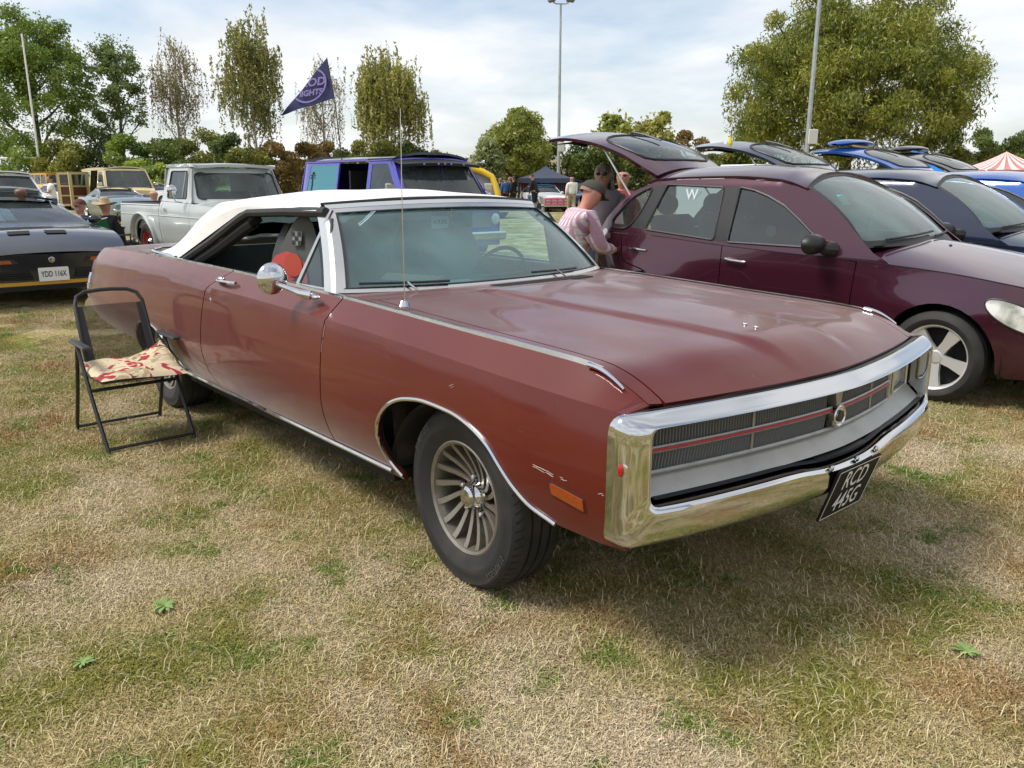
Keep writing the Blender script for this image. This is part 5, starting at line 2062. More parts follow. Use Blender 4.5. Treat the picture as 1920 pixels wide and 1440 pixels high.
    V, F = pgeo([(ws[1] + .02, -1), (ws[1] + .02, 1), (rw[0] - .02, 1), (rw[0] - .02, -1)], [], rooff, (.12, .12), .03, flip=True)
    C.roof = mo("roof", V, F, roofm or paint, root)
    C.rooff = rooff
    # lamps, bumpers, grille
    if grille:
        gx = float(nf(np.array([0.]), np.array([nose - .15]))[0, 0])
        V, F = pgeo([(-yn * .55, nose - .22), (yn * .55, nose - .22), (yn * .55, nose - .08), (-yn * .55, nose - .08)], [], lambda y, z: nf(y, z) + np.array([.008, 0, 0]), .12, .01)
        mo("grille", V, F, BLACK, root)
    for sd in (-1, 1):
        yl = sd * yn * .78
        p = nf(np.array([yl]), np.array([nose - .15]))[0]
        if lamps == 'round':
            G().lathe([(0, .03), (.05, .024), (.075, .008), (.085, -.01)], 20, 'x', p).mo("headlamp", LENS, root)
        elif lamps == 'square':
            G().box(p + np.array([.004, 0, 0]), (.03, .24, .11), bev=.012).mo("headlamp", LENS, root)
    if bumper:
        yy = np.linspace(-hw + .02, hw - .02, 21)
        G().tube(cols(xF + .075 - .10 * (np.abs(yy) / hw)**3, yy, np.full(21, sill + .20)), .05, 8, flat=1.3).mo("front_bumper", bumper, root)
        G().tube(cols(xR - .065 + .10 * (np.abs(yy) / hw)**3, yy, np.full(21, sill + .22)), .05, 8, flat=1.3).mo("rear_bumper", bumper, root)
    for sd in (-1, 1):
        G().ell((ws[0] - .30, sd * (hw + .06), float(zs(ws[0] - .3)) + .06), (.05, .09, .06), 12, 8).mo("door_mirror", paint, root)
    # cabin
    G().box(((ws[0] + rw[1]) / 2, 0, sill + .14), (abs(rw[1] - ws[0]) + .3, hw * 1.7, .08)).mo("floor_pan", DARK, root)
    G().box((-wb / 2, 0, sill + .03), (wb + fo * .6 + ro * .6, hw * 1.45, .08)).mo("underbody", DARK, root)
    G().grid(lambda u, v: (ws[0] - .04 - .28 * u, hw * 1.7 * (v - .5), zb0 - .03 - .03 * u), 4, 6).grid(lambda u, v: (ws[0] - .32, hw * 1.7 * (v - .5), zb0 - .06 - .3 * u), 2, 6).mo("dashboard", GREY_TRIM, root)
    if seats:
        for y in (-.36, .36):
            G().box((0, 0, .30), (.14, .46, .66), bev=.05).mo("seat_back", CLOTH_DARK, root, loc=(ws[1] - .32, y, sill + .25), rot=(0, R(-14), 0))
        G().tube([(ws[0] - .50 + .05 * math.cos(a), .36 + .17 * math.sin(a), zb0 - .06 + .16 * math.cos(a)) for a in np.linspace(0, 2 * math.pi, 21)[:-1]], .013, 6, closed=True).mo("steering_wheel", BLACK, root)
    wm = wheelm or mat("bright_alloy", (.68, .68, .67), .35, .55)
    w1 = alloy_wheel(root, (0, -tr, r), -1, Rr=r, wd=.2, rim=r * .64, m=wm, plain=plainwheels, cap=capm or CHROME)
    for x, y, sd in ((0, tr, 1), (-wb, -tr, -1), (-wb, tr, 1)):
        c = copy_tree(w1, root)
        c.location, c.rotation_euler = (x, y, r), (0, 0, 0 if sd > 0 else math.pi)
    for x in (0, -wb):
        for sd in (-1, 1):
            th = np.linspace(-.2, math.pi + .2, 14)
            A = cols(x + (ar + .02) * np.cos(th), np.full(14, sd * (hw - .05)), r + (ar + .02) * np.sin(th))
            Bq = A.copy(); Bq[:, 1] = sd * hw * .45
            V, F = strip3(A, Bq)
            mo("wheel_well", V, F, DARK, root)
    return C


# --- dark sports coupe facing the camera at the left
_N, _H = at(97, 492, 9.35), at(80, 455, 10.25)
_hd = math.atan2(_N.y - _H.y, _N.x - _H.x) + R(8)
FBP = car_paint("charcoal_metallic", (.020, .023, .029), .2, .3)
fx = math.cos(_hd)
FB = simple_car("sports_coupe", "charcoal sports coupe with amber lamps, hood vents and a gold stripe under its nose", FBP, (_N.x - .98 * math.cos(_hd), _N.y - .98 * math.sin(_hd), 0), _hd, wb=2.57, fo=.95, ro=1.25, hw=.915, nose=.62, hood=.86, belt=.88, deck=.90, tail=.82, H=1.22, ws=(-.55, -1.42), rw=(-2.1, -3.3), wr=.56, r=.325, sill=.20, gm=SGLASS, posts=(-1.95,), doors=((-.60, -1.92),), lamps=None, grille=False, crown=.045, rise=.055, plainwheels=False)
def firebird_face():
    r, nf = FB.root, FB.nf
    gold = mat("gold_stripe", (.50, .27, .035), .4)
    def patch(nm, poly, m, dx, lip=.01):
        V, F = pgeo(poly, [], lambda y, z: nf(y, z) + np.array([dx, 0, 0]), .08, lip)
        return mo(nm, V, F, m, r)
    patch("lower_stripe", [(-.80, .275), (.80, .275), (.80, .315), (-.80, .315)], gold, .012)
    patch("lower_intake", [(-.72, .215), (.72, .215), (.74, .262), (-.74, .262)], DARK, .006)
    for sd in (-1, 1):
        patch("grille_slot", [(sd * a, z) for a, z in ((.20, .335), (.74, .345), (.78, .435), (.24, .445))][::sd], DARK, .004)
        for k in range(4):
            z = .355 + k * .022
            yy = np.linspace(.23 + .008 * k, .74, 8) * sd
            G().tube(nf(yy, np.full(8, z)) + np.array([.012, 0, 0]), .005, 5).mo("grille_bar", BLACK, r)
        patch("lamp_recess", [(sd * a, z) for a, z in ((.33, .522), (.80, .53), (.80, .572), (.38, .575))][::sd], BLACK, .006)
        patch("turn_signal", [(sd * a, z) for a, z in ((.40, .527), (.62, .53), (.62, .565), (.42, .567))][::sd], mat("dark_amber", (.32, .09, .02), .25, coat=.4), .014)
        for x0 in (.50,):
            P = [(x0 + .0, sd * .09), (x0 - .12, sd * .075), (x0 - .12, sd * .31), (x0, sd * .31)]
            zz = [float(FB.topf(np.array([q[0]]), np.array([q[1] / .85]))[0, 2]) + .012 for q in P]
            mo("hood_vent", [(q[0], q[1], z) for q, z in zip(P, zz)], [[0, 1, 2, 3] if sd < 0 else [3, 2, 1, 0]], DARK, r)
    pl = emp("number_plate", r)
    plate(pl, (1.02, 0, .392), (0, 1, 0), (0, 0, 1), .315, .155, PLATE_W, PLATE_INK, ["YDD 116X"], .092, (1, 0, 0), bold=.0012, sx=.62, border=False)
    G().lathe([(0, .006), (.03, .004), (.034, 0)], 16, 'x', (float(nf(np.array([0.]), np.array([.55]))[0, 0]) + .006, 0, .553)).mo("nose_badge", CHROME_OLD, r)
    # sun shade folded inside the screen
    g = G()
    for k in range(5):
        y0 = -.62 + k * .13
        g.add(FB.wsf(np.array([y0, y0 + .12, y0 + .12, y0]) / .8, np.array([.25, .2, .7, .8])) + np.array([-.06, 0, -.03]), [[0, 1, 2, 3]])
    g.mo("sun_shade", mat("sunshade_print", (.35, .62, .70), .6, noise=(9., (.75, .8, .8), .45, .6)), r, smooth=False)
firebird_face()

# --- pale grey pickup
PUP = mat("pale_grey_enamel", (.46, .49, .475), .3, coat=.6, noise=(2., (.42, .45, .44), .4, .7))
def pickup():
    loc = (-10.80, 3.20, 0)
    root = thing("pickup_truck", "pale grey vintage pickup truck with red wheels and round wing mirror", "pickup truck", loc, R(3))
    hw = .93
    def Y(x, z):
        x, z = np.broadcast_arrays(np.asarray(x, float), np.asarray(z, float))
        t = np.interp(z, [.30, .42, .70, .98, 1.06, 1.14, 1.66, 1.8], [.91, .97, 1.0, .985, .95, .90, .76, .70])
        step = np.where(x < -1.87, .015, 0.) 
        return hw * t - step - .10 * sst(.3, .85, x)
    B = Body(root, Y)
    r, wb = .345, 2.79
    fa, ra = arc(0, .34, .42, -5, 185, 14), arc(-wb, .36, .43, -8, 188, 14)
    B.side("fender", [(.85, .98), (.87, .45), (.45, .40)] + fa + [(-.46, .36), (-.66, .36), (-.68, 1.08), (-.2, 1.06), (.4, 1.03)], PUP, sp=.07)
    B.side("door", [(-.69, 1.08), (-.67, .36), (-1.80, .36), (-1.83, .6), (-1.84, 1.10)], PUP, sp=.07)
    B.side("cab_corner", [(-1.85, 1.10), (-1.84, .6), (-1.81, .36), (-1.99, .36), (-1.995, 1.10)], PUP, sp=.07)
    B.side("bed_side", [(-2.01, 1.03), (-2.01, .36), (-wb + .44, .36)] + ra + [(-wb - .48, .38), (-3.88, .42), (-3.90, .6), (-3.89, 1.01)], PUP, sp=.06)
    B.line("bed_rail", [(-2.01, 1.03), (-3.90, 1.02)], .022, PUP, off=-.01)
    B.line("waist_bead", [(-.2, .86), (-2.0, .86)], .012, PUP, off=-.003)
    B.line("waist_bead", [(-2.02, .86), (-3.88, .85)], .012, PUP, off=-.003)
    B.line("fender_lip", ra, .016, PUP, off=.004)
    for sd in (-1, 1):
        th = np.linspace(0, math.pi, 14)
        A = cols(-wb + .56 * np.cos(th), sd * (hw - .02 + .03 * np.sin(th)), .36 + .52 * np.sin(th))
        G().tube(A, .05, 8, flat=.5).mo("wheel_arch_bulge", PUP, root)
    win = rpoly([(-.93, 1.16), (-1.02, 1.60), (-1.72, 1.605), (-1.74, 1.16)], .05)
    B.side("cab_side", [(-.69, 1.085), (-.76, 1.20), (-.90, 1.62), (-1.0, 1.665), (-1.85, 1.67), (-1.96, 1.62), (-1.995, 1.11)], PUP, holes=[win], sp=.06)
    B.side("side_window", inset(win, -.005), SGLASS, off=-.006, sp=.12, lip=0)
    for sd in (-1, 1):
        P = cols(win[:, 0], sd * (Y(win[:, 0], win[:, 1]) + .002), win[:, 1])
        G().tube(P, .010, 5, closed=True).mo("window_seal", BLACK, root)
    G().tube(cols(np.array([-1.12, -1.12]), -(Y(-1.12, np.array([1.16, 1.6])) - .002), np.array([1.16, 1.6])), .012, 5).mo("vent_post", PUP, root)
    def wsf(s, t):
        s, t = np.asarray(s, float), np.asarray(t, float)
        bx = -.50 - .26 * np.abs(s)**3
        tx = -.82 - .12 * np.abs(s)**3
        return cols(bx + (tx - bx) * t, s * (.83 - .09 * t), 1.10 + .51 * t)
    wo = rpoly([(-.90, .10), (.90, .10), (.92, .93), (-.92, .93)], .12, 5)
    V, F = pgeo(wo, [], wsf, .12, .003)
    mo("windscreen", V, F, glass("pickup_glass", (.50, .60, .60), 1.55, .01, haze_amt=.10), root)
    V, F = pgeo([(-1.02, -.02), (1.02, -.02), (1.02, 1.08), (-1.02, 1.08)], [wo], lambda s, t: wsf(s, t) + np.array([.004, 0, 0]), .1, .03)
    mo("windscreen_frame", V, F, PUP, root)
    P = wsf(wo[:, 0], wo[:, 1]) + np.array([.008, 0, 0])
    G().tube(P, .012, 6, closed=True).mo("windscreen_seal", BLACK, root)
    def rf(x, v):
        return cols(x, v * .72, 1.665 + .075 * (1 - np.abs(v)**2.5) * (1 - ((x + 1.38) / .75)**4) - .03 * np.clip((x + .84) / .1, 0, 1))
    V, F = pgeo(rpoly([(-.74, -1), (-.74, 1), (-2.01, 1), (-2.01, -1)], .1), [], rf, (.09, .1), .05, flip=True)
    mo("roof", V, F, PUP, root)
    def back(s, t):
        return cols(-1.985 + .03 * t, s * (.88 - .14 * t), .40 + 1.25 * t)
    hole = rpoly([(-.55, .62), (.55, .62), (.52, .92), (-.52, .92)], .05)
    V, F = pgeo([(-1, 0), (1, 0), (1, 1), (-1, 1)], [hole], back, .1, .02, flip=True)
    mo("cab_back", V, F, PUP, root)
    V, F = pgeo(hole, [], back, .2, 0, flip=True)
    mo("rear_window", V, F, SGLASS, root)
    # hood, nose
    V, F = pgeo([(.88, -1), (.88, 1), (-.66, 1), (-.5, 0), (-.66, -1)], [], lambda x, v: cols(x, v * (hw - .05 - .10 * sst(.3, .85, x)), 1.045 - .02 * x + .09 * (1 - np.abs(v)**2.5)), (.1, .1), .02)
    mo("hood", V, F, PUP, root)
    V, F = pgeo([(-.78, .42), (.78, .42), (.80, 1.02), (.5, 1.09), (-.5, 1.09), (-.80, 1.02)], [], lambda y, z: cols(.89 - .05 * (y / .8)**2, y, z), .1, .02)
    mo("grille_panel", V, F, PUP, root)
    for sd in (-1, 1):
        G().lathe([(0, .03), (.06, .024), (.09, .0)], 20, 'x', (.88, sd * .62, .83)).mo("headlamp", LENS, root)
    G().box((.98, 0, .52), (.08, 1.8, .16), bev=.03).mo("front_bumper", CHROME, root)
    # bed
    G().box((-2.95, 0, .62), (1.85, 1.6, .04)).mo("bed_floor", GREY_TRIM, root)
    B.side("bed_inner", [(-2.02, 1.02), (-2.02, .6), (-3.87, .6), (-3.87, 1.0)], PUP, off=-.05, sp=.2, lip=0)
    G().box((-3.90, 0, .73), (.05, 1.62, .58), bev=.015).mo("tailgate", PUP, root)
    cov = mat("black_tonneau", (.02, .02, .022), .6)
    for sd in (-1, 1):
        xx = np.linspace(-2.02, -3.9, 10)
        G().tube(cols(xx, sd * (Y(xx, np.full(10, 1.03)) - .045), np.full(10, 1.050)), .03, 6, flat=.8).mo("bed_capping", cov, root)
    G().tube(cols(np.full(10, -3.90), np.linspace(-.86, .86, 10), np.full(10, 1.045)), .03, 6).mo("bed_capping", cov, root)
    # inside the cab
    G().box((-1.3, 0, .72), (1.0, 1.5, .1)).mo("bench_seat", CLOTH_DARK, root)
    G().box((0, 0, .26), (.16, 1.45, .58), bev=.05).mo("bench_back", CLOTH_DARK, root, loc=(-1.72, 0, .72), rot=(0, R(-12), 0))
    G().grid(lambda u, v: (-.62 - .25 * u, 1.6 * (v - .5), 1.08), 3, 5).grid(lambda u, v: (-.87, 1.6 * (v - .5), 1.08 - .3 * u), 2, 5).mo("dashboard", PUP, root)
    G().tube([(-1.05 + .09 * math.cos(a), .38 + .21 * math.sin(a), 1.08 + .18 * math.cos(a)) for a in np.linspace(0, 2 * math.pi, 25)[:-1]], .013, 6, closed=True).mo("steering_wheel", BLACK, root)
    m = emp("wing_mirror", root)
    G().tube([(-.95, -.90, 1.10), (-.93, -1.02, 1.12), (-.95, -1.05, 1.22)], .010, 6).mo("mirror_arm", CHROME, m)
    G().ell((-.95, -1.05, 1.30), (.035, .085, .085), 16, 12).mo("mirror_head", CHROME, m)
    for sd in (-1, 1):
        G().tube([(-1.76, sd * .93, .99), (-1.62, sd * .95, .99)], .014, 6).mo("door_handle", CHROME, root)
    G().box((-1.4, 0, .36), (4.6, 1.2, .12)).mo("chassis", DARK, root)
    RW = mat("red_wheel", (.30, .018, .022), .3, coat=.5)
    w1 = alloy_wheel(root, (0, -.78, r), -1, Rr=r, wd=.2, rim=.215, m=RW, plain=True, cap=CHROME)
    for x, y, sd in ((0, .78, 1), (-wb, -.78, -1), (-wb, .78, 1)):
        c = copy_tree(w1, root)
        c.location, c.rotation_euler = (x, y, r), (0, 0, 0 if sd > 0 else math.pi)
    for x in (0, -wb):
        for sd in (-1, 1):
            th = np.linspace(-.2, math.pi + .2, 14)
            A = cols(x + .45 * np.cos(th), np.full(14, sd * .88), .36 + .45 * np.sin(th))
            Bq = A.copy(); Bq[:, 1] = sd * .45
            V, F = strip3(A, Bq)
            mo("wheel_well", V, F, DARK, root)
    return root
pickup()

# --- vans
def van(name, label, paint, loc, rz, H=1.9, hw=.98, fo=.75, wb=2.8, ro=1.15, gm=None, ws=(.28, -.28), belt=1.22, hoodz=1.15, r=.33, roofm=None, open_side=False, lamps='round', wheelm=None, sill=.28):
    root = thing(name, label, "van", loc, rz)
    xF, xR = fo, -(wb + ro)
    gm = gm or DGLASS
    def Y(x, z):
        x, z = np.broadcast_arrays(np.asarray(x, float), np.asarray(z, float))
        t = np.interp(z, [sill - .05, sill + .1, .75, belt - .1, belt + .05, H - .12, H + .1], [.92, .97, 1., .985, .96, .86, .75])
        return hw * t - .12 * sst(.2, fo, x) - .03 * sst(xR + .3, xR, x)
    B = Body(root, Y)
    fa, ra = arc(0, r, r + .07, -5, 185, 14), arc(-wb, r, r + .07, -5, 185, 14)
    dF, dB, sB = -.02 - r, -1.12, -2.22
    zt_ = H - .10
    # right-hand side may have its sliding door open
    for sd in (-1, 1):
        op = open_side and sd < 0
        B.side("fender", [(fo, hoodz - .12), (fo + .01, .5), (fo - .03, sill), (r + .12, sill)] + fa + [(dF - .06, sill), (dF - .08, belt)] + [(ws[0] - .02, hoodz), (ws[0] + .12, hoodz - .02)], paint, sp=.09, sides=(sd,))
        fwin = rpoly([(ws[0] - .30, belt + .03), (ws[1] - .14, zt_ - .07), (dB + .14, zt_ - .07), (dB + .14, belt + .03)], .05)
        B.side("front_door", [(dF - .07, sill + .02), (dB + .01, sill + .02), (dB + .01, zt_ - .01), (ws[1] - .06, zt_ - .01), (ws[0] - .12, belt - .01), (dF - .07, belt - .03)], paint, holes=[fwin], sp=.09, sides=(sd,))
        B.side("door_window", inset(fwin, -.004), gm, off=-.008, sp=.2, lip=0, sides=(sd,))
        B.side("windscreen_pillar", [(ws[0], hoodz), (ws[0] - .11, hoodz + .02), (ws[1] - .05, zt_), (ws[1] + .03, zt_)], paint, sp=.09, sides=(sd,), off=.001)
        if not op:
            w2 = rpoly([(dB - .12, belt + .0), (dB - .12, zt_ - .08), (sB + .10, zt_ - .08), (sB + .10, belt)], .05)
            B.side("side_door", [(dB, sill + .02), (sB, sill + .02), (sB, zt_), (dB, zt_)], paint, holes=[w2], sp=.10, sides=(sd,))
            B.side("side_window", inset(w2, -.004), gm, off=-.008, sp=.2, lip=0, sides=(sd,))
        w3 = rpoly([(sB - .14, belt - .02), (sB - .10, zt_ - .07), (xR + .42, zt_ - .07), (xR + .34, belt - .02)], .05)
        B.side("rear_side", [(sB - .01, sill + .02), (-wb + r + .12, sill)] + ra + [(-wb - r - .12, sill + .02), (xR, sill + .1), (xR + .02, belt), (xR + .10, zt_), (sB - .01, zt_)], paint, holes=[w3], sp=.10, sides=(sd,))
        B.side("rear_side_window", inset(w3, -.004), glass("mirror_tint", (.05, .16, .18), 4.5, .01, gcol=(.45, .92, .95)) if open_side else gm, off=-.004, sp=.2, lip=0, sides=(sd,))
        B.side("inner_liner", [(fo - .1, hoodz - .2), (fo - .1, .5)] + [(x, z + .02) for x, z in fa] + [(dF - .1, sill + .05), (dB, sill + .05), (dB, belt - .2)], DARK, off=-.04, sp=.3, lip=0, sides=(sd,))
    def rf(x, v):
        return cols(x, v * (Y(x, np.full_like(np.asarray(x, float), H - .105)) - .001), H - .105 + .105 * (1 - np.abs(v)**3.0))
    V, F = pgeo([(ws[1] + .05, -1), (ws[1] + .10, 0), (ws[1] + .05, 1), (xR + .12, 1), (xR + .08, 0), (xR + .12, -1)], [], rf, (.15, .12), .04, flip=True)
    mo("roof", V, F, roofm or paint, root)
    for sd in (-1, 1):
        xx = np.linspace(ws[1], xR + .1, 14)
        G().tube(cols(xx, sd * (Y(xx, np.full(14, H - .11)) + .006), np.full(14, H - .108)), .014, 6).mo("rain_gutter", paint, root)
    def wsf(s, t):
        s, t = np.asarray(s, float), np.asarray(t, float)
        bx, tx = ws[0] + .10 - .12 * np.abs(s)**2.5, ws[1] + .08 - .05 * np.abs(s)**2.5
        yb, yt = float(Y(ws[0], hoodz)), float(Y(ws[1], zt_))
        return cols(bx + (tx - bx) * t, s * (yb + (yt - yb) * t) * .998, hoodz + (H - .07 - hoodz) * t - .02 * s * s)
    wo = rpoly([(-.93, .05), (.93, .05), (.92, .93), (-.92, .93)], .08)
    V, F = pgeo(wo, [], wsf, .15, .004)
    mo("windscreen", V, F, glass("van_screen", (.45, .56, .56), 1.6, .01, haze_amt=.10), root)
    V, F = pgeo([(-1, -.01), (1, -.01), (1, 1.02), (-1, 1.02)], [wo], lambda s, t: wsf(s, t) + np.array([.004, 0, 0]), .15, .03)
    mo("windscreen_frame", V, F, paint, root)
    P = wsf(wo[:, 0], wo[:, 1]) + np.array([.008, 0, 0])
    G().tube(P, .012, 5, closed=True).mo("windscreen_seal", BLACK, root)
    yb = float(Y(ws[0], hoodz))
    V, F = pgeo([(ws[0] + .02, -1), (ws[0] + .14, 0), (ws[0] + .02, 1), (fo, 1), (fo + .02, 0), (fo, -1)], [], lambda x, v: cols(x, v * Y(x, np.full_like(np.asarray(x, float), hoodz - .08)), hoodz + .0 - .10 * ((x - ws[0]) / (fo - ws[0]))**1.6 + .04 * (1 - v * v)), (.1, .15), .02)
    mo("hood", V, F, paint, root)
    yn = float(Y(fo, .8))
    V, F = pgeo([(-yn, sill), (yn, sill), (yn, hoodz - .12), (yn * .5, hoodz - .08), (-yn * .5, hoodz - .08), (-yn, hoodz - .12)], [], lambda y, z: cols(fo + .03 * (1 - (y / yn)**2), y, z), .12, .02)
    mo("nose_panel", V, F, paint, root)
    V, F = pgeo([(-.62, .62), (.62, .62), (.62, .88), (-.62, .88)], [], lambda y, z: cols(fo + .045 - .03 * (y / yn)**2, y, z), .15, .02)
    mo("grille", V, F, mat("van_grille", (.18, .18, .18), .4, .4), root)
    for sd in (-1, 1):
        G().lathe([(0, .035), (.06, .028), (.095, .0), (.105, -.01)], 20, 'x', (fo + .02, sd * .74, .76)).mo("headlamp", LENS, root)
        m = emp("door_mirror", root)
        G().box((ws[0] - .22, sd * (hw + .14), belt + .12), (.06, .19, .14), bev=.02).mo("mirror_head", CHROME_OLD, m)
        G().tube([(ws[0] - .22, sd * (hw - .08), belt + .02), (ws[0] - .22, sd * (hw + .08), belt + .06)], .012, 6).mo("mirror_arm", BLACK, m)
    G().box((fo + .09, 0, .46), (.10, hw * 1.9, .16), bev=.03).mo("front_bumper", CHROME_OLD, root)
    V, F = pgeo([(-.93, sill), (.93, sill), (.93, belt), (.82, zt_), (-.82, zt_), (-.93, belt)], [], lambda y, z: cols(xR + .02 + .1 * sst(belt, zt_, z), y, z), .2, .02, flip=True)
    mo("rear_doors", V, F, paint, root)
    G().box((-wb / 2 - .1, 0, sill + .08), (wb + 1.4, hw * 1.75, .08)).mo("floor_pan", DARK, root)
    G().box((-2.0, 0, 1.0), (.06, hw * 1.6, 1.3)).mo("bulkhead", DARK, root)
    for y in (-.45, .45):
        G().box((0, 0, .33), (.14, .5, .8), bev=.05).mo("seat_back", CLOTH_DARK, root, loc=(-.95, y, .75), rot=(0, R(-12), 0))
    G().grid(lambda u, v: (ws[0] - .0 - .30 * u, hw * 1.8 * (v - .5), hoodz - .02), 3, 5).grid(lambda u, v: (ws[0] - .30, hw * 1.8 * (v - .5), hoodz - .02 - .3 * u), 2, 5).mo("dashboard", GREY_TRIM, root)
    G().tube([(ws[0] - .42 + .12 * math.cos(a), .45 + .2 * math.sin(a), hoodz + .02 + .14 * math.cos(a)) for a in np.linspace(0, 2 * math.pi, 21)[:-1]], .014, 6, closed=True).mo("steering_wheel", BLACK, root)
    w1 = alloy_wheel(root, (0, -hw + .14, r), -1, Rr=r, wd=.22, rim=r * .62, m=wheelm or CHROME_OLD, plain=True, cap=CHROME)
    for x, y, sd in ((0, hw - .14, 1), (-wb, -hw + .14, -1), (-wb, hw - .14, 1)):
        c = copy_tree(w1, root)
        c.location, c.rotation_euler = (x, y, r), (0, 0, 0 if sd > 0 else math.pi)
    return root, Y, B, wsf

PURP = car_paint("violet_paint", (.055, .045, .40), .25, .25)
PROOF = car_paint("dark_indigo_roof", (.022, .028, .055), .2, .3)
pv, pvY, pvB, pvW = van("violet_van", "custom violet van with open side door, black screen visor and a pennant on its roof", PURP, (-10.55, 6.62, 0), R(-1), H=1.93, roofm=PROOF, open_side=True, hw=.97)
def violet_extras():
    # visor over the windscreen with marker lamps
    g = G()
    def vf(u, v):
        y = (v - .5) * 1.78
        return (-.24 + .44 * u - .10 * (2 * v - 1)**2, y, 1.865 - .09 * u - .035 * (2 * v - 1)**2)
    g.grid(vf, 6, 15)
    g.grid(lambda u, v: tuple(np.array(vf(1., v)) + np.array((-.02 * u, 0, -.05 * u))), 2, 15)
    vis = g.mo("screen_visor", BLACK, pv)
    for v in (.25, .42, .5, .58, .75):
        p = np.array(vf(1., v)) + np.array((.005, 0, -.02))
        G().ell(p, (.015, .02, .014), 8, 6).mo("visor_lamp", mat("violet_lens", (.35, .25, .75), .2), pv)
    G().lathe([(.012, 0), (.012, .14), (.02, .18), (.045, .215), (.05, .22)], 16, 'y', (-.02, .84, 1.80)).mo("air_horn", CHROME, pv)
    for k in range(4):
        y = -.45 + k * .26
        G().box((.42, y, 1.148), (.26, .20, .02), bev=.008).mo("hood_panel", PURP, pv)
    for sd in (-1, 1):
        s = np.linspace(-.6, -.05, 8) + (.65 if sd > 0 else 0)
        G().tube(pvW(s, np.linspace(.06, .12, 8)) + np.array([.03, 0, 0]), .012, 5).mo("wiper_blade", BLACK, pv)
    pvB.side("door_edge", [(-2.24, .32), (-2.30, .32), (-2.30, 1.80), (-2.24, 1.80)], PURP, off=.02, sp=.2, sides=(-1,))
    pvB.line("door_track", [(-1.15, 1.845), (-3.3, 1.845)], .016, PURP, off=.012, sides=(-1,))
    G().tube([(-2.6, .3, 1.9), (-2.6, .3, 2.2)], .006, 5).mo("roof_aerial", BLACK, pv)
    # palm decal on the rearmost window
    dk = mat("decal_black", (.02, .02, .03), .5)
    xx = np.array([-3.42, -3.40, -3.41, -3.39])
    zz = np.array([1.24, 1.36, 1.48, 1.58])
    g = G().tube(cols(xx, -(pvY(xx, zz) + .006), zz), .008, 5)
    for a in np.linspace(-.4, 3.6, 7):
        x2 = -3.39 + np.linspace(0, .10, 5) * math.cos(a)
        z2 = 1.58 + np.linspace(0, .10, 5) * math.sin(a) - np.linspace(0, .2, 5)**2
        g.tube(cols(x2, -(pvY(x2, z2) + .006), z2), .007, 4)
    g.mo("palm_decal", dk, pv)
violet_extras()

CREAM = mat("cream_enamel", (.66, .54, .28), .35, coat=.4)
_p = gnd(240, 34.5)
cv, cvY, cvB, cvW = van("cream_van", "cream van with its side and rear doors swung open", CREAM, (_p.x, _p.y, 0), R(0), H=2.02, open_side=True, hw=1.0, roofm=mat("cream_roof", (.72, .64, .42), .35, coat=.4))
_cw = mat("brown_panel", (.10, .03, .015), .6)
for k, (x0, ang) in enumerate(((-2.25, 70), (-3.9, 62))):
    d = emp("open_door", cv, (x0, -1.0, 0), (0, 0, R(-ang) if k == 0 else R(180 + 60)))
    g = G()
    V, F = pgeo([(0, .35), (.92, .35), (.92, 1.85), (0, 1.85)], [[(.14, 1.28), (.78, 1.28), (.78, 1.74), (.14, 1.74)], [(.14, .45), (.78, .45), (.78, .78), (.14, .78)], [(.14, .85), (.78, .85), (.78, 1.2), (.14, 1.2)]], lambda a, b: cols(a, 0 * a, b), .2, .05)
    mo("door_frame", V, F, CREAM, d)
    for z0, z1, m in ((.45, .78, _cw), (.85, 1.2, _cw), (1.28, 1.74, DGLASS)):
        mo("door_panel", [(.14, .03, z0), (.78, .03, z0), (.78, .03, z1), (.14, .03, z1)], [[0, 1, 2, 3]], m, d)

# --- silver blue sports car with flared fenders
_p = gnd(238, 30.5)
VET = car_paint("silver_blue_paint", (.20, .27, .30), .28, .5)
simple_car("sports_car", "silver blue low sports car parked in front of the cream van", VET, (_p.x, _p.y, 0), R(2), wb=2.49, fo=.95, ro=1.15, hw=.88, nose=.62, hood=.86, belt=.86, deck=.84, tail=.74, H=1.20, ws=(-.72, -1.32), rw=(-1.95, -2.45), wr=.56, r=.335, sill=.19, posts=(), doors=((-.75, -1.75),), lamps=None, grille=True, bulge=.05, rise=.05, bumper=CHROME)

# --- small distant cars
def paint(n, c, **k):
    return car_paint(n, c, **k)
WH = mat("white_car_paint", (.74, .74, .73), .28, coat=.8)
def far(name, label, m, px, d, rz, **k):
    p = gnd(px, d)
    return simple_car(name, label, m, (p.x, p.y, 0), R(rz), **k)
far("estate_car", "white estate car with black windows behind the charcoal sports coupe", WH, 15, 19.5, -2, H=1.66, hood=.98, belt=1.02, deck=1.0, tail=.95, nose=.80, rw=(-3.1, -3.55), ws=(-.55, -1.1), wr=.66, posts=(-1.5, -2.4), gm=DGLASS, hw=.92, doors=((-.6, -1.5), (-1.5, -2.35)), lamps='square')
far("saloon_car", "pale silver saloon just behind the charcoal sports coupe", car_paint("silver_car", (.55, .60, .62), .3, .5), 12, 15.0, -6, H=1.30, bumper=CHROME)
far("muscle_car", "white classic car with chrome bumper by the yellow off-roader", WH, 142, 42., 12, bumper=CHROME, H=1.32)
far("black_saloon", "black saloon parked beside the cream van against the hedge", car_paint("black_car", (.012, .012, .014), .2, .2), 285, 52., -8, hw=.88, H=1.42, lamps='square', noplate=True)
far("white_coupe", "white coupe half hidden behind the pale grey pickup", WH, 322, 47., 28, H=1.30, bumper=CHROME)
far("lime_car", "lime green car showing behind the pale grey pickup cab", car_paint("lime_paint", (.30, .50, .08), .3, .2), 522, 22.5, 6, H=1.30)
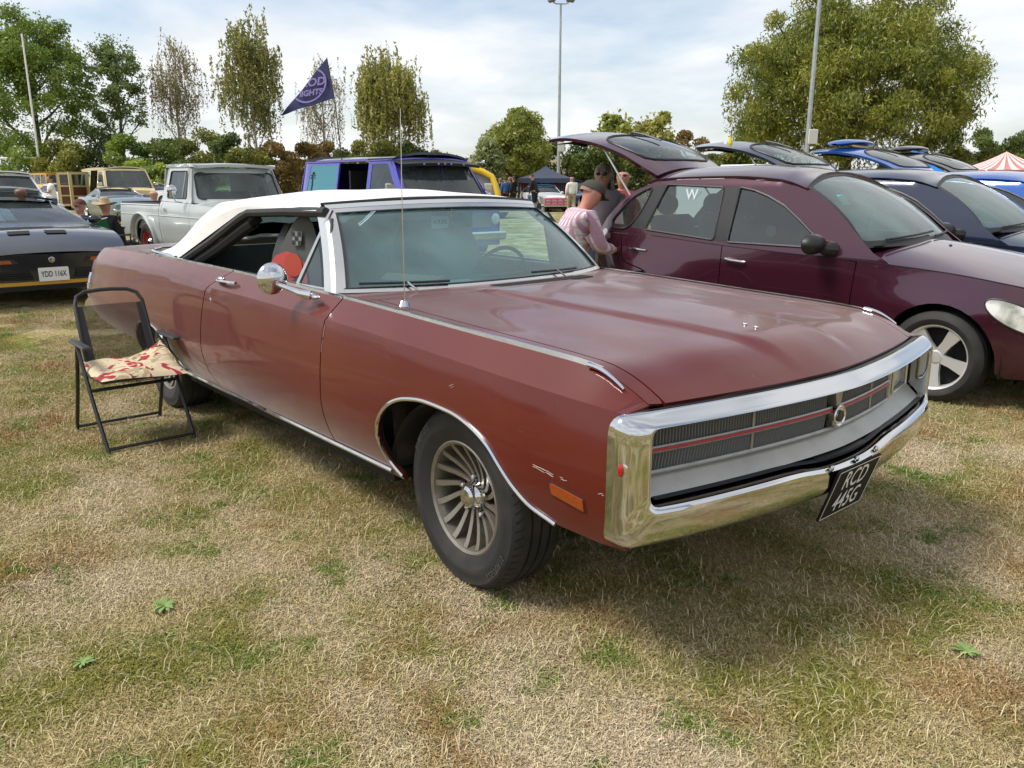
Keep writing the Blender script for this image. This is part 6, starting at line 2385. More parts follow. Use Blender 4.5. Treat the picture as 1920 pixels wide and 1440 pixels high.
far("silver_hatchback", "pale silver hatchback beyond the white soft top roof", car_paint("silver_car2", (.58, .60, .60), .3, .4), 918, 33., 8, H=1.36, rw=(-2.9, -3.3), posts=(-1.55, -2.4))
far("blue_estate", "dark blue car behind the man in the white jumper", car_paint("mid_blue", (.03, .08, .16), .25, .4), 1082, 46., -30, H=1.55, rw=(-3.0, -3.4), posts=(-1.5, -2.4))
far("grey_saloon", "dark grey car parked beside the gazebo", car_paint("slate_paint", (.06, .07, .08), .25, .4), 902, 40., 10, H=1.42)
def offroader(label, m, px, d, rz, H=1.95):
    p = gnd(px, d)
    C = simple_car("off_roader", label, m, (p.x, p.y, 0), R(rz), cat="off-roader", wb=3.0, fo=.85, ro=.9, hw=1.0, nose=1.05, hood=1.18, belt=1.24, deck=1.2, tail=1.15, H=H, ws=(-.75, -.95), rw=(-3.55, -3.7), wr=.86, r=.42, sill=.48, gm=DGLASS, posts=(-1.75, -2.7), doors=((-.8, -1.75), (-1.75, -2.7)), lamps='round', crown=.03, arch=.52)
    for sd in (-1, 1):
        G().tube([(-1.1, sd * .7, H + .06), (-3.5, sd * .7, H + .06)], .025, 6).mo("roof_rail", BLACK, C.root)
    return C
offroader("yellow boxy off-roader with black roof rails near the hedge", mat("yellow_paint", (.72, .40, .015), .3, coat=.6), 128, 50., 10)
offroader("white boxy off-roader with black windows behind the yellow one", WH, 150, 56., 10)

# --- banger racing car
_p = gnd(1035, 40.5)
rc = simple_car("racing_car", "white and blue stock racing car with pink front guard and number panels", WH, (_p.x, _p.y, 0), R(-24), wb=2.4, fo=.75, ro=.75, hw=.80, nose=.68, hood=.86, belt=.88, H=1.30, rw=(-2.2, -2.9), posts=(-1.5,), gm=DGLASS, lamps=None, grille=False, doors=((-.6, -1.6),), roofm=mat("racing_blue", (.02, .25, .50), .35))
PK = mat("pink_guard", (.62, .10, .18), .4)
g = G()
for z in (.36, .50, .64):
    g.tube([(.86, -.66, z), (.90, 0, z), (.86, .66, z)], .035, 6)
for y in (-.64, -.32, 0, .32, .64):
    g.tube([(.88, y, .34), (.88, y, .66)], .035, 6)
g.mo("front_guard", PK, rc.root)
rc.B.side("side_number_panel", [(-.9, .35), (-1.5, .35), (-1.5, .80), (-.9, .80)], mat("racing_blue"), off=.006, sp=.2)
rc.B.side("front_panel", [(-.40, .50), (-.56, .30), (-.56, .82), (-.05, .80), (.3, .76)], mat("racing_blue"), off=.006, sp=.2)
for sd in (-1, 1):
    p = rc.Y(np.array([-1.2]), np.array([.58]))[0]
    lettering("race_number", "174", .34, mat("plate_ink"), rc.root, (-1.2, sd * (p + .012), .58), (-sd, 0, 0), (0, 0, 1), bold=.01)
# ---------------------------------------------------------------- trees, hedges, hill
def leaf_mat(name, c1, c2, trans=.42):
    if name in _M:
        return _M[name]
    m = bpy.data.materials.new(name)
    m.use_nodes = True
    nt = m.node_tree
    nt.nodes.clear()
    a = _n(nt, 'ShaderNodeAttribute', attribute_name="tone")
    r = _n(nt, 'ShaderNodeMix', data_type='RGBA')
    r.inputs[6].default_value, r.inputs[7].default_value = (*c1, 1), (*c2, 1)
    lk(nt, a, 'Fac', r, 0)
    d = _n(nt, 'ShaderNodeBsdfDiffuse')
    t = _n(nt, 'ShaderNodeBsdfTranslucent')
    g = _n(nt, 'ShaderNodeBsdfGlossy')
    g.inputs['Roughness'].default_value = .5
    lk(nt, r, 2, d, 0)
    lk(nt, r, 2, t, 0)
    mx = _n(nt, 'ShaderNodeMixShader')
    mx.inputs[0].default_value = trans
    lk(nt, d, 0, mx, 1)
    lk(nt, t, 0, mx, 2)
    m2 = _n(nt, 'ShaderNodeMixShader')
    m2.inputs[0].default_value = .05
    lk(nt, mx, 0, m2, 1)
    lk(nt, g, 0, m2, 2)
    o = _n(nt, 'ShaderNodeOutputMaterial')
    lk(nt, m2, 0, o, 0)
    _M[name] = m
    return m


def leaves(name, P, size, tone, m, parent, r, stretch=1., updir=None):
    """One mesh of leaf-sized quads at the points P."""
    n = len(P)
    a = r.normal(size=(n, 3))
    if updir is not None:
        a = a * .55 + updir
    a /= np.linalg.norm(a, axis=1)[:, None]
    b = np.cross(a, r.normal(size=(n, 3)))
    b /= np.linalg.norm(b, axis=1)[:, None] + 1e-9
    s = (size * r.uniform(.6, 1.4, n))[:, None]
    V = np.empty((n, 4, 3))
    V[:, 0] = P - a * s * stretch
    V[:, 1] = P + b * s * .55
    V[:, 2] = P + a * s * stretch
    V[:, 3] = P - b * s * .55
    me = bpy.data.meshes.new(name)
    me.vertices.add(n * 4)
    me.vertices.foreach_set('co', V.reshape(-1))
    me.loops.add(n * 4)
    me.loops.foreach_set('vertex_index', np.arange(n * 4, dtype=np.int32))
    me.polygons.add(n)
    me.polygons.foreach_set('loop_start', np.arange(0, n * 4, 4, dtype=np.int32))
    me.polygons.foreach_set('loop_total', np.full(n, 4, dtype=np.int32))
    at_ = me.attributes.new("tone", 'FLOAT', 'POINT')
    at_.data.foreach_set('value', np.repeat(np.clip(tone, 0, 1), 4))
    me.materials.append(m)
    me.update()
    me.validate()
    o = bpy.data.objects.new(name, me)
    link(o, parent)
    return o


BARK = mat("grey_bark", (.075, .062, .048), .9, noise=(3., (.13, .115, .095), .4, .7), bump=(12., .5))
BIRCH = mat("birch_bark", (.42, .40, .36), .8, noise=(2.2, (.10, .085, .07), .52, .70))


def limbs(r, H, spread, base_r, first=.25, n=11, up=.75, bark=BARK, parent=None, forks=3, lean=0., z0=None):
    g = G()
    tips = []
    k = 9
    t = np.linspace(0, 1, k)
    wob = np.cumsum(r.normal(size=(k, 2)) * .012 * H, axis=0) * t[:, None]
    trunk = np.stack([wob[:, 0] + lean * t * H, wob[:, 1], t * H * .93], 1)
    trunk[0, 2] = -.05
    g.tube(trunk, base_r * (1 - .88 * t) + .015, 7)
    for i in range(n):
        f = first + (0.95 - first) * (i + r.uniform(0, .8)) / n
        p0 = np.array([np.interp(f, t, trunk[:, j]) for j in range(3)])
        az = i * 2.4 + r.uniform(-.4, .4)
        L = spread * (1.05 - .75 * abs(f - .45)) * r.uniform(.75, 1.1)
        el = up * r.uniform(.7, 1.15) + .35 * f
        d = np.array((math.cos(az) * math.cos(el), math.sin(az) * math.cos(el), math.sin(el)))
        s = np.linspace(0, 1, 6)
        P = p0 + d * (s * L)[:, None] + np.array((0, 0, 1.)) * (.12 * L * s**2)[:, None] + np.cumsum(r.normal(size=(6, 3)) * .02 * L, axis=0)
        r0 = base_r * (1 - .85 * f) * .55
        g.tube(P, r0 * (1 - .85 * s) + .008, 5)
        tips.append(P[-1])
        for q in range(forks):
            a = r.uniform(.35, .85)
            p1 = np.array([np.interp(a, s, P[:, j]) for j in range(3)])
            d2 = d + r.normal(size=3) * .55
            d2 /= np.linalg.norm(d2)
            L2 = L * r.uniform(.3, .55)
            Q = p1 + d2 * (s * L2)[:, None] + np.array((0, 0, 1.)) * (.08 * L2 * s**2)[:, None]
            g.tube(Q, r0 * .45 * (1 - .8 * s) + .005, 4)
            tips.append(Q[-1])
            tips.append(Q[3])
    tips.append(trunk[-1])
    g.mo("trunk", bark, parent)
    return np.array(tips)


def place(px, d, name, label, cat="tree", group=None):
    p = gnd(px, d)
    return thing(name, label, cat, (p.x, p.y, 0), random.uniform(0, 6.28), group)


def zpx(py, d):
    return 1.43 + (342 - py) / FPX * d


def broad_tree(px, top, half, d, label, m, seed, n=9000, low=.25, leaf=.20, clumps=46, name="broadleaf_tree", bark=BARK, br=.22, limbn=12, shell=.55, stretch=1., up=None, clump_r=.19, forks=3, first=.22, group="trees along the field edge", fill=.12):
    r = np.random.default_rng(seed)
    H, W = zpx(top, d), half / FPX * d
    root = place(px, d, name, label, group=group)
    tips = limbs(r, H * .88, W * .80, br, first=first, n=limbn, bark=bark, parent=root, forks=forks)
    cz, rz_ = H * (low + 1) / 2, H * (1 - low) / 2
    c = []
    for i in range(clumps):
        v = r.normal(size=3)
        v /= np.linalg.norm(v)
        if v[2] < -.55:
            v[2] *= -.6
        q = v * (shell + (1 - shell) * r.random()**.5) * r.uniform(.86, 1.0)
        c.append((q[0] * W * .84, q[1] * W * .84, cz + q[2] * rz_ * .86))
    c = np.array(c)
    if len(tips):
        c = np.concatenate([c, tips[r.random(len(tips)) < .6]])
    per = max(1, n // len(c))
    P, T = [], []
    for q in c:
        R_ = W * clump_r * r.uniform(.65, 1.3)
        k = int(per * r.uniform(.6, 1.4))
        v = r.normal(size=(k, 3))
        v /= np.linalg.norm(v, axis=1)[:, None]
        v *= (R_ * r.random(k)**.45)[:, None]
        v[:, 2] *= .75
        P.append(q + v)
        T.append(np.full(k, r.uniform(.15, .85)) + r.normal(size=k) * .18)
    if fill:
        k = int(n * fill)
        v = r.normal(size=(k, 3))
        v /= np.linalg.norm(v, axis=1)[:, None]
        v *= (r.random(k)**.4)[:, None]
        P.append(v * np.array([W * .9, W * .9, rz_ * .95]) + np.array([0, 0, cz]))
        T.append(r.random(k))
    P, T = np.concatenate(P), np.concatenate(T)
    ok = P[:, 2] > .2
    ud = np.array(up) if up is not None else None
    leaves("crown", P[ok], leaf, T[ok], m, root, r, stretch, ud)
    return root


def birch_tree(px, top, half, d, label, m, seed, strands=300, per=16, leaf=.10, droop=.2, low=.3, base=.11, top_dense=.5):
    r = np.random.default_rng(seed)
    H, W = zpx(top, d), half / FPX * d
    root = place(px, d, "birch_tree", label, group="birches along the field edge")
    tips = limbs(r, H, W * 1.0, base, first=.26, n=17, up=.85, bark=BIRCH, parent=root, forks=4)
    P, T, tw = [], [], G()
    lobes = []
    for i in range(20):
        v = r.normal(size=3)
        v /= np.linalg.norm(v)
        v *= r.uniform(.45, 1.)
        zz = H * (low + .18 + 1) / 2 + v[2] * H * (1 - low - .18) / 2
        ww = W * .92 * (1. - .45 * max(0., v[2])) * r.uniform(.7, 1.1)
        lobes.append((v[0] * ww, v[1] * ww, zz))
    lobes = np.array(lobes)
    for i in range(strands):
        if r.random() < .72:
            q = lobes[r.integers(len(lobes))] + r.normal(size=3) * np.array([W * .17, W * .17, H * .045])
        else:
            q = tips[r.integers(len(tips))] + r.normal(size=3) * np.array([W * .10, W * .10, H * .03])
        L = H * droop * r.uniform(.35, 1.15)
        s = np.linspace(0, 1, per)
        sw = r.normal(size=2) * .12 * L
        k = q + np.stack([sw[0] * s**.5, sw[1] * s**.5, -L * s + .15 * L * np.sin(s * 3)], 1) + r.normal(size=(per, 3)) * .055
        P.append(k)
        T.append(np.full(per, r.uniform(.1, .9)) + r.normal(size=per) * .15)
        tw.tube(k[::5], .008, 3, cap=False)
    tw.mo("twigs", mat("twig_bark", (.10, .075, .06), .9), root)
    P, T = np.concatenate(P), np.concatenate(T)
    ok = P[:, 2] > 1.
    leaves("crown", P[ok], leaf, T[ok], m, root, r, 1.2, np.array((0, 0, -.7)))
    return root


def bush(px, top, half, d, label, m, seed, n=3200, leaf=.17, name="shrub", group="hedge along the field edge", clumps=16, flat=1.):
    r = np.random.default_rng(seed)
    H, W = zpx(top, d), half / FPX * d
    root = place(px, d, name, label, cat="shrub", group=group)
    g = G()
    for i in range(5):
        a = r.uniform(0, 6.28)
        s = np.linspace(0, 1, 5)
        g.tube(np.stack([math.cos(a) * W * .4 * s, math.sin(a) * W * .4 * s, H * .7 * s - .05], 1), .05 * (1 - .8 * s), 5)
    g.mo("stem", BARK, root)
    P, T = [], []
    for i in range(clumps):
        v = r.normal(size=3)
        v /= np.linalg.norm(v)
        q = np.array((v[0] * W * .78, v[1] * W * .6, H * .52 + v[2] * H * .36))
        k = int(n / clumps * r.uniform(.6, 1.4))
        w = r.normal(size=(k, 3))
        w /= np.linalg.norm(w, axis=1)[:, None]
        w *= (W * .36 * r.random(k)**.4)[:, None] * np.array([1, 1, .8])
        P.append(q + w)
        T.append(np.full(k, r.uniform(.05, .95)) + r.normal(size=k) * .2)
    k = n // 3
    P.append(np.stack([r.uniform(-W * .85, W * .85, k), r.uniform(-W * .4, W * .4, k), r.uniform(.0, H * .62, k)], 1))
    T.append(r.random(k))
    P, T = np.concatenate(P), np.concatenate(T)
    ok = P[:, 2] > .03
    leaves("foliage", P[ok], leaf, T[ok], m, root, r)
    return root


L_MAPLE = leaf_mat("maple_leaf", (0.091, 0.170, 0.025), (0.307, 0.398, 0.052))
L_ASH = leaf_mat("ash_leaf", (0.103, 0.160, 0.044), (0.273, 0.342, 0.105))
L_BIRCH = leaf_mat("birch_leaf", (.150, .165, .045), (.38, .37, .095))
L_BIRCH2 = leaf_mat("birch_leaf_brown", (.19, .165, .070), (.42, .36, .15))
L_BIRCH3 = leaf_mat("birch_leaf_gold", (.215, .225, .048), (.50, .48, .115))
L_DARK = leaf_mat("hedge_dark", (0.049, 0.082, 0.018), (0.170, 0.227, 0.038))
L_OLIVE = leaf_mat("hedge_olive", (.115, .135, .02), (.31, .32, .05))
L_BROWN = leaf_mat("hedge_brown", (.145, .100, .025), (.33, .225, .06))
L_BRIGHT = leaf_mat("hedge_bright", (0.160, 0.239, 0.032), (0.433, 0.524, 0.079))
L_WIL = leaf_mat("willow_leaf", (0.137, 0.178, 0.028), (0.398, 0.421, 0.070))
L_WIL2 = leaf_mat("willow_leaf_grey", (0.160, 0.194, 0.070), (0.433, 0.489, 0.210))
L_BIG = leaf_mat("great_willow_leaf", (0.091, 0.140, 0.018), (0.376, 0.376, 0.052))

broad_tree(82, 33, 128, 60, "tall spreading green tree behind the white goal post", L_MAPLE, 1, n=34000, low=.20, leaf=.10, clumps=90, clump_r=.17, br=.30, limbn=14)
broad_tree(236, 68, 66, 61, "slender open-crowned green tree beside the tall spreading one", L_ASH, 2, n=9000, low=.30, leaf=.105, clumps=44, clump_r=.20, br=.17, limbn=15, fill=.1)
birch_tree(342, 80, 56, 63, "sparse grey-brown birch with bare drooping twigs", L_BIRCH2, 3, strands=360, per=13, leaf=.085)
birch_tree(486, 60, 76, 57, "tall full birch standing left of the pennant", L_BIRCH, 4, strands=640, per=18, leaf=.10, droop=.16)
birch_tree(612, 128, 55, 64, "thin pale birch right behind the pennant", L_BIRCH2, 5, strands=260, per=13, leaf=.075)
birch_tree(737, 118, 78, 58, "round weeping golden birch behind the violet van", L_BIRCH3, 6, strands=820, per=22, leaf=.10, droop=.26, low=.38)
_hed = [(-20, 215, 70, 63, L_DARK), (45, 250, 60, 57, L_MAPLE), (120, 262, 55, 56, L_OLIVE), (190, 238, 58, 59, L_DARK), (250, 250, 50, 57, L_MAPLE), (310, 262, 52, 58, L_DARK), (330, 240, 40, 62, L_MAPLE), (385, 240, 52, 60, L_OLIVE), (440, 240, 45, 58, L_DARK), (470, 270, 45, 55, L_OLIVE), (520, 262, 48, 56, L_BROWN), (575, 255, 45, 60, L_BROWN), (625, 258, 40, 62, L_BROWN), (665, 255, 45, 57, L_OLIVE), (720, 262, 45, 56, L_OLIVE), (770, 272, 48, 58, L_DARK), (815, 282, 38, 60, L_OLIVE)]
_lab = ["dark green shrub behind the white estate car", "leafy green shrub behind the man in the turquoise shirt", "olive shrub behind the yellow off-roader", "dark green shrub above the cream van's open doors", "leafy green shrub behind the cream van's cab", "dark green shrub above the black saloon", "leafy green shrub at the foot of the sparse grey-brown birch", "olive shrub between the sparse birch and the pickup's cab roof", "dark green shrub behind the pickup's cab roof", "olive shrub at the foot of the tall full birch", "rusty brown shrub between the tall full birch and the pennant", "rusty brown shrub right under the pennant", "rusty brown shrub at the foot of the thin pale birch", "olive shrub over the violet van's open side door", "olive shrub at the foot of the golden birch", "dark green shrub behind the violet van's screen visor", "small olive shrub at the end of the hedge beside the brown hill"]
for i, (px, tp, hf, d, m) in enumerate(_hed):
    bush(px, tp, hf, d, _lab[i], m, 20 + i, n=7000, leaf=.10)
for i, (px, tp, hf, d, m) in enumerate([(262, 300, 34, 54, L_BRIGHT), (300, 308, 34, 53, L_BRIGHT), (340, 300, 34, 54, L_DARK)]):
    bush(px, tp, hf, d, ["low bright green bush beside the cream van", "low bright green bush over the black saloon's roof", "low dark green bush beside the pickup's cab"][i], m, 50 + i, n=2600, leaf=.11, group="low bushes at the hedge foot")
W1 = broad_tree(962, 222, 76, 54, "rounded yellow-green willow behind the gazebo", L_WIL, 7, n=30000, low=.05, leaf=.08, clumps=80, clump_r=.24, br=.2, stretch=1.6, name="willow_tree", limbn=9)
broad_tree(915, 250, 34, 51, "small grey-green willow at the edge of the rounded one", L_WIL2, 8, n=7000, low=.02, leaf=.10, clumps=26, clump_r=.3, br=.12, stretch=1.6, name="willow_tree", limbn=6)
broad_tree(1150, 205, 52, 70, "olive treetop rising over the aubergine hatchback's tailgate", L_WIL, 9, n=5000, low=.1, leaf=.2, clumps=36, clump_r=.27, br=.2, name="willow_tree", limbn=8)
broad_tree(1222, 212, 52, 72, "golden olive treetop beside the other one over the tailgate", L_BIRCH3, 10, n=5000, low=.1, leaf=.2, clumps=36, clump_r=.27, br=.2, name="willow_tree", limbn=8)
for i, (px, tp, hf, d, m) in enumerate([(1045, 262, 55, 57, L_DARK), (1105, 255, 55, 56, L_DARK), (1165, 262, 50, 56, L_DARK), (1230, 256, 52, 56, L_OLIVE), (1290, 240, 45, 55, L_BROWN), (1335, 255, 40, 53, L_OLIVE), (1385, 250, 55, 55, L_DARK)]):
    bush(px, tp, hf, d, ["dark green shrub just behind the gazebo roof", "dark green shrub beside the tall floodlight post", "dark green shrub seen under the aubergine tailgate", "olive shrub above the aubergine tailgate's hinge", "rusty brown shrub between the two nearest tailgates", "olive shrub behind the yellow streamer", "dark green shrub over the navy hatchback's tailgate"][i], m, 60 + i, n=8000, leaf=.10, group="hedge behind the gazebo")
broad_tree(1582, 4, 258, 47, "great dense willow with a domed crown behind the blue tailgates", L_BIG, 11, n=150000, low=-.02, leaf=.062, clumps=340, clump_r=.115, br=.42, limbn=18, stretch=1.9, up=(0, 0, .55), name="willow_tree", forks=4, first=.1, shell=.72, fill=.12)
for i, (px, tp, hf, d, m) in enumerate([(1845, 228, 45, 60, L_DARK), (1900, 225, 50, 60, L_DARK), (1960, 220, 60, 62, L_DARK), (1700, 270, 60, 44, L_OLIVE), (1770, 268, 60, 44, L_OLIVE), (1850, 270, 60, 45, L_OLIVE), (1920, 272, 60, 46, L_OLIVE)]):
    bush(px, tp, hf, d, ["dark green shrub touching the great willow's far side", "dark green shrub behind the peak of the striped tent", "dark green shrub past the striped tent", "olive shrub at the great willow's foot", "olive shrub behind the bright blue tent", "olive shrub behind the dark plum tailgate's end", "olive shrub behind the striped tent's canopy"][i], m, 80 + i, n=8000, leaf=.10, group="hedge beyond the blue hatchbacks")
# distant low hill with a brown field and a treeline
def hill():
    c = gnd(860, 330.)
    ax = np.array((_r2.x, _r2.y)) / math.hypot(_r2.x, _r2.y)
    ay = np.array((_fw.x, _fw.y)) / math.hypot(_fw.x, _fw.y)
    V, F = [], []
    n = 40
    for i in range(n):
        for j in range(12):
            u, v = (i / (n - 1) - .5) * 900, j / 11 * 260 - 60
            z = 14.5 * math.exp(-(u / 230)**2) * float(sst(-60, 150, v)) + 1.2 * math.sin(u * .03)
            V.append((c.x + ax[0] * u + ay[0] * v, c.y + ax[1] * u + ay[1] * v, max(z, 0.) - .3))
    for i in range(n - 1):
        for j in range(11):
            F.append([i * 12 + j, (i + 1) * 12 + j, (i + 1) * 12 + j + 1, i * 12 + j + 1])
    o = mo("hill", V, F, mat("far_field", (.23, .165, .085), .95, noise=(.03, (.16, .14, .06), .4, .6)))
    o['kind'] = 'structure'
    o['label'] = "low brown hill on the horizon between the birches and the willow"
    r = np.random.default_rng(99)
    P, T = [], []
    for k in range(70):
        u = r.uniform(-120, 120)
        v = r.uniform(150, 175)
        z = 14.5 * math.exp(-(u / 230)**2)
        q = np.array((c.x + ax[0] * u + ay[0] * v, c.y + ax[1] * u + ay[1] * v, z + 1.))
        w = r.normal(size=(60, 3)) * np.array([2.2, 2.2, 1.0])
        P.append(q + w)
        T.append(r.random(60))
    P, T = np.concatenate(P), np.concatenate(T)
    o = leaves("far_wood", P, .9, T, leaf_mat("far_wood", (0.103, 0.137, 0.061), (0.205, 0.251, 0.105)), None, r)
    o['kind'] = 'stuff'
    o['label'] = "far treeline along the top of the brown hill"
hill()


def treeline():
    """Woods that close the field to either side, beyond the hedges."""
    r = np.random.default_rng(77)
    P, T = [], []
    for k in range(260):
        a = YAW + (1 if k % 2 else -1) * r.uniform(.66, 1.6)
        d = r.uniform(120, 150)
        hgt = r.uniform(5, 11)
        n = 80
        w = r.normal(size=(n, 3))
        w /= np.linalg.norm(w, axis=1)[:, None]
        w *= (r.random(n)**.4)[:, None] * np.array([4.5, 4.5, hgt * .5])
        P.append(np.array((CAM.x + d * math.cos(a), CAM.y + d * math.sin(a), hgt * .5)) + w)
        T.append(np.full(n, r.uniform(0, 1)) + r.normal(size=n) * .2)
    P, T = np.concatenate(P), np.concatenate(T)
    o = leaves("distant_wood", P[P[:, 2] > 0], .38, T[P[:, 2] > 0], leaf_mat("distant_wood_leaf", (.06, .085, .025), (.20, .23, .06)), None, r)
    o['kind'] = 'stuff'
    o['label'] = "distant woods closing the field on both sides"


treeline()
# ---------------------------------------------------------------- poles, tents, flag, chair
GALV = mat("galvanised_steel", (.42, .45, .46), .45, .6, noise=(6., (.34, .37, .38), .4, .7))
def lamp_post(px, py, d, H, r0, r1, boxz, label, heads=True):
    p = at(px, py, d)
    t = thing("floodlight_post", label, "lamp post", (p.x, p.y, 0), YAW, "floodlight posts")
    z = np.linspace(-.1, H, 9)
    G().tube(cols(0 * z, 0 * z, z), np.linspace(r0, r1, 9), 10).mo("mast", GALV, t)
    G().box((-.02, -.16, boxz), (.22, .34, .52), bev=.02).mo("switch_box", mat("box_grey", (.55, .55, .52), .6), t)
    if heads:
        G().tube([(0, -.42, H + .05), (0, -.25, H), (0, .25, H), (0, .42, H + .08)], .035, 6).mo("cross_arm", GALV, t)
        for y, rz in ((-.48, .5), (.45, -.9)):
            G().box((0, 0, 0), (.22, .48, .50), bev=.04).mo("floodlight", mat("lamp_body", (.16, .18, .21), .5), t, loc=(0, y, H + .32), rot=(0, R(25), rz))
    return t
lamp_post(1047, 316, 46, zpx(32, 46), .105, .055, zpx(278, 46), "slim grey floodlight post with two lamps rising behind the gazebo")
lamp_post(1511, 298, 30, 10.5, .095, .06, zpx(259, 30), "grey floodlight post with switch box in front of the great willow")
def goal():
    d = 56.
    p = at(78, 338, d)
    t = thing("goal_posts", "white rugby goal post with crossbar in front of the tall spreading tree", "goal", (p.x, p.y, 0), YAW + math.pi / 2)
    W = mat("white_pole", (.78, .78, .77), .5)
    H = zpx(84, d)
    for x in (0, 5.6):
        z = np.linspace(-.1, H, 5)
        G().tube(cols(np.full(5, float(x)), 0 * z, z), np.linspace(.085, .055, 5), 8).mo("upright", W, t)
    z = zpx(300, d)
    G().tube([(0, 0, z), (5.6, 0, z)], .075, 8).mo("crossbar", W, t)
goal()

def gazebo():
    d = 42.
    a, b, c = at(972, 334, d), at(1078, 331, d), at(1025, 313, d + 1.5)
    w = (b - a).length / 2
    mid = (a + b) / 2
    t = thing("gazebo", "navy pop-up gazebo sheltering a clothes stall", "gazebo", (mid.x, mid.y, 0), YAW - math.pi / 2)
    m = mat("navy_canopy", (.035, .045, .075), .7, bump=(4., .3))
    ez, tz = a.z, zpx(312, 43)
    dep = 3.0
    V = [(-w, 0, ez), (w, 0, ez), (w, dep, ez), (-w, dep, ez), (0, dep / 2, tz)]
    g = G()
    for i in range(4):
        p, q, r_ = np.array(V[i]), np.array(V[(i + 1) % 4]), np.array(V[4])
        n = 6
        def f(u, v, p=p, q=q, r_=r_):
            e = p + (q - p) * v
            x = e + (r_ - e) * u
            return tuple(x - np.array((0, 0, .10 * math.sin(math.pi * u) * 1.)))
        g.grid(f, 7, 7)
    g.mo("canopy", m, t)
    g = G()
    for i in range(4):
        p, q = np.array(V[i]), np.array(V[(i + 1) % 4])
        g.grid(lambda u, v, p=p, q=q: tuple(p + (q - p) * v + np.array((0, 0, -.22 * u - .03 * abs(math.sin(v * 9)) * u))), 2, 19)
    g.mo("valance", m, t)
    for x, y in ((-w, 0), (w, 0), (w, dep), (-w, dep)):
        G().tube([(x, y, 0), (x, y, ez)], .025, 6).mo("leg", mat("dark_leg", (.05, .05, .06), .5, .5), t)
    wall = mat("dark_backdrop", (.02, .02, .025), .9)
    mo("back_wall", [(-w, dep, 0), (w, dep, 0), (w, dep, ez), (-w, dep, ez)], [[0, 1, 2, 3]], wall, t, smooth=False)
    # clothes rails
    r = np.random.default_rng(4)
    cols_ = [(.35, .03, .05), (.02, .02, .025), (.6, .6, .6), (.02, .02, .03), (.45, .08, .12), (.1, .1, .12)]
    for k, (x0, x1, y) in enumerate(((-w + .1, w * .05, 1.1), (w * .15, w - .1, .7))):
        tr = thing("clothes_rail", ["clothes rail of black and white garments under the gazebo", "clothes rail of red and pale garments under the gazebo"][k], "clothes rail", tuple(t.matrix_basis @ Vector((0, 0, 0))), YAW - math.pi / 2)
        G().tube([(x0, y, 0), (x0, y, 1.55), (x1, y, 1.55), (x1, y, 0)], .018, 6).mo("rail_frame", CHROME_OLD, tr)
        n = 11
        for i in range(n):
            x = x0 + (x1 - x0) * (i + .5) / n
            j = int(r.integers(0, 2)) * 3 + 1 if k == 0 and r.random() < .7 else int(r.integers(0, 6))
            if k == 1 and i in (1, 2, 3):
                j = 0
            c = cols_[j]
            h = r.uniform(.6, .85)
            G().box((x, y, 1.5 - h / 2), ((x1 - x0) / n * .8, .42, h), bev=.03).mo("garment", mat("garment_%d" % j, c, .9), tr)
gazebo()

def arch_inflatable():
    d = 37.
    t = thing("inflatable_arch", "yellow inflatable arch tube beyond the violet van", "inflatable arch", tuple(gnd(900, d)), YAW - math.pi / 2)
    P = [at(868, 310, d), at(885, 315, d), at(905, 322, d), at(922, 331, d), at(928, 345, d), at(933, 360, d), at(936, 388, d)]
    M_ = t.matrix_basis.inverted()
    P = [M_ @ q for q in P]
    Q = [(-(q.x) - 2.2, q.y, q.z) for q in reversed(P)]
    pts = np.array([tuple(q) for q in P])
    left = [(2 * pts[0, 0] - x, y, z) for x, y, z in pts[1:]]
    full = np.array(left[::-1] + pts.tolist())
    full[0, 2] = full[-1, 2] = .0
    G().tube(full, .14, 12).mo("arch_tube", mat("yellow_pvc", (.68, .45, .02), .4), t)
    a, b = full[3], full[-4]
    V = [(full[i][0], full[i][1] + .1, full[i][2] - .05) for i in range(len(full))]
    mo("arch_screen", V, [list(range(len(V)))], mat("grey_mesh_screen", (.22, .21, .22), .9), t, smooth=False)
arch_inflatable()

def tent(px0, px1, ptop, pbase, d, label, m, name="event_tent", m2=None):
    a, b = at(px0, pbase, d), at(px1, pbase, d)
    w = (b - a).length / 2
    mid = (a + b) / 2
    t = thing(name, label, "tent", (mid.x, mid.y, 0), YAW - math.pi / 2)
    ez, tz = a.z, zpx(ptop, d)
    V = [(-w, 0, ez), (w, 0, ez), (w, 2 * w, ez), (-w, 2 * w, ez), (0, w, tz)]
    n = 10
    for i in range(4):
        p, q, r_ = np.array(V[i]), np.array(V[(i + 1) % 4]), np.array(V[4])
        for k in range(n if m2 else 1):
            nn = n if m2 else 1
            A, Bq = p + (q - p) * k / nn, p + (q - p) * (k + 1) / nn
            g = G()
            g.grid(lambda u, v, A=A, Bq=Bq, r_=r_: tuple((lambda e: e + (r_ - e) * u - np.array((0, 0, .35 * w * u * (1 - u))))(A + (Bq - A) * v)), 7, 3)
            g.mo("roof_panel", (m2 if k % 2 else m) if m2 else m, t)
    for i in range(4):
        p, q = np.array(V[i]), np.array(V[(i + 1) % 4])
        G().grid(lambda u, v, p=p, q=q: tuple(p + (q - p) * v + np.array((0, 0, -.3 * u))), 2, 9).mo("valance", m, t)
        G().tube([p * np.array([1, 1, 0]), p], .035, 6).mo("leg", mat("white_pole"), t)
    return t
tent(1712, 1786, 298, 326, 15.5, "plain bright blue tent seen under the dark plum tailgate", mat("blue_tent", (.0, .17, .60), .5))
tent(1850, 2010, 282, 318, 24., "red and white striped tent beyond the blue hatchback", mat("tent_red", (.50, .20, .17), .7), m2=mat("tent_white", (.72, .64, .62), .7))

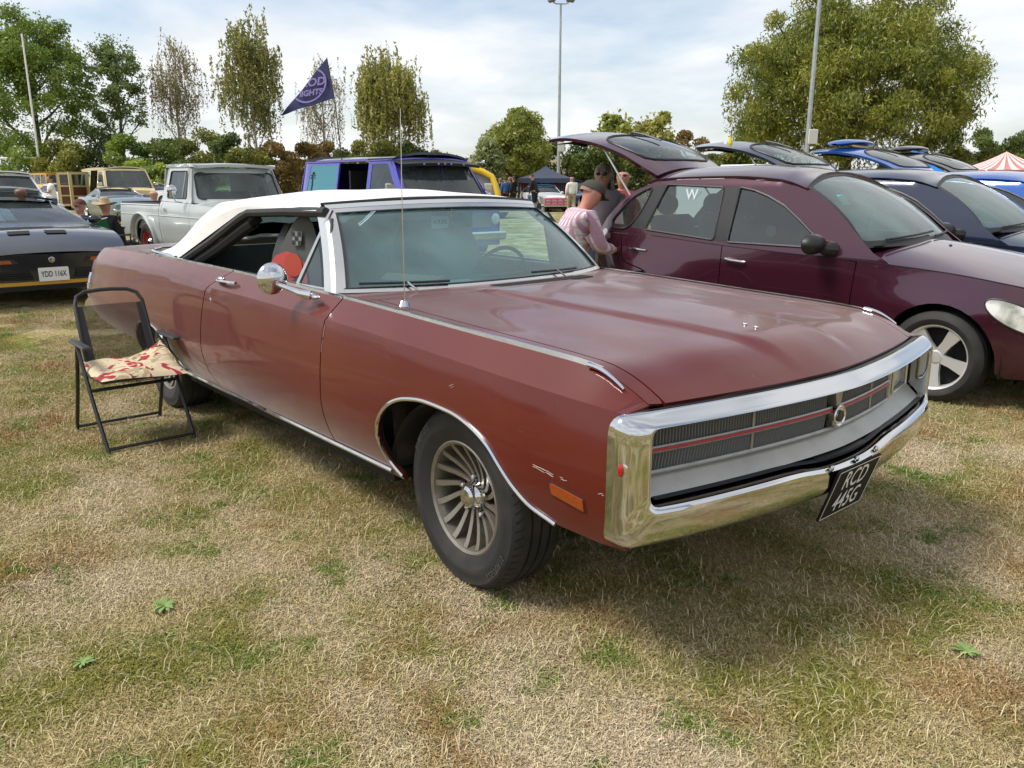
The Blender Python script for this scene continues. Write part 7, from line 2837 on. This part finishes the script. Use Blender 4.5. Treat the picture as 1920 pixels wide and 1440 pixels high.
def caravan_roof():
    d = 17.
    p = gnd(1385, d)
    t = thing("white_van", "white van roof showing above the aubergine hatchback", "van", (p.x, p.y, 0), R(0))
    W_ = mat("white_car_paint")
    G().box((0, 0, 1.05), (2.2, 1.6, 1.36), bev=.12).mo("body", W_, t)
    G().box((.2, 0, 1.765), (.9, .7, .05), bev=.02).mo("roof_vent", W_, t)
    for x in (-.7, .7):
        for y in (-.7, .7):
            alloy_wheel(t, (x, y, .3), 1 if y > 0 else -1, Rr=.3, plain=True)
caravan_roof()

def pennant():
    d = 14.4
    A, B, C, D = at(613, 108, d), at(627, 184, d), at(528, 216, d + .1), at(641, 296, d)
    t = thing("pennant_flag", "navy triangular pennant with purple lettering on a thin pole above the violet van", "flag", tuple(D), 0.)
    o = np.array(D)
    L = lambda q: np.array(q) - o
    G().tube([L(D) - np.array((0, 0, .03)), L(B), L(A)], [.012, .010, .007], 6).mo("flag_pole", BLACK, t)
    n = 14
    V, F = [], []
    a, b, c = L(A), L(B), L(C)
    nrm = np.cross(b - a, c - a)
    nrm /= np.linalg.norm(nrm)
    if nrm @ np.array(CAM - D) < 0:
        nrm = -nrm
    def fp(u, v):   # u: hoist->tip, v: top->bottom
        e = a + (b - a) * v
        p = e + (c - e) * u
        return p + nrm * (.03 * math.sin(u * 9 + v * 2) * u)
    fm_ = mat("navy_flag_cloth", (.020, .022, .085), .8, bump=(5., .3))
    G().grid(fp, 16, 8).mo("flag_cloth", fm_, t)
    ink = mat("flag_ink", (.22, .17, .42), .8)
    # lettering follows the pennant's slope
    cpx, cpy = 581, 162
    def pt(px, py):
        r_ = _fw + _r2 * ((px - 960) / FPX) + _u2 * ((720 - py) / FPX)
        A_ = np.array(A)
        N_ = nrm
        tt = ((A_ - np.array(CAM)) @ N_) / (np.array(r_) @ N_)
        return np.array(CAM) + np.array(r_) * tt - o + nrm * .035
    cc = pt(cpx, cpy)
    ux = pt(cpx + 10, cpy - 1.5) - cc
    uy = pt(cpx + 1.0, cpy - 10) - cc
    ux, uy = ux / 10, uy / 10
    def inside(p):
        M_ = np.stack([b - a, c - a], 1)
        s_, *_x = np.linalg.lstsq(M_, p - nrm * .035 - a, rcond=None)
        return s_[0] > .01 and s_[1] > .01 and s_.sum() < .985
    for txt, dx, dy, sz, sx in (("ROD", 7, 5, 21, 1.0), ("NIGHTS", 1, -14, 15, .95)):
        Vt, Ft = text_geo(txt, sz, .5)
        P = [cc + ux * (dx + x * sx) + uy * (dy + y) for x, y, _z in Vt]
        ok = [inside(p) for p in P]
        Ft = [f for f in Ft if all(ok[i] for i in f)]
        mo("flag_lettering", P, Ft, ink, t, smooth=False)
    V, F = [], []
    for k in range(73):
        th = 2 * math.pi * k / 72
        for rr in (29., 32.):
            V.append(cc + ux * rr * math.cos(th) + uy * rr * math.sin(th))
    for k in range(72):
        f = [2 * k, 2 * k + 2, 2 * k + 3, 2 * k + 1]
        if all(inside(V[i]) for i in f):
            F.append(f)
    mo("flag_ring", V, F, ink, t, smooth=False)
pennant()
def toy_flag():
    p = at(1369, 272, 9.6)
    t = thing("yellow_streamer", "small yellow and white streamer on the navy hatchback's tailgate", "streamer", tuple(p), 0.)
    G().tube([(0, 0, -.03), (.0, .0, .04), (-.01, .0, .09)], [.022, .026, .016], 8).mo("yellow_loop", mat("yellow_ribbon", (.75, .62, .02), .6), t)
    G().ell((-.04, -.03, -.01), (.03, .03, .05), 8, 6).mo("white_tuft", mat("white_ribbon", (.7, .7, .68), .8), t)
toy_flag()

# ---------------------------------------------------------------- folding chair and cushion
def chair():
    t = thing("folding_chair", "black folding garden chair with mesh back beside the convertible's rear wheel", "chair", (-2.66, -1.235, 0), 0.)
    o = np.array((-2.66, -1.235, 0))
    fr = mat("black_tube", (.018, .018, .019), .42, noise=(30., (.05, .05, .05), .6, .75))
    def T(name, pts, r=.011, n=8, m=fr):
        pts = np.array(pts, float)
        return G().tube(pts - o, r, n).mo(name, m, t)
    yl, yr = -1.475, -1.005
    for k, y in enumerate((yl, yr)):
        ap = (-2.745, y, .545)
        T("front_leg", [(-2.375, y + (.01 if k == 0 else -.005), 0), (-2.56, y, .28), ap])
        T("rear_leg", [(-2.965, y - .01, 0), (-2.86, y, .28), ap])
        # back post continues to the hinge at the seat
    T("back_frame", [(-2.755, yl + .045, .375), (-2.845, yl + .05, .56), (-2.93, yl + .055, .745), (-2.952, yl + .075, .79), (-2.962, yl + .12, .812), (-2.966, yl + .20, .818), (-2.966, yr - .20, .818), (-2.962, yr - .12, .812), (-2.952, yr - .07, .79), (-2.93, yr - .05, .745), (-2.845, yr - .045, .56), (-2.755, yr - .04, .375)], .0115)
    T("front_foot_bar", [(-2.385, yl + .01, .028), (-2.385, yr, .028)], .009)
    T("rear_foot_bar", [(-2.955, yl, .03), (-2.955, yr, .03)], .009)
    T("seat_front_bar", [(-2.585, yl, .315), (-2.585, yr, .315)], .010)
    for y in (yl + .03, yr - .03):
        T("seat_side_rail", [(-2.40, y, .395), (-2.62, y, .385), (-2.86, y, .365)], .011)
    T("seat_end_bar", [(-2.40, yl + .03, .395), (-2.40, yr - .03, .395)], .011)
    for y in (yl, yr):
        G().box(np.array((-2.68, y, .560)) - o, (.30, .052, .018), bev=.008).mo("armrest", mat("arm_plastic", (.02, .02, .02), .5), t)
    mesh = bpy.data.materials.new("black_chair_mesh")
    mesh.use_nodes = True
    nt = mesh.node_tree
    nt.nodes.clear()
    tr, df, mx, ou = _n(nt, 'ShaderNodeBsdfTransparent'), _n(nt, 'ShaderNodeBsdfDiffuse'), _n(nt, 'ShaderNodeMixShader'), _n(nt, 'ShaderNodeOutputMaterial')
    df.inputs[0].default_value = (.035, .037, .033, 1)
    tc = _n(nt, 'ShaderNodeTexCoord')
    ck = _n(nt, 'ShaderNodeTexChecker')
    ck.inputs['Scale'].default_value = 900.
    lk(nt, tc, 'Object', ck, 0)
    mr = _n(nt, 'ShaderNodeMapRange')
    mr.inputs[3].default_value, mr.inputs[4].default_value = .56, .68
    lk(nt, ck, 'Fac', mr, 0)
    lk(nt, mr, 0, mx, 0)
    lk(nt, tr, 0, mx, 1)
    lk(nt, df, 0, mx, 2)
    lk(nt, mx, 0, ou, 0)
    def bk(u, v):
        y = yl + .055 + (yr - yl - .10) * v
        return tuple(np.array((-2.925 + .165 * u - .02 * math.sin(math.pi * v) * 1., y, .735 - .345 * u)) - o)
    G().grid(bk, 8, 10).mo("back_mesh", mesh, t)
    G().grid(lambda u, v: tuple(np.array((-2.40 - .45 * u, yl + .04 + (yr - yl - .08) * v, .392 - .03 * u - .02 * math.sin(math.pi * v))) - o), 6, 6).mo("seat_mesh", mesh, t)
    for y in (yl + .07, yr - .065):
        G().grid(lambda u, v: tuple(np.array((-2.925 + .165 * u + .004, y - .022 + .044 * v, .735 - .345 * u)) - o), 6, 2).mo("back_hem", mat("hem_black", (.025, .025, .025), .8), t)
    return t
chair()

def cushion():
    m = bpy.data.materials.new("floral_cotton")
    m.use_nodes = True
    nt = m.node_tree
    b = nt.nodes['Principled BSDF']
    b.inputs['Roughness'].default_value = .9
    tc = _n(nt, 'ShaderNodeTexCoord')
    def blob(scale, off, lo, hi):
        mp = _n(nt, 'ShaderNodeMapping')
        mp.inputs['Location'].default_value = off
        lk(nt, tc, 'Object', mp, 0)
        t = _n(nt, 'ShaderNodeTexNoise')
        t.inputs['Scale'].default_value, t.inputs['Detail'].default_value, t.inputs['Distortion'].default_value = scale, 1.5, 1.2
        lk(nt, mp, 0, t, 'Vector')
        r = _n(nt, 'ShaderNodeMapRange')
        r.inputs[1].default_value, r.inputs[2].default_value = lo, hi
        lk(nt, t, 'Fac', r, 0)
        return r
    prev = None
    for (sc, of, lo, hi, c) in ((9., (0, 0, 0), .58, .60, (.36, .30, .18)), (10., (4, 2, 1), .575, .59, (.33, .022, .035)), (13., (9, 5, 3), .66, .675, (.07, .05, .03))):
        k = blob(sc, of, lo, hi)
        x = _n(nt, 'ShaderNodeMix', data_type='RGBA')
        lk(nt, k, 0, x, 0)
        if prev is None:
            x.inputs[6].default_value = (.56, .47, .31, 1)
        else:
            lk(nt, prev, 2, x, 6)
        x.inputs[7].default_value = (*c, 1)
        prev = x
    lk(nt, prev, 2, b, 'Base Color')
    t0 = (-2.60, -1.235, .41)
    r = np.random.default_rng(3)
    def top(u, v, s):
        a, c = 2 * u - 1, 2 * v - 1
        th = .034 * (1 - abs(a)**3.5) ** .5 * (1 - abs(c)**3.5) ** .5
        lift = .085 * max(0, c)**2 * max(0, -a + .25) + .02 * math.sin(3 * a + 2 * c) * .5
        wr = .006 * math.sin(17 * a + 9 * c) * (1 - a * a)
        return (a * .235, c * .225 + .0, th * s + lift + (wr if s > 0 else 0) - .012 * a)
    g = G().grid(lambda u, v: top(u, v, 1), 24, 24).grid(lambda u, v: top(u, 1 - v, -.5), 24, 24)
    o = g.mo("seat_cushion", m, None, sharp=None)
    o.location = t0
    tag(o, "beige cushion with crimson leaf print on the folding chair", "cushion")
cushion()


def weeds():
    m = mat("weed_leaf", (.17, .26, .07), .7)
    for i, (x, y, s, l) in enumerate(((-.516, -1.783, .055, "pale green weed rosette in the bare straw patch"), (1.389, .02, .05, "broad leaved weed rosette on the open turf ahead of the bumper"), (-.331, -2.085, .04, "darker grass tuft beside the pale weed rosette"))):
        t = thing("weed", l, "weed", (x, y, 0), i * 1.3)
        r_ = np.random.default_rng(i)
        for k in range(13):
            a = k * 2.4
            L = s * r_.uniform(.6, 1.1)
            c, s_ = math.cos(a), math.sin(a)
            u = np.linspace(0, 1, 6)
            w = .16 * L * np.sin(np.pi * (u * .9 + .08))
            z = .012 + .45 * L * u - .38 * L * u**2 + .006 * k / 13
            P = cols(c * L * u, s_ * L * u, z)
            sd = np.array((-s_, c, .15))
            V, F = strip3(P - w[:, None] * sd, P + w[:, None] * sd)
            mo("leaf", V, F, m, t)
weeds()
# ---------------------------------------------------------------- people
SKIN = mat("skin", (.46, .27, .19), .55, noise=(8., (.40, .22, .155), .4, .7))
SKIN_R = mat("skin_ruddy", (.48, .22, .15), .55, noise=(8., (.40, .17, .12), .4, .7))


def skin_mesh(name, nodes, edges, m, parent, root=0, sub=2):
    """nodes: list of ((x,y,z),(rx,ry))."""
    me = bpy.data.meshes.new(name)
    me.from_pydata([n[0] for n in nodes], edges, [])
    me.materials.append(m)
    o = bpy.data.objects.new(name, me)
    link(o, parent)
    o.modifiers.new("skin", 'SKIN')
    sv = me.skin_vertices[0].data
    for i, n in enumerate(nodes):
        sv[i].radius = n[1]
        sv[i].use_root = (i == root)
        sv[i].use_loose = False
    o.modifiers["skin"].use_smooth_shade = True
    s = o.modifiers.new("smooth", 'SUBSURF')
    s.levels = s.render_levels = sub
    return o


def person(label, loc, rz, h=1.74, lean=0., arms=None, sit=False, skin=SKIN, shirt=None, trousers=None, hair=None, cap=None, hat=None, glasses=False, look=0., headpitch=0., group=None, sleeves='long', seat_z=.42, step=.0, bare_arms=False, beard=None, longhair=False, shirt_mesh=None, knees=.28, drop=0.):
    t = thing("person", label, "person", loc, rz, group)
    sl, cl = math.sin(lean), math.cos(lean)
    d = np.array((sl, 0, cl))
    f = np.array((cl, 0, -sl))
    pel = np.array((0, 0, (seat_z + .09) if sit else .53 * h - drop))
    up = lambda a, b=0.: pel + d * a * h + f * b * h
    chest, neck = up(.17, .01), up(.295, .0)
    hd = neck + np.array((math.sin(lean * .6 + headpitch), 0, math.cos(lean * .6 + headpitch))) * .088 * h
    hdir = (hd - neck) / np.linalg.norm(hd - neck)
    hf = np.array((math.cos(look) * 1., math.sin(look), -hdir[0] * .9))
    hf /= np.linalg.norm(hf)
    b_ = .80 if shirt else 1.
    nodes = [(pel, (.068 * h * b_, .088 * h * b_)), (chest, (.070 * h * b_, .100 * h * b_)), (up(.25, 0), (.050 * h * b_, .075 * h * b_)), (neck + d * .008 * h, (.028 * h, .028 * h)), (hd - hdir * .036 * h + hf * .012 * h, (.047 * h, .043 * h)), (hd + hdir * .016 * h, (.068 * h, .060 * h)), (hd + hdir * .048 * h - hf * .004 * h, (.052 * h, .046 * h))]
    edges = [(0, 1), (1, 2), (2, 3), (3, 4), (4, 5), (5, 6)]
    sh_nodes = [(pel - d * .045 * h, (.092 * h, .112 * h)), (up(.08, .0), (.086 * h, .108 * h)), (chest, (.086 * h, .115 * h)), (up(.255), (.074 * h, .10 * h)), (up(.297), (.046 * h, .05 * h))]
    sh_edges = [(0, 1), (1, 2), (2, 3), (3, 4)]
    arms = arms or (((.01, .03, -.17), (.05, .03, -.31)), ((.01, -.03, -.17), (.05, -.03, -.31)))
    for k, sd in enumerate((1, -1)):
        s = up(.262) + np.array((0, sd * .105 * h, 0))
        e = s + np.array(arms[k][0]) * h
        w = s + np.array(arms[k][1]) * h
        hv = (w - e) / np.linalg.norm(w - e)
        b = len(nodes)
        nodes += [(s, (.026 * h, .026 * h)), (e, (.022 * h, .022 * h)), (w, (.017 * h, .017 * h)), (w + hv * .035 * h, (.020 * h, .012 * h))]
        edges += [(2, b), (b, b + 1), (b + 1, b + 2), (b + 2, b + 3)]
        side = np.cross(hv, np.array((0, 0, 1.)))
        side = side / (np.linalg.norm(side) + 1e-6)
        for q in range(4):
            o_ = side * (q - 1.5) * .011 * h
            b2 = len(nodes)
            L = (.036, .042, .040, .032)[q]
            nodes += [(w + hv * .052 * h + o_, (.006 * h, .006 * h)), (w + hv * (.052 + L) * h + o_ + np.array((0, 0, -.008 * h)), (.005 * h, .005 * h))]
            edges += [(b + 3, b2), (b2, b2 + 1)]
        b2 = len(nodes)
        nodes += [(w + hv * .04 * h + side * sd * .026 * h, (.006 * h, .006 * h))]
        edges += [(b + 3, b2)]
        c = len(sh_nodes)
        sh_nodes += [(s, (.052 * h, .052 * h)), (s + (e - s) * (1. if sleeves == 'long' else .75), (.044 * h, .044 * h))]
        sh_edges += [(3, c), (c, c + 1)]
        if sleeves == 'long':
            sh_nodes += [(e + (w - e) * .9, (.026 * h, .026 * h))]
            sh_edges += [(c + 1, c + 2)]
    tr_nodes, tr_edges = [(pel + d * .03 * h, (.082 * h, .103 * h))], []
    for k, sd in enumerate((1, -1)):
        hp = pel + np.array((0, sd * .055 * h, -.03 * h))
        if sit:
            kn = hp + np.array((knees * h, sd * .03 * h, .03 * h))
            an = np.array((kn[0] + .06 * h * (1 if knees < .3 else 2.), kn[1], .045 * h))
        else:
            st = step * (1 if k == 0 else -1)
            kn = hp + np.array((.015 * h + st * .6 + drop * .9, 0, -.235 * h + drop * .5))
            an = np.array((st - .01 * h, kn[1], .045 * h))
        ft = an + np.array((.095 * h, sd * .012 * h, -.025 * h))
        b = len(nodes)
        nodes += [(hp, (.058 * h, .055 * h)), (kn, (.036 * h, .036 * h)), (an, (.024 * h, .024 * h)), (ft, (.022 * h, .02 * h))]
        edges += [(0, b), (b, b + 1), (b + 1, b + 2), (b + 2, b + 3)]
        c = len(tr_nodes)
        tr_nodes += [(hp, (.067 * h, .064 * h)), (kn, (.046 * h, .046 * h)), (an + np.array((0, 0, .012 * h)), (.036 * h, .034 * h))]
        tr_edges += [(0, c), (c, c + 1), (c + 1, c + 2)]
        P = [an + np.array((-.03 * h, 0, -.018 * h)), an + np.array((.03 * h, 0, -.010 * h)), ft + np.array((.015 * h, 0, -.002 * h))]
        G().tube(P, [.024 * h, .028 * h, .018 * h], 8, flat=.9).mo("shoe", mat("shoe", (.03, .028, .026), .6), t)
    skin_mesh("body", nodes, edges, skin, t)
    if shirt:
        skin_mesh("shirt", sh_nodes, sh_edges, shirt, t)
    if trousers:
        skin_mesh("trousers", tr_nodes, tr_edges, trousers, t)
    # head details
    side = np.cross(hdir, hf)
    side /= np.linalg.norm(side)
    hc = hd + hdir * .012 * h
    def HP(a, b, c):
        return hc + hf * a * h + side * b * h + hdir * c * h
    G().tube([HP(.048, 0, .012), HP(.062, 0, -.010), HP(.050, 0, -.016)], [.006 * h, .010 * h, .008 * h], 6).mo("nose", skin, t)
    for sd in (1, -1):
        G().ell(HP(-.004, sd * .046, -.002), (.009 * h, .006 * h, .016 * h), 8, 6).mo("ear", skin, t)
        if not glasses:
            G().ell(HP(.047, sd * .018, .010), (.004 * h, .006 * h, .004 * h), 8, 6).mo("eye", mat("eye_dark", (.03, .02, .015), .3), t)
    G().tube([HP(.047, .014, -.030), HP(.051, 0, -.031), HP(.047, -.014, -.030)], .003 * h, 5).mo("mouth", mat("lips", (.33, .12, .10), .5), t)
    if glasses:
        g = G()
        for sd in (1, -1):
            g.ell(HP(.052, sd * .020, .010), (.006 * h, .016 * h, .011 * h), 10, 6)
            g.tube([HP(.05, sd * .036, .012), HP(-.005, sd * .049, .010)], .003 * h, 4)
        g.mo("sunglasses", BLACK, t)
    def cap_shell(a0, rad, m, name, back=0.):
        g = G()
        V, F = [], []
        nu, nv = 18, 7
        for j in range(nv):
            ph = a0 * j / (nv - 1)
            for i in range(nu):
                th = 2 * math.pi * i / nu
                x, y, z = math.sin(ph) * math.cos(th), math.sin(ph) * math.sin(th), math.cos(ph)
                V.append(HP(rad[0] * x + back, rad[1] * y, rad[2] * z + .008))
        for j in range(nv - 1):
            for i in range(nu):
                F.append([j * nu + i, (j + 1) * nu + i, (j + 1) * nu + (i + 1) % nu, j * nu + (i + 1) % nu])
        g.add(V, F)
        return g.mo(name, m, t)
    if hair is not None and not longhair:
        cap_shell(1.85, (.060, .054, .058), hair, "hair", -.010)
    if longhair:
        g = G()
        V, F = [], []
        nu, nv = 22, 10
        for j in range(nv):
            q = j / (nv - 1)
            for i in range(nu):
                th = 2 * math.pi * i / nu
                if q < .4:
                    ph = q / .4 * 1.5
                    x, y, z = math.sin(ph) * math.cos(th), math.sin(ph) * math.sin(th), math.cos(ph)
                    V.append(HP(.062 * x - .006, .058 * y, .062 * z + .008))
                else:
                    k = (q - .4) / .6
                    op = .55 if math.cos(th) > .55 else 1.
                    V.append(HP(.060 * math.cos(th) * op - .010 - .01 * k, (.058 + .012 * k) * math.sin(th), .010 - .13 * k + .006 * math.sin(th * 5)))
        for j in range(nv - 1):
            for i in range(nu):
                if j >= 4 and math.cos(2 * math.pi * (i + .5) / nu) > .55:
                    continue
                F.append([j * nu + i, (j + 1) * nu + i, (j + 1) * nu + (i + 1) % nu, j * nu + (i + 1) % nu])
        g.add(V, F)
        g.mo("hair", hair, t)
    if cap is not None:
        cap_shell(1.50, (.069, .062, .064), cap, "cap", -.004)
        g = G()
        g.grid(lambda u, v: HP(.045 + .055 * u * (1 - (2 * v - 1)**2 * .6), (v - .5) * .10, .022 - .014 * u - .012 * (2 * v - 1)**2), 5, 9)
        g.mo("cap_peak", cap, t)
    if hat is not None:
        g = G()
        V, F = [], []
        prof = [(.001, .085), (.030, .084), (.044, .070), (.052, .025), (.056, .020), (.085, .016), (.115, .024), (.117, .021), (.085, .011), (.050, .012)]
        nu = 24
        for rr, z in prof:
            for i in range(nu):
                th = 2 * math.pi * i / nu
                V.append(HP(rr * math.cos(th), rr * math.sin(th), z + .012 * (rr > .08) * math.cos(2 * th) * -1))
        for j in range(len(prof) - 1):
            for i in range(nu):
                F.append([j * nu + i, (j + 1) * nu + i, (j + 1) * nu + (i + 1) % nu, j * nu + (i + 1) % nu])
        g.add(V, F)
        g.mo("brimmed_hat", hat, t)
    if beard is not None:
        G().ell(HP(.034, 0, -.036), (.020 * h, .030 * h, .024 * h), 12, 8).mo("beard", beard, t)
    return t


def plaid():
    m = bpy.data.materials.new("plaid_shirt")
    m.use_nodes = True
    nt = m.node_tree
    b = nt.nodes['Principled BSDF']
    b.inputs['Roughness'].default_value = .85
    tc = _n(nt, 'ShaderNodeTexCoord')
    prev = None
    for ax, sc, c, lo in (('Y', 72., (.33, .13, .21), .05), ('Y', 160., (.36, .20, .27), .55), ('Z', 50., (.42, .27, .34), .50)):
        w = _n(nt, 'ShaderNodeTexWave', wave_type='BANDS', bands_direction=ax)
        w.inputs['Scale'].default_value = sc / 6.28 * .55
        lk(nt, tc, 'Object', w, 0)
        r = _n(nt, 'ShaderNodeMapRange')
        r.inputs[1].default_value, r.inputs[2].default_value = lo + .35, lo + .5
        lk(nt, w, 'Fac', r, 0)
        x = _n(nt, 'ShaderNodeMix', data_type='RGBA')
        mm = _n(nt, 'ShaderNodeMath', operation='MULTIPLY')
        mm.inputs[1].default_value = .75
        lk(nt, r, 0, mm, 0)
        lk(nt, mm, 0, x, 0)
        if prev is None:
            x.inputs[6].default_value = (.66, .58, .60, 1)
        else:
            lk(nt, prev, 2, x, 6)
        x.inputs[7].default_value = (*c, 1)
        prev = x
    lk(nt, prev, 2, b, 'Base Color')
    return m


PLAID = plaid()
DENIM = mat("denim", (.06, .10, .19), .85)
BLK = mat("black_clothes", (.015, .015, .018), .9)
GREYHAIR = mat("grey_brown_hair", (.24, .20, .155), .6, noise=(30., (.09, .07, .05), .4, .6))
DKHAIR = mat("dark_hair", (.02, .015, .012), .6)
p = at(1097, 430, 7.35)
person("man in a pink plaid shirt and dark cap bending at the aubergine hatchback's open tail", (p.x - .10, p.y - .16, 0), R(70), h=1.76, lean=.34, headpitch=.35, drop=.24, shirt=PLAID, trousers=mat("khaki", (.22, .19, .14), .9), skin=SKIN_R, cap=mat("dark_olive_cap", (.050, .045, .036), .9), look=-.25, glasses=True, arms=(((.05, .03, -.15), (.17, -.02, -.17)), ((.05, -.02, -.15), (.17, .03, -.17))), sleeves='long', hair=mat('stubble_hair', (.27, .17, .13), .8))
p = at(1130, 400, 8.5)
person("woman with long grey-brown hair and round sunglasses behind the man in plaid", (p.x, p.y, 0), R(-50), h=1.64, shirt=mat("grey_mauve_top", (.20, .17, .19), .9), trousers=DENIM, hair=GREYHAIR, longhair=True, glasses=True, sleeves='short', headpitch=.12, look=-.2, lean=.1)
p = at(1166, 400, 10.2)
person("person in dark red top and sunglasses glimpsed under the raised tailgate", (p.x, p.y, 0), R(-60), h=1.62, shirt=mat("dark_red_top", (.20, .02, .03), .9), trousers=DENIM, glasses=True, skin=SKIN_R)
p = gnd(1072, 37.5)
person("white haired man in a white jumper and beige trousers walking past the racing car", (p.x, p.y, 0), YAW + R(20), h=1.74, shirt=mat("white_jumper", (.72, .71, .67), .9), trousers=mat("beige_trousers", (.36, .29, .20), .9), hair=None, step=.16, skin=SKIN_R)
p = gnd(1003, 39.6)
person("man in black by the clothes rails looking down", (p.x, p.y, 0), YAW + R(60), h=1.86, shirt=BLK, trousers=BLK, hair=DKHAIR, lean=.2, headpitch=.3)
for i, (px, d, rz, l, s) in enumerate(((938, 44, 190, "person in dark blue at the end of the group beside the gazebo", mat("navy_top", (.03, .05, .11), .9)), (948, 43, 160, "person in bright blue in the group beside the gazebo", mat("blue_top", (.05, .12, .30), .9)), (956, 44, 210, "person in charcoal in the group beside the gazebo", mat("charcoal_top", (.05, .05, .055), .9)), (963, 42.5, 200, "person in black in the group beside the gazebo", BLK))):
    p = gnd(px, d)
    person(l, (p.x, p.y, 0), R(rz), h=1.68 + .03 * i, shirt=s, trousers=BLK, hair=(DKHAIR if i % 2 else GREYHAIR), group="people standing beside the gazebo", skin=SKIN_R)
p = gnd(57, 29.)
person("man in a turquoise shirt and pale cap standing by the parked cars", (p.x, p.y, 0), YAW + R(85), h=1.74, lean=.18, shirt=mat("turquoise_shirt", (.02, .45, .48), .85), trousers=DENIM, cap=mat("pale_cap", (.40, .32, .27), .9), sleeves='short', skin=SKIN_R)
p = gnd(95, 27.)
person("person in a white vest and jeans holding a phone", (p.x, p.y, 0), YAW + R(120), h=1.66, shirt=mat("white_vest", (.72, .72, .71), .85), trousers=DENIM, hair=DKHAIR, sleeves='short', arms=(((.06, .03, -.15), (.17, -.02, -.12)), ((.06, -.03, -.15), (.17, .02, -.12))), skin=mat("skin_tan", (.34, .18, .12), .55))
# seated people between the cars
p = gnd(36, 13.8)
person("man with shaved dark head seated behind the charcoal coupe", (p.x, p.y, 0), YAW + R(10), h=1.78, sit=True, seat_z=.46, shirt=BLK, trousers=DENIM, skin=mat("skin_dark", (.16, .075, .05), .5))
thing_seat = []
def camp_chair(label, loc, rz, m, z=.36, back=.86):
    t = thing("camp_chair", label, "chair", loc, rz, "camp chairs")
    fr = mat("black_tube")
    w = .28
    for sd in (1, -1):
        G().tube([(.24, sd * w, 0), (-.20, sd * w, z + .04)], .012, 6).mo("leg", fr, t)
        G().tube([(-.24, sd * w, 0), (.22, sd * w, z + .04)], .012, 6).mo("leg", fr, t)
        G().tube([(-.20, sd * w, z), (-.36, sd * w, back)], .012, 6).mo("back_post", fr, t)
        G().tube([(-.27, sd * (w + .02), z + .20), (.18, sd * (w + .02), z + .20)], .018, 6).mo("armrest", fr, t)
        G().tube([(.2, sd * w, z + .03), (.18, sd * (w + .02), z + .20)], .012, 6).mo("arm_post", fr, t)
    G().grid(lambda u, v: (-.20 + .42 * u, (v - .5) * 2 * w, z + .02 - .05 * math.sin(math.pi * v)), 6, 6).mo("seat", m, t)
    G().grid(lambda u, v: (-.20 - .16 * u - .05 * math.sin(math.pi * v), (v - .5) * 2 * w, z + (back - z) * u - .05 * math.sin(math.pi * v) * u), 7, 7).mo("backrest", m, t)
    g = G().tube([(-.36 - .05 * math.sin(math.pi * v), (v - .5) * 2 * w, back - .05 * math.sin(math.pi * v)) for v in np.linspace(0, 1, 9)], .010, 5)
    g.mo("back_piping", mat("white_piping", (.65, .65, .62), .8), t)
    return t
GREEN = mat("green_canvas", (.012, .16, .075), .8)
NAVYC = mat("navy_canvas", (.02, .03, .06), .8)
p = gnd(190, 13.4)
camp_chair("green camp chair with white piping between the coupe and the pickup", (p.x, p.y, 0), YAW - R(8), GREEN)
person("person in a wide straw hat seated in the green camp chair", (p.x + .04, p.y + .0, 0), YAW - R(8), h=1.66, sit=True, seat_z=.30, shirt=BLK, trousers=BLK, hat=mat("straw_hat", (.42, .31, .18), .9), knees=.30, skin=SKIN_R)
p = gnd(139, 14.6)
camp_chair("navy camp chair occupied by a bearded man in a cap", (p.x, p.y, 0), YAW + R(160), NAVYC, z=.30, back=.80)
person("bearded man in cap and sunglasses lounging in the navy camp chair", (p.x, p.y, 0), YAW + R(165), h=1.76, sit=True, seat_z=.22, lean=-.10, shirt=mat("navy_shirt", (.035, .05, .085), .9), trousers=BLK, cap=mat("brown_cap", (.10, .04, .03), .9), glasses=True, beard=mat("grey_beard", (.42, .36, .32), .9), skin=SKIN_R, knees=.30)
p = gnd(286, 17.8)
person("balding person seated beyond the pickup's bed", (p.x, p.y, 0), YAW + R(40), h=1.72, sit=True, seat_z=.40, shirt=mat("pale_top", (.5, .45, .38), .9), trousers=DENIM, skin=SKIN)
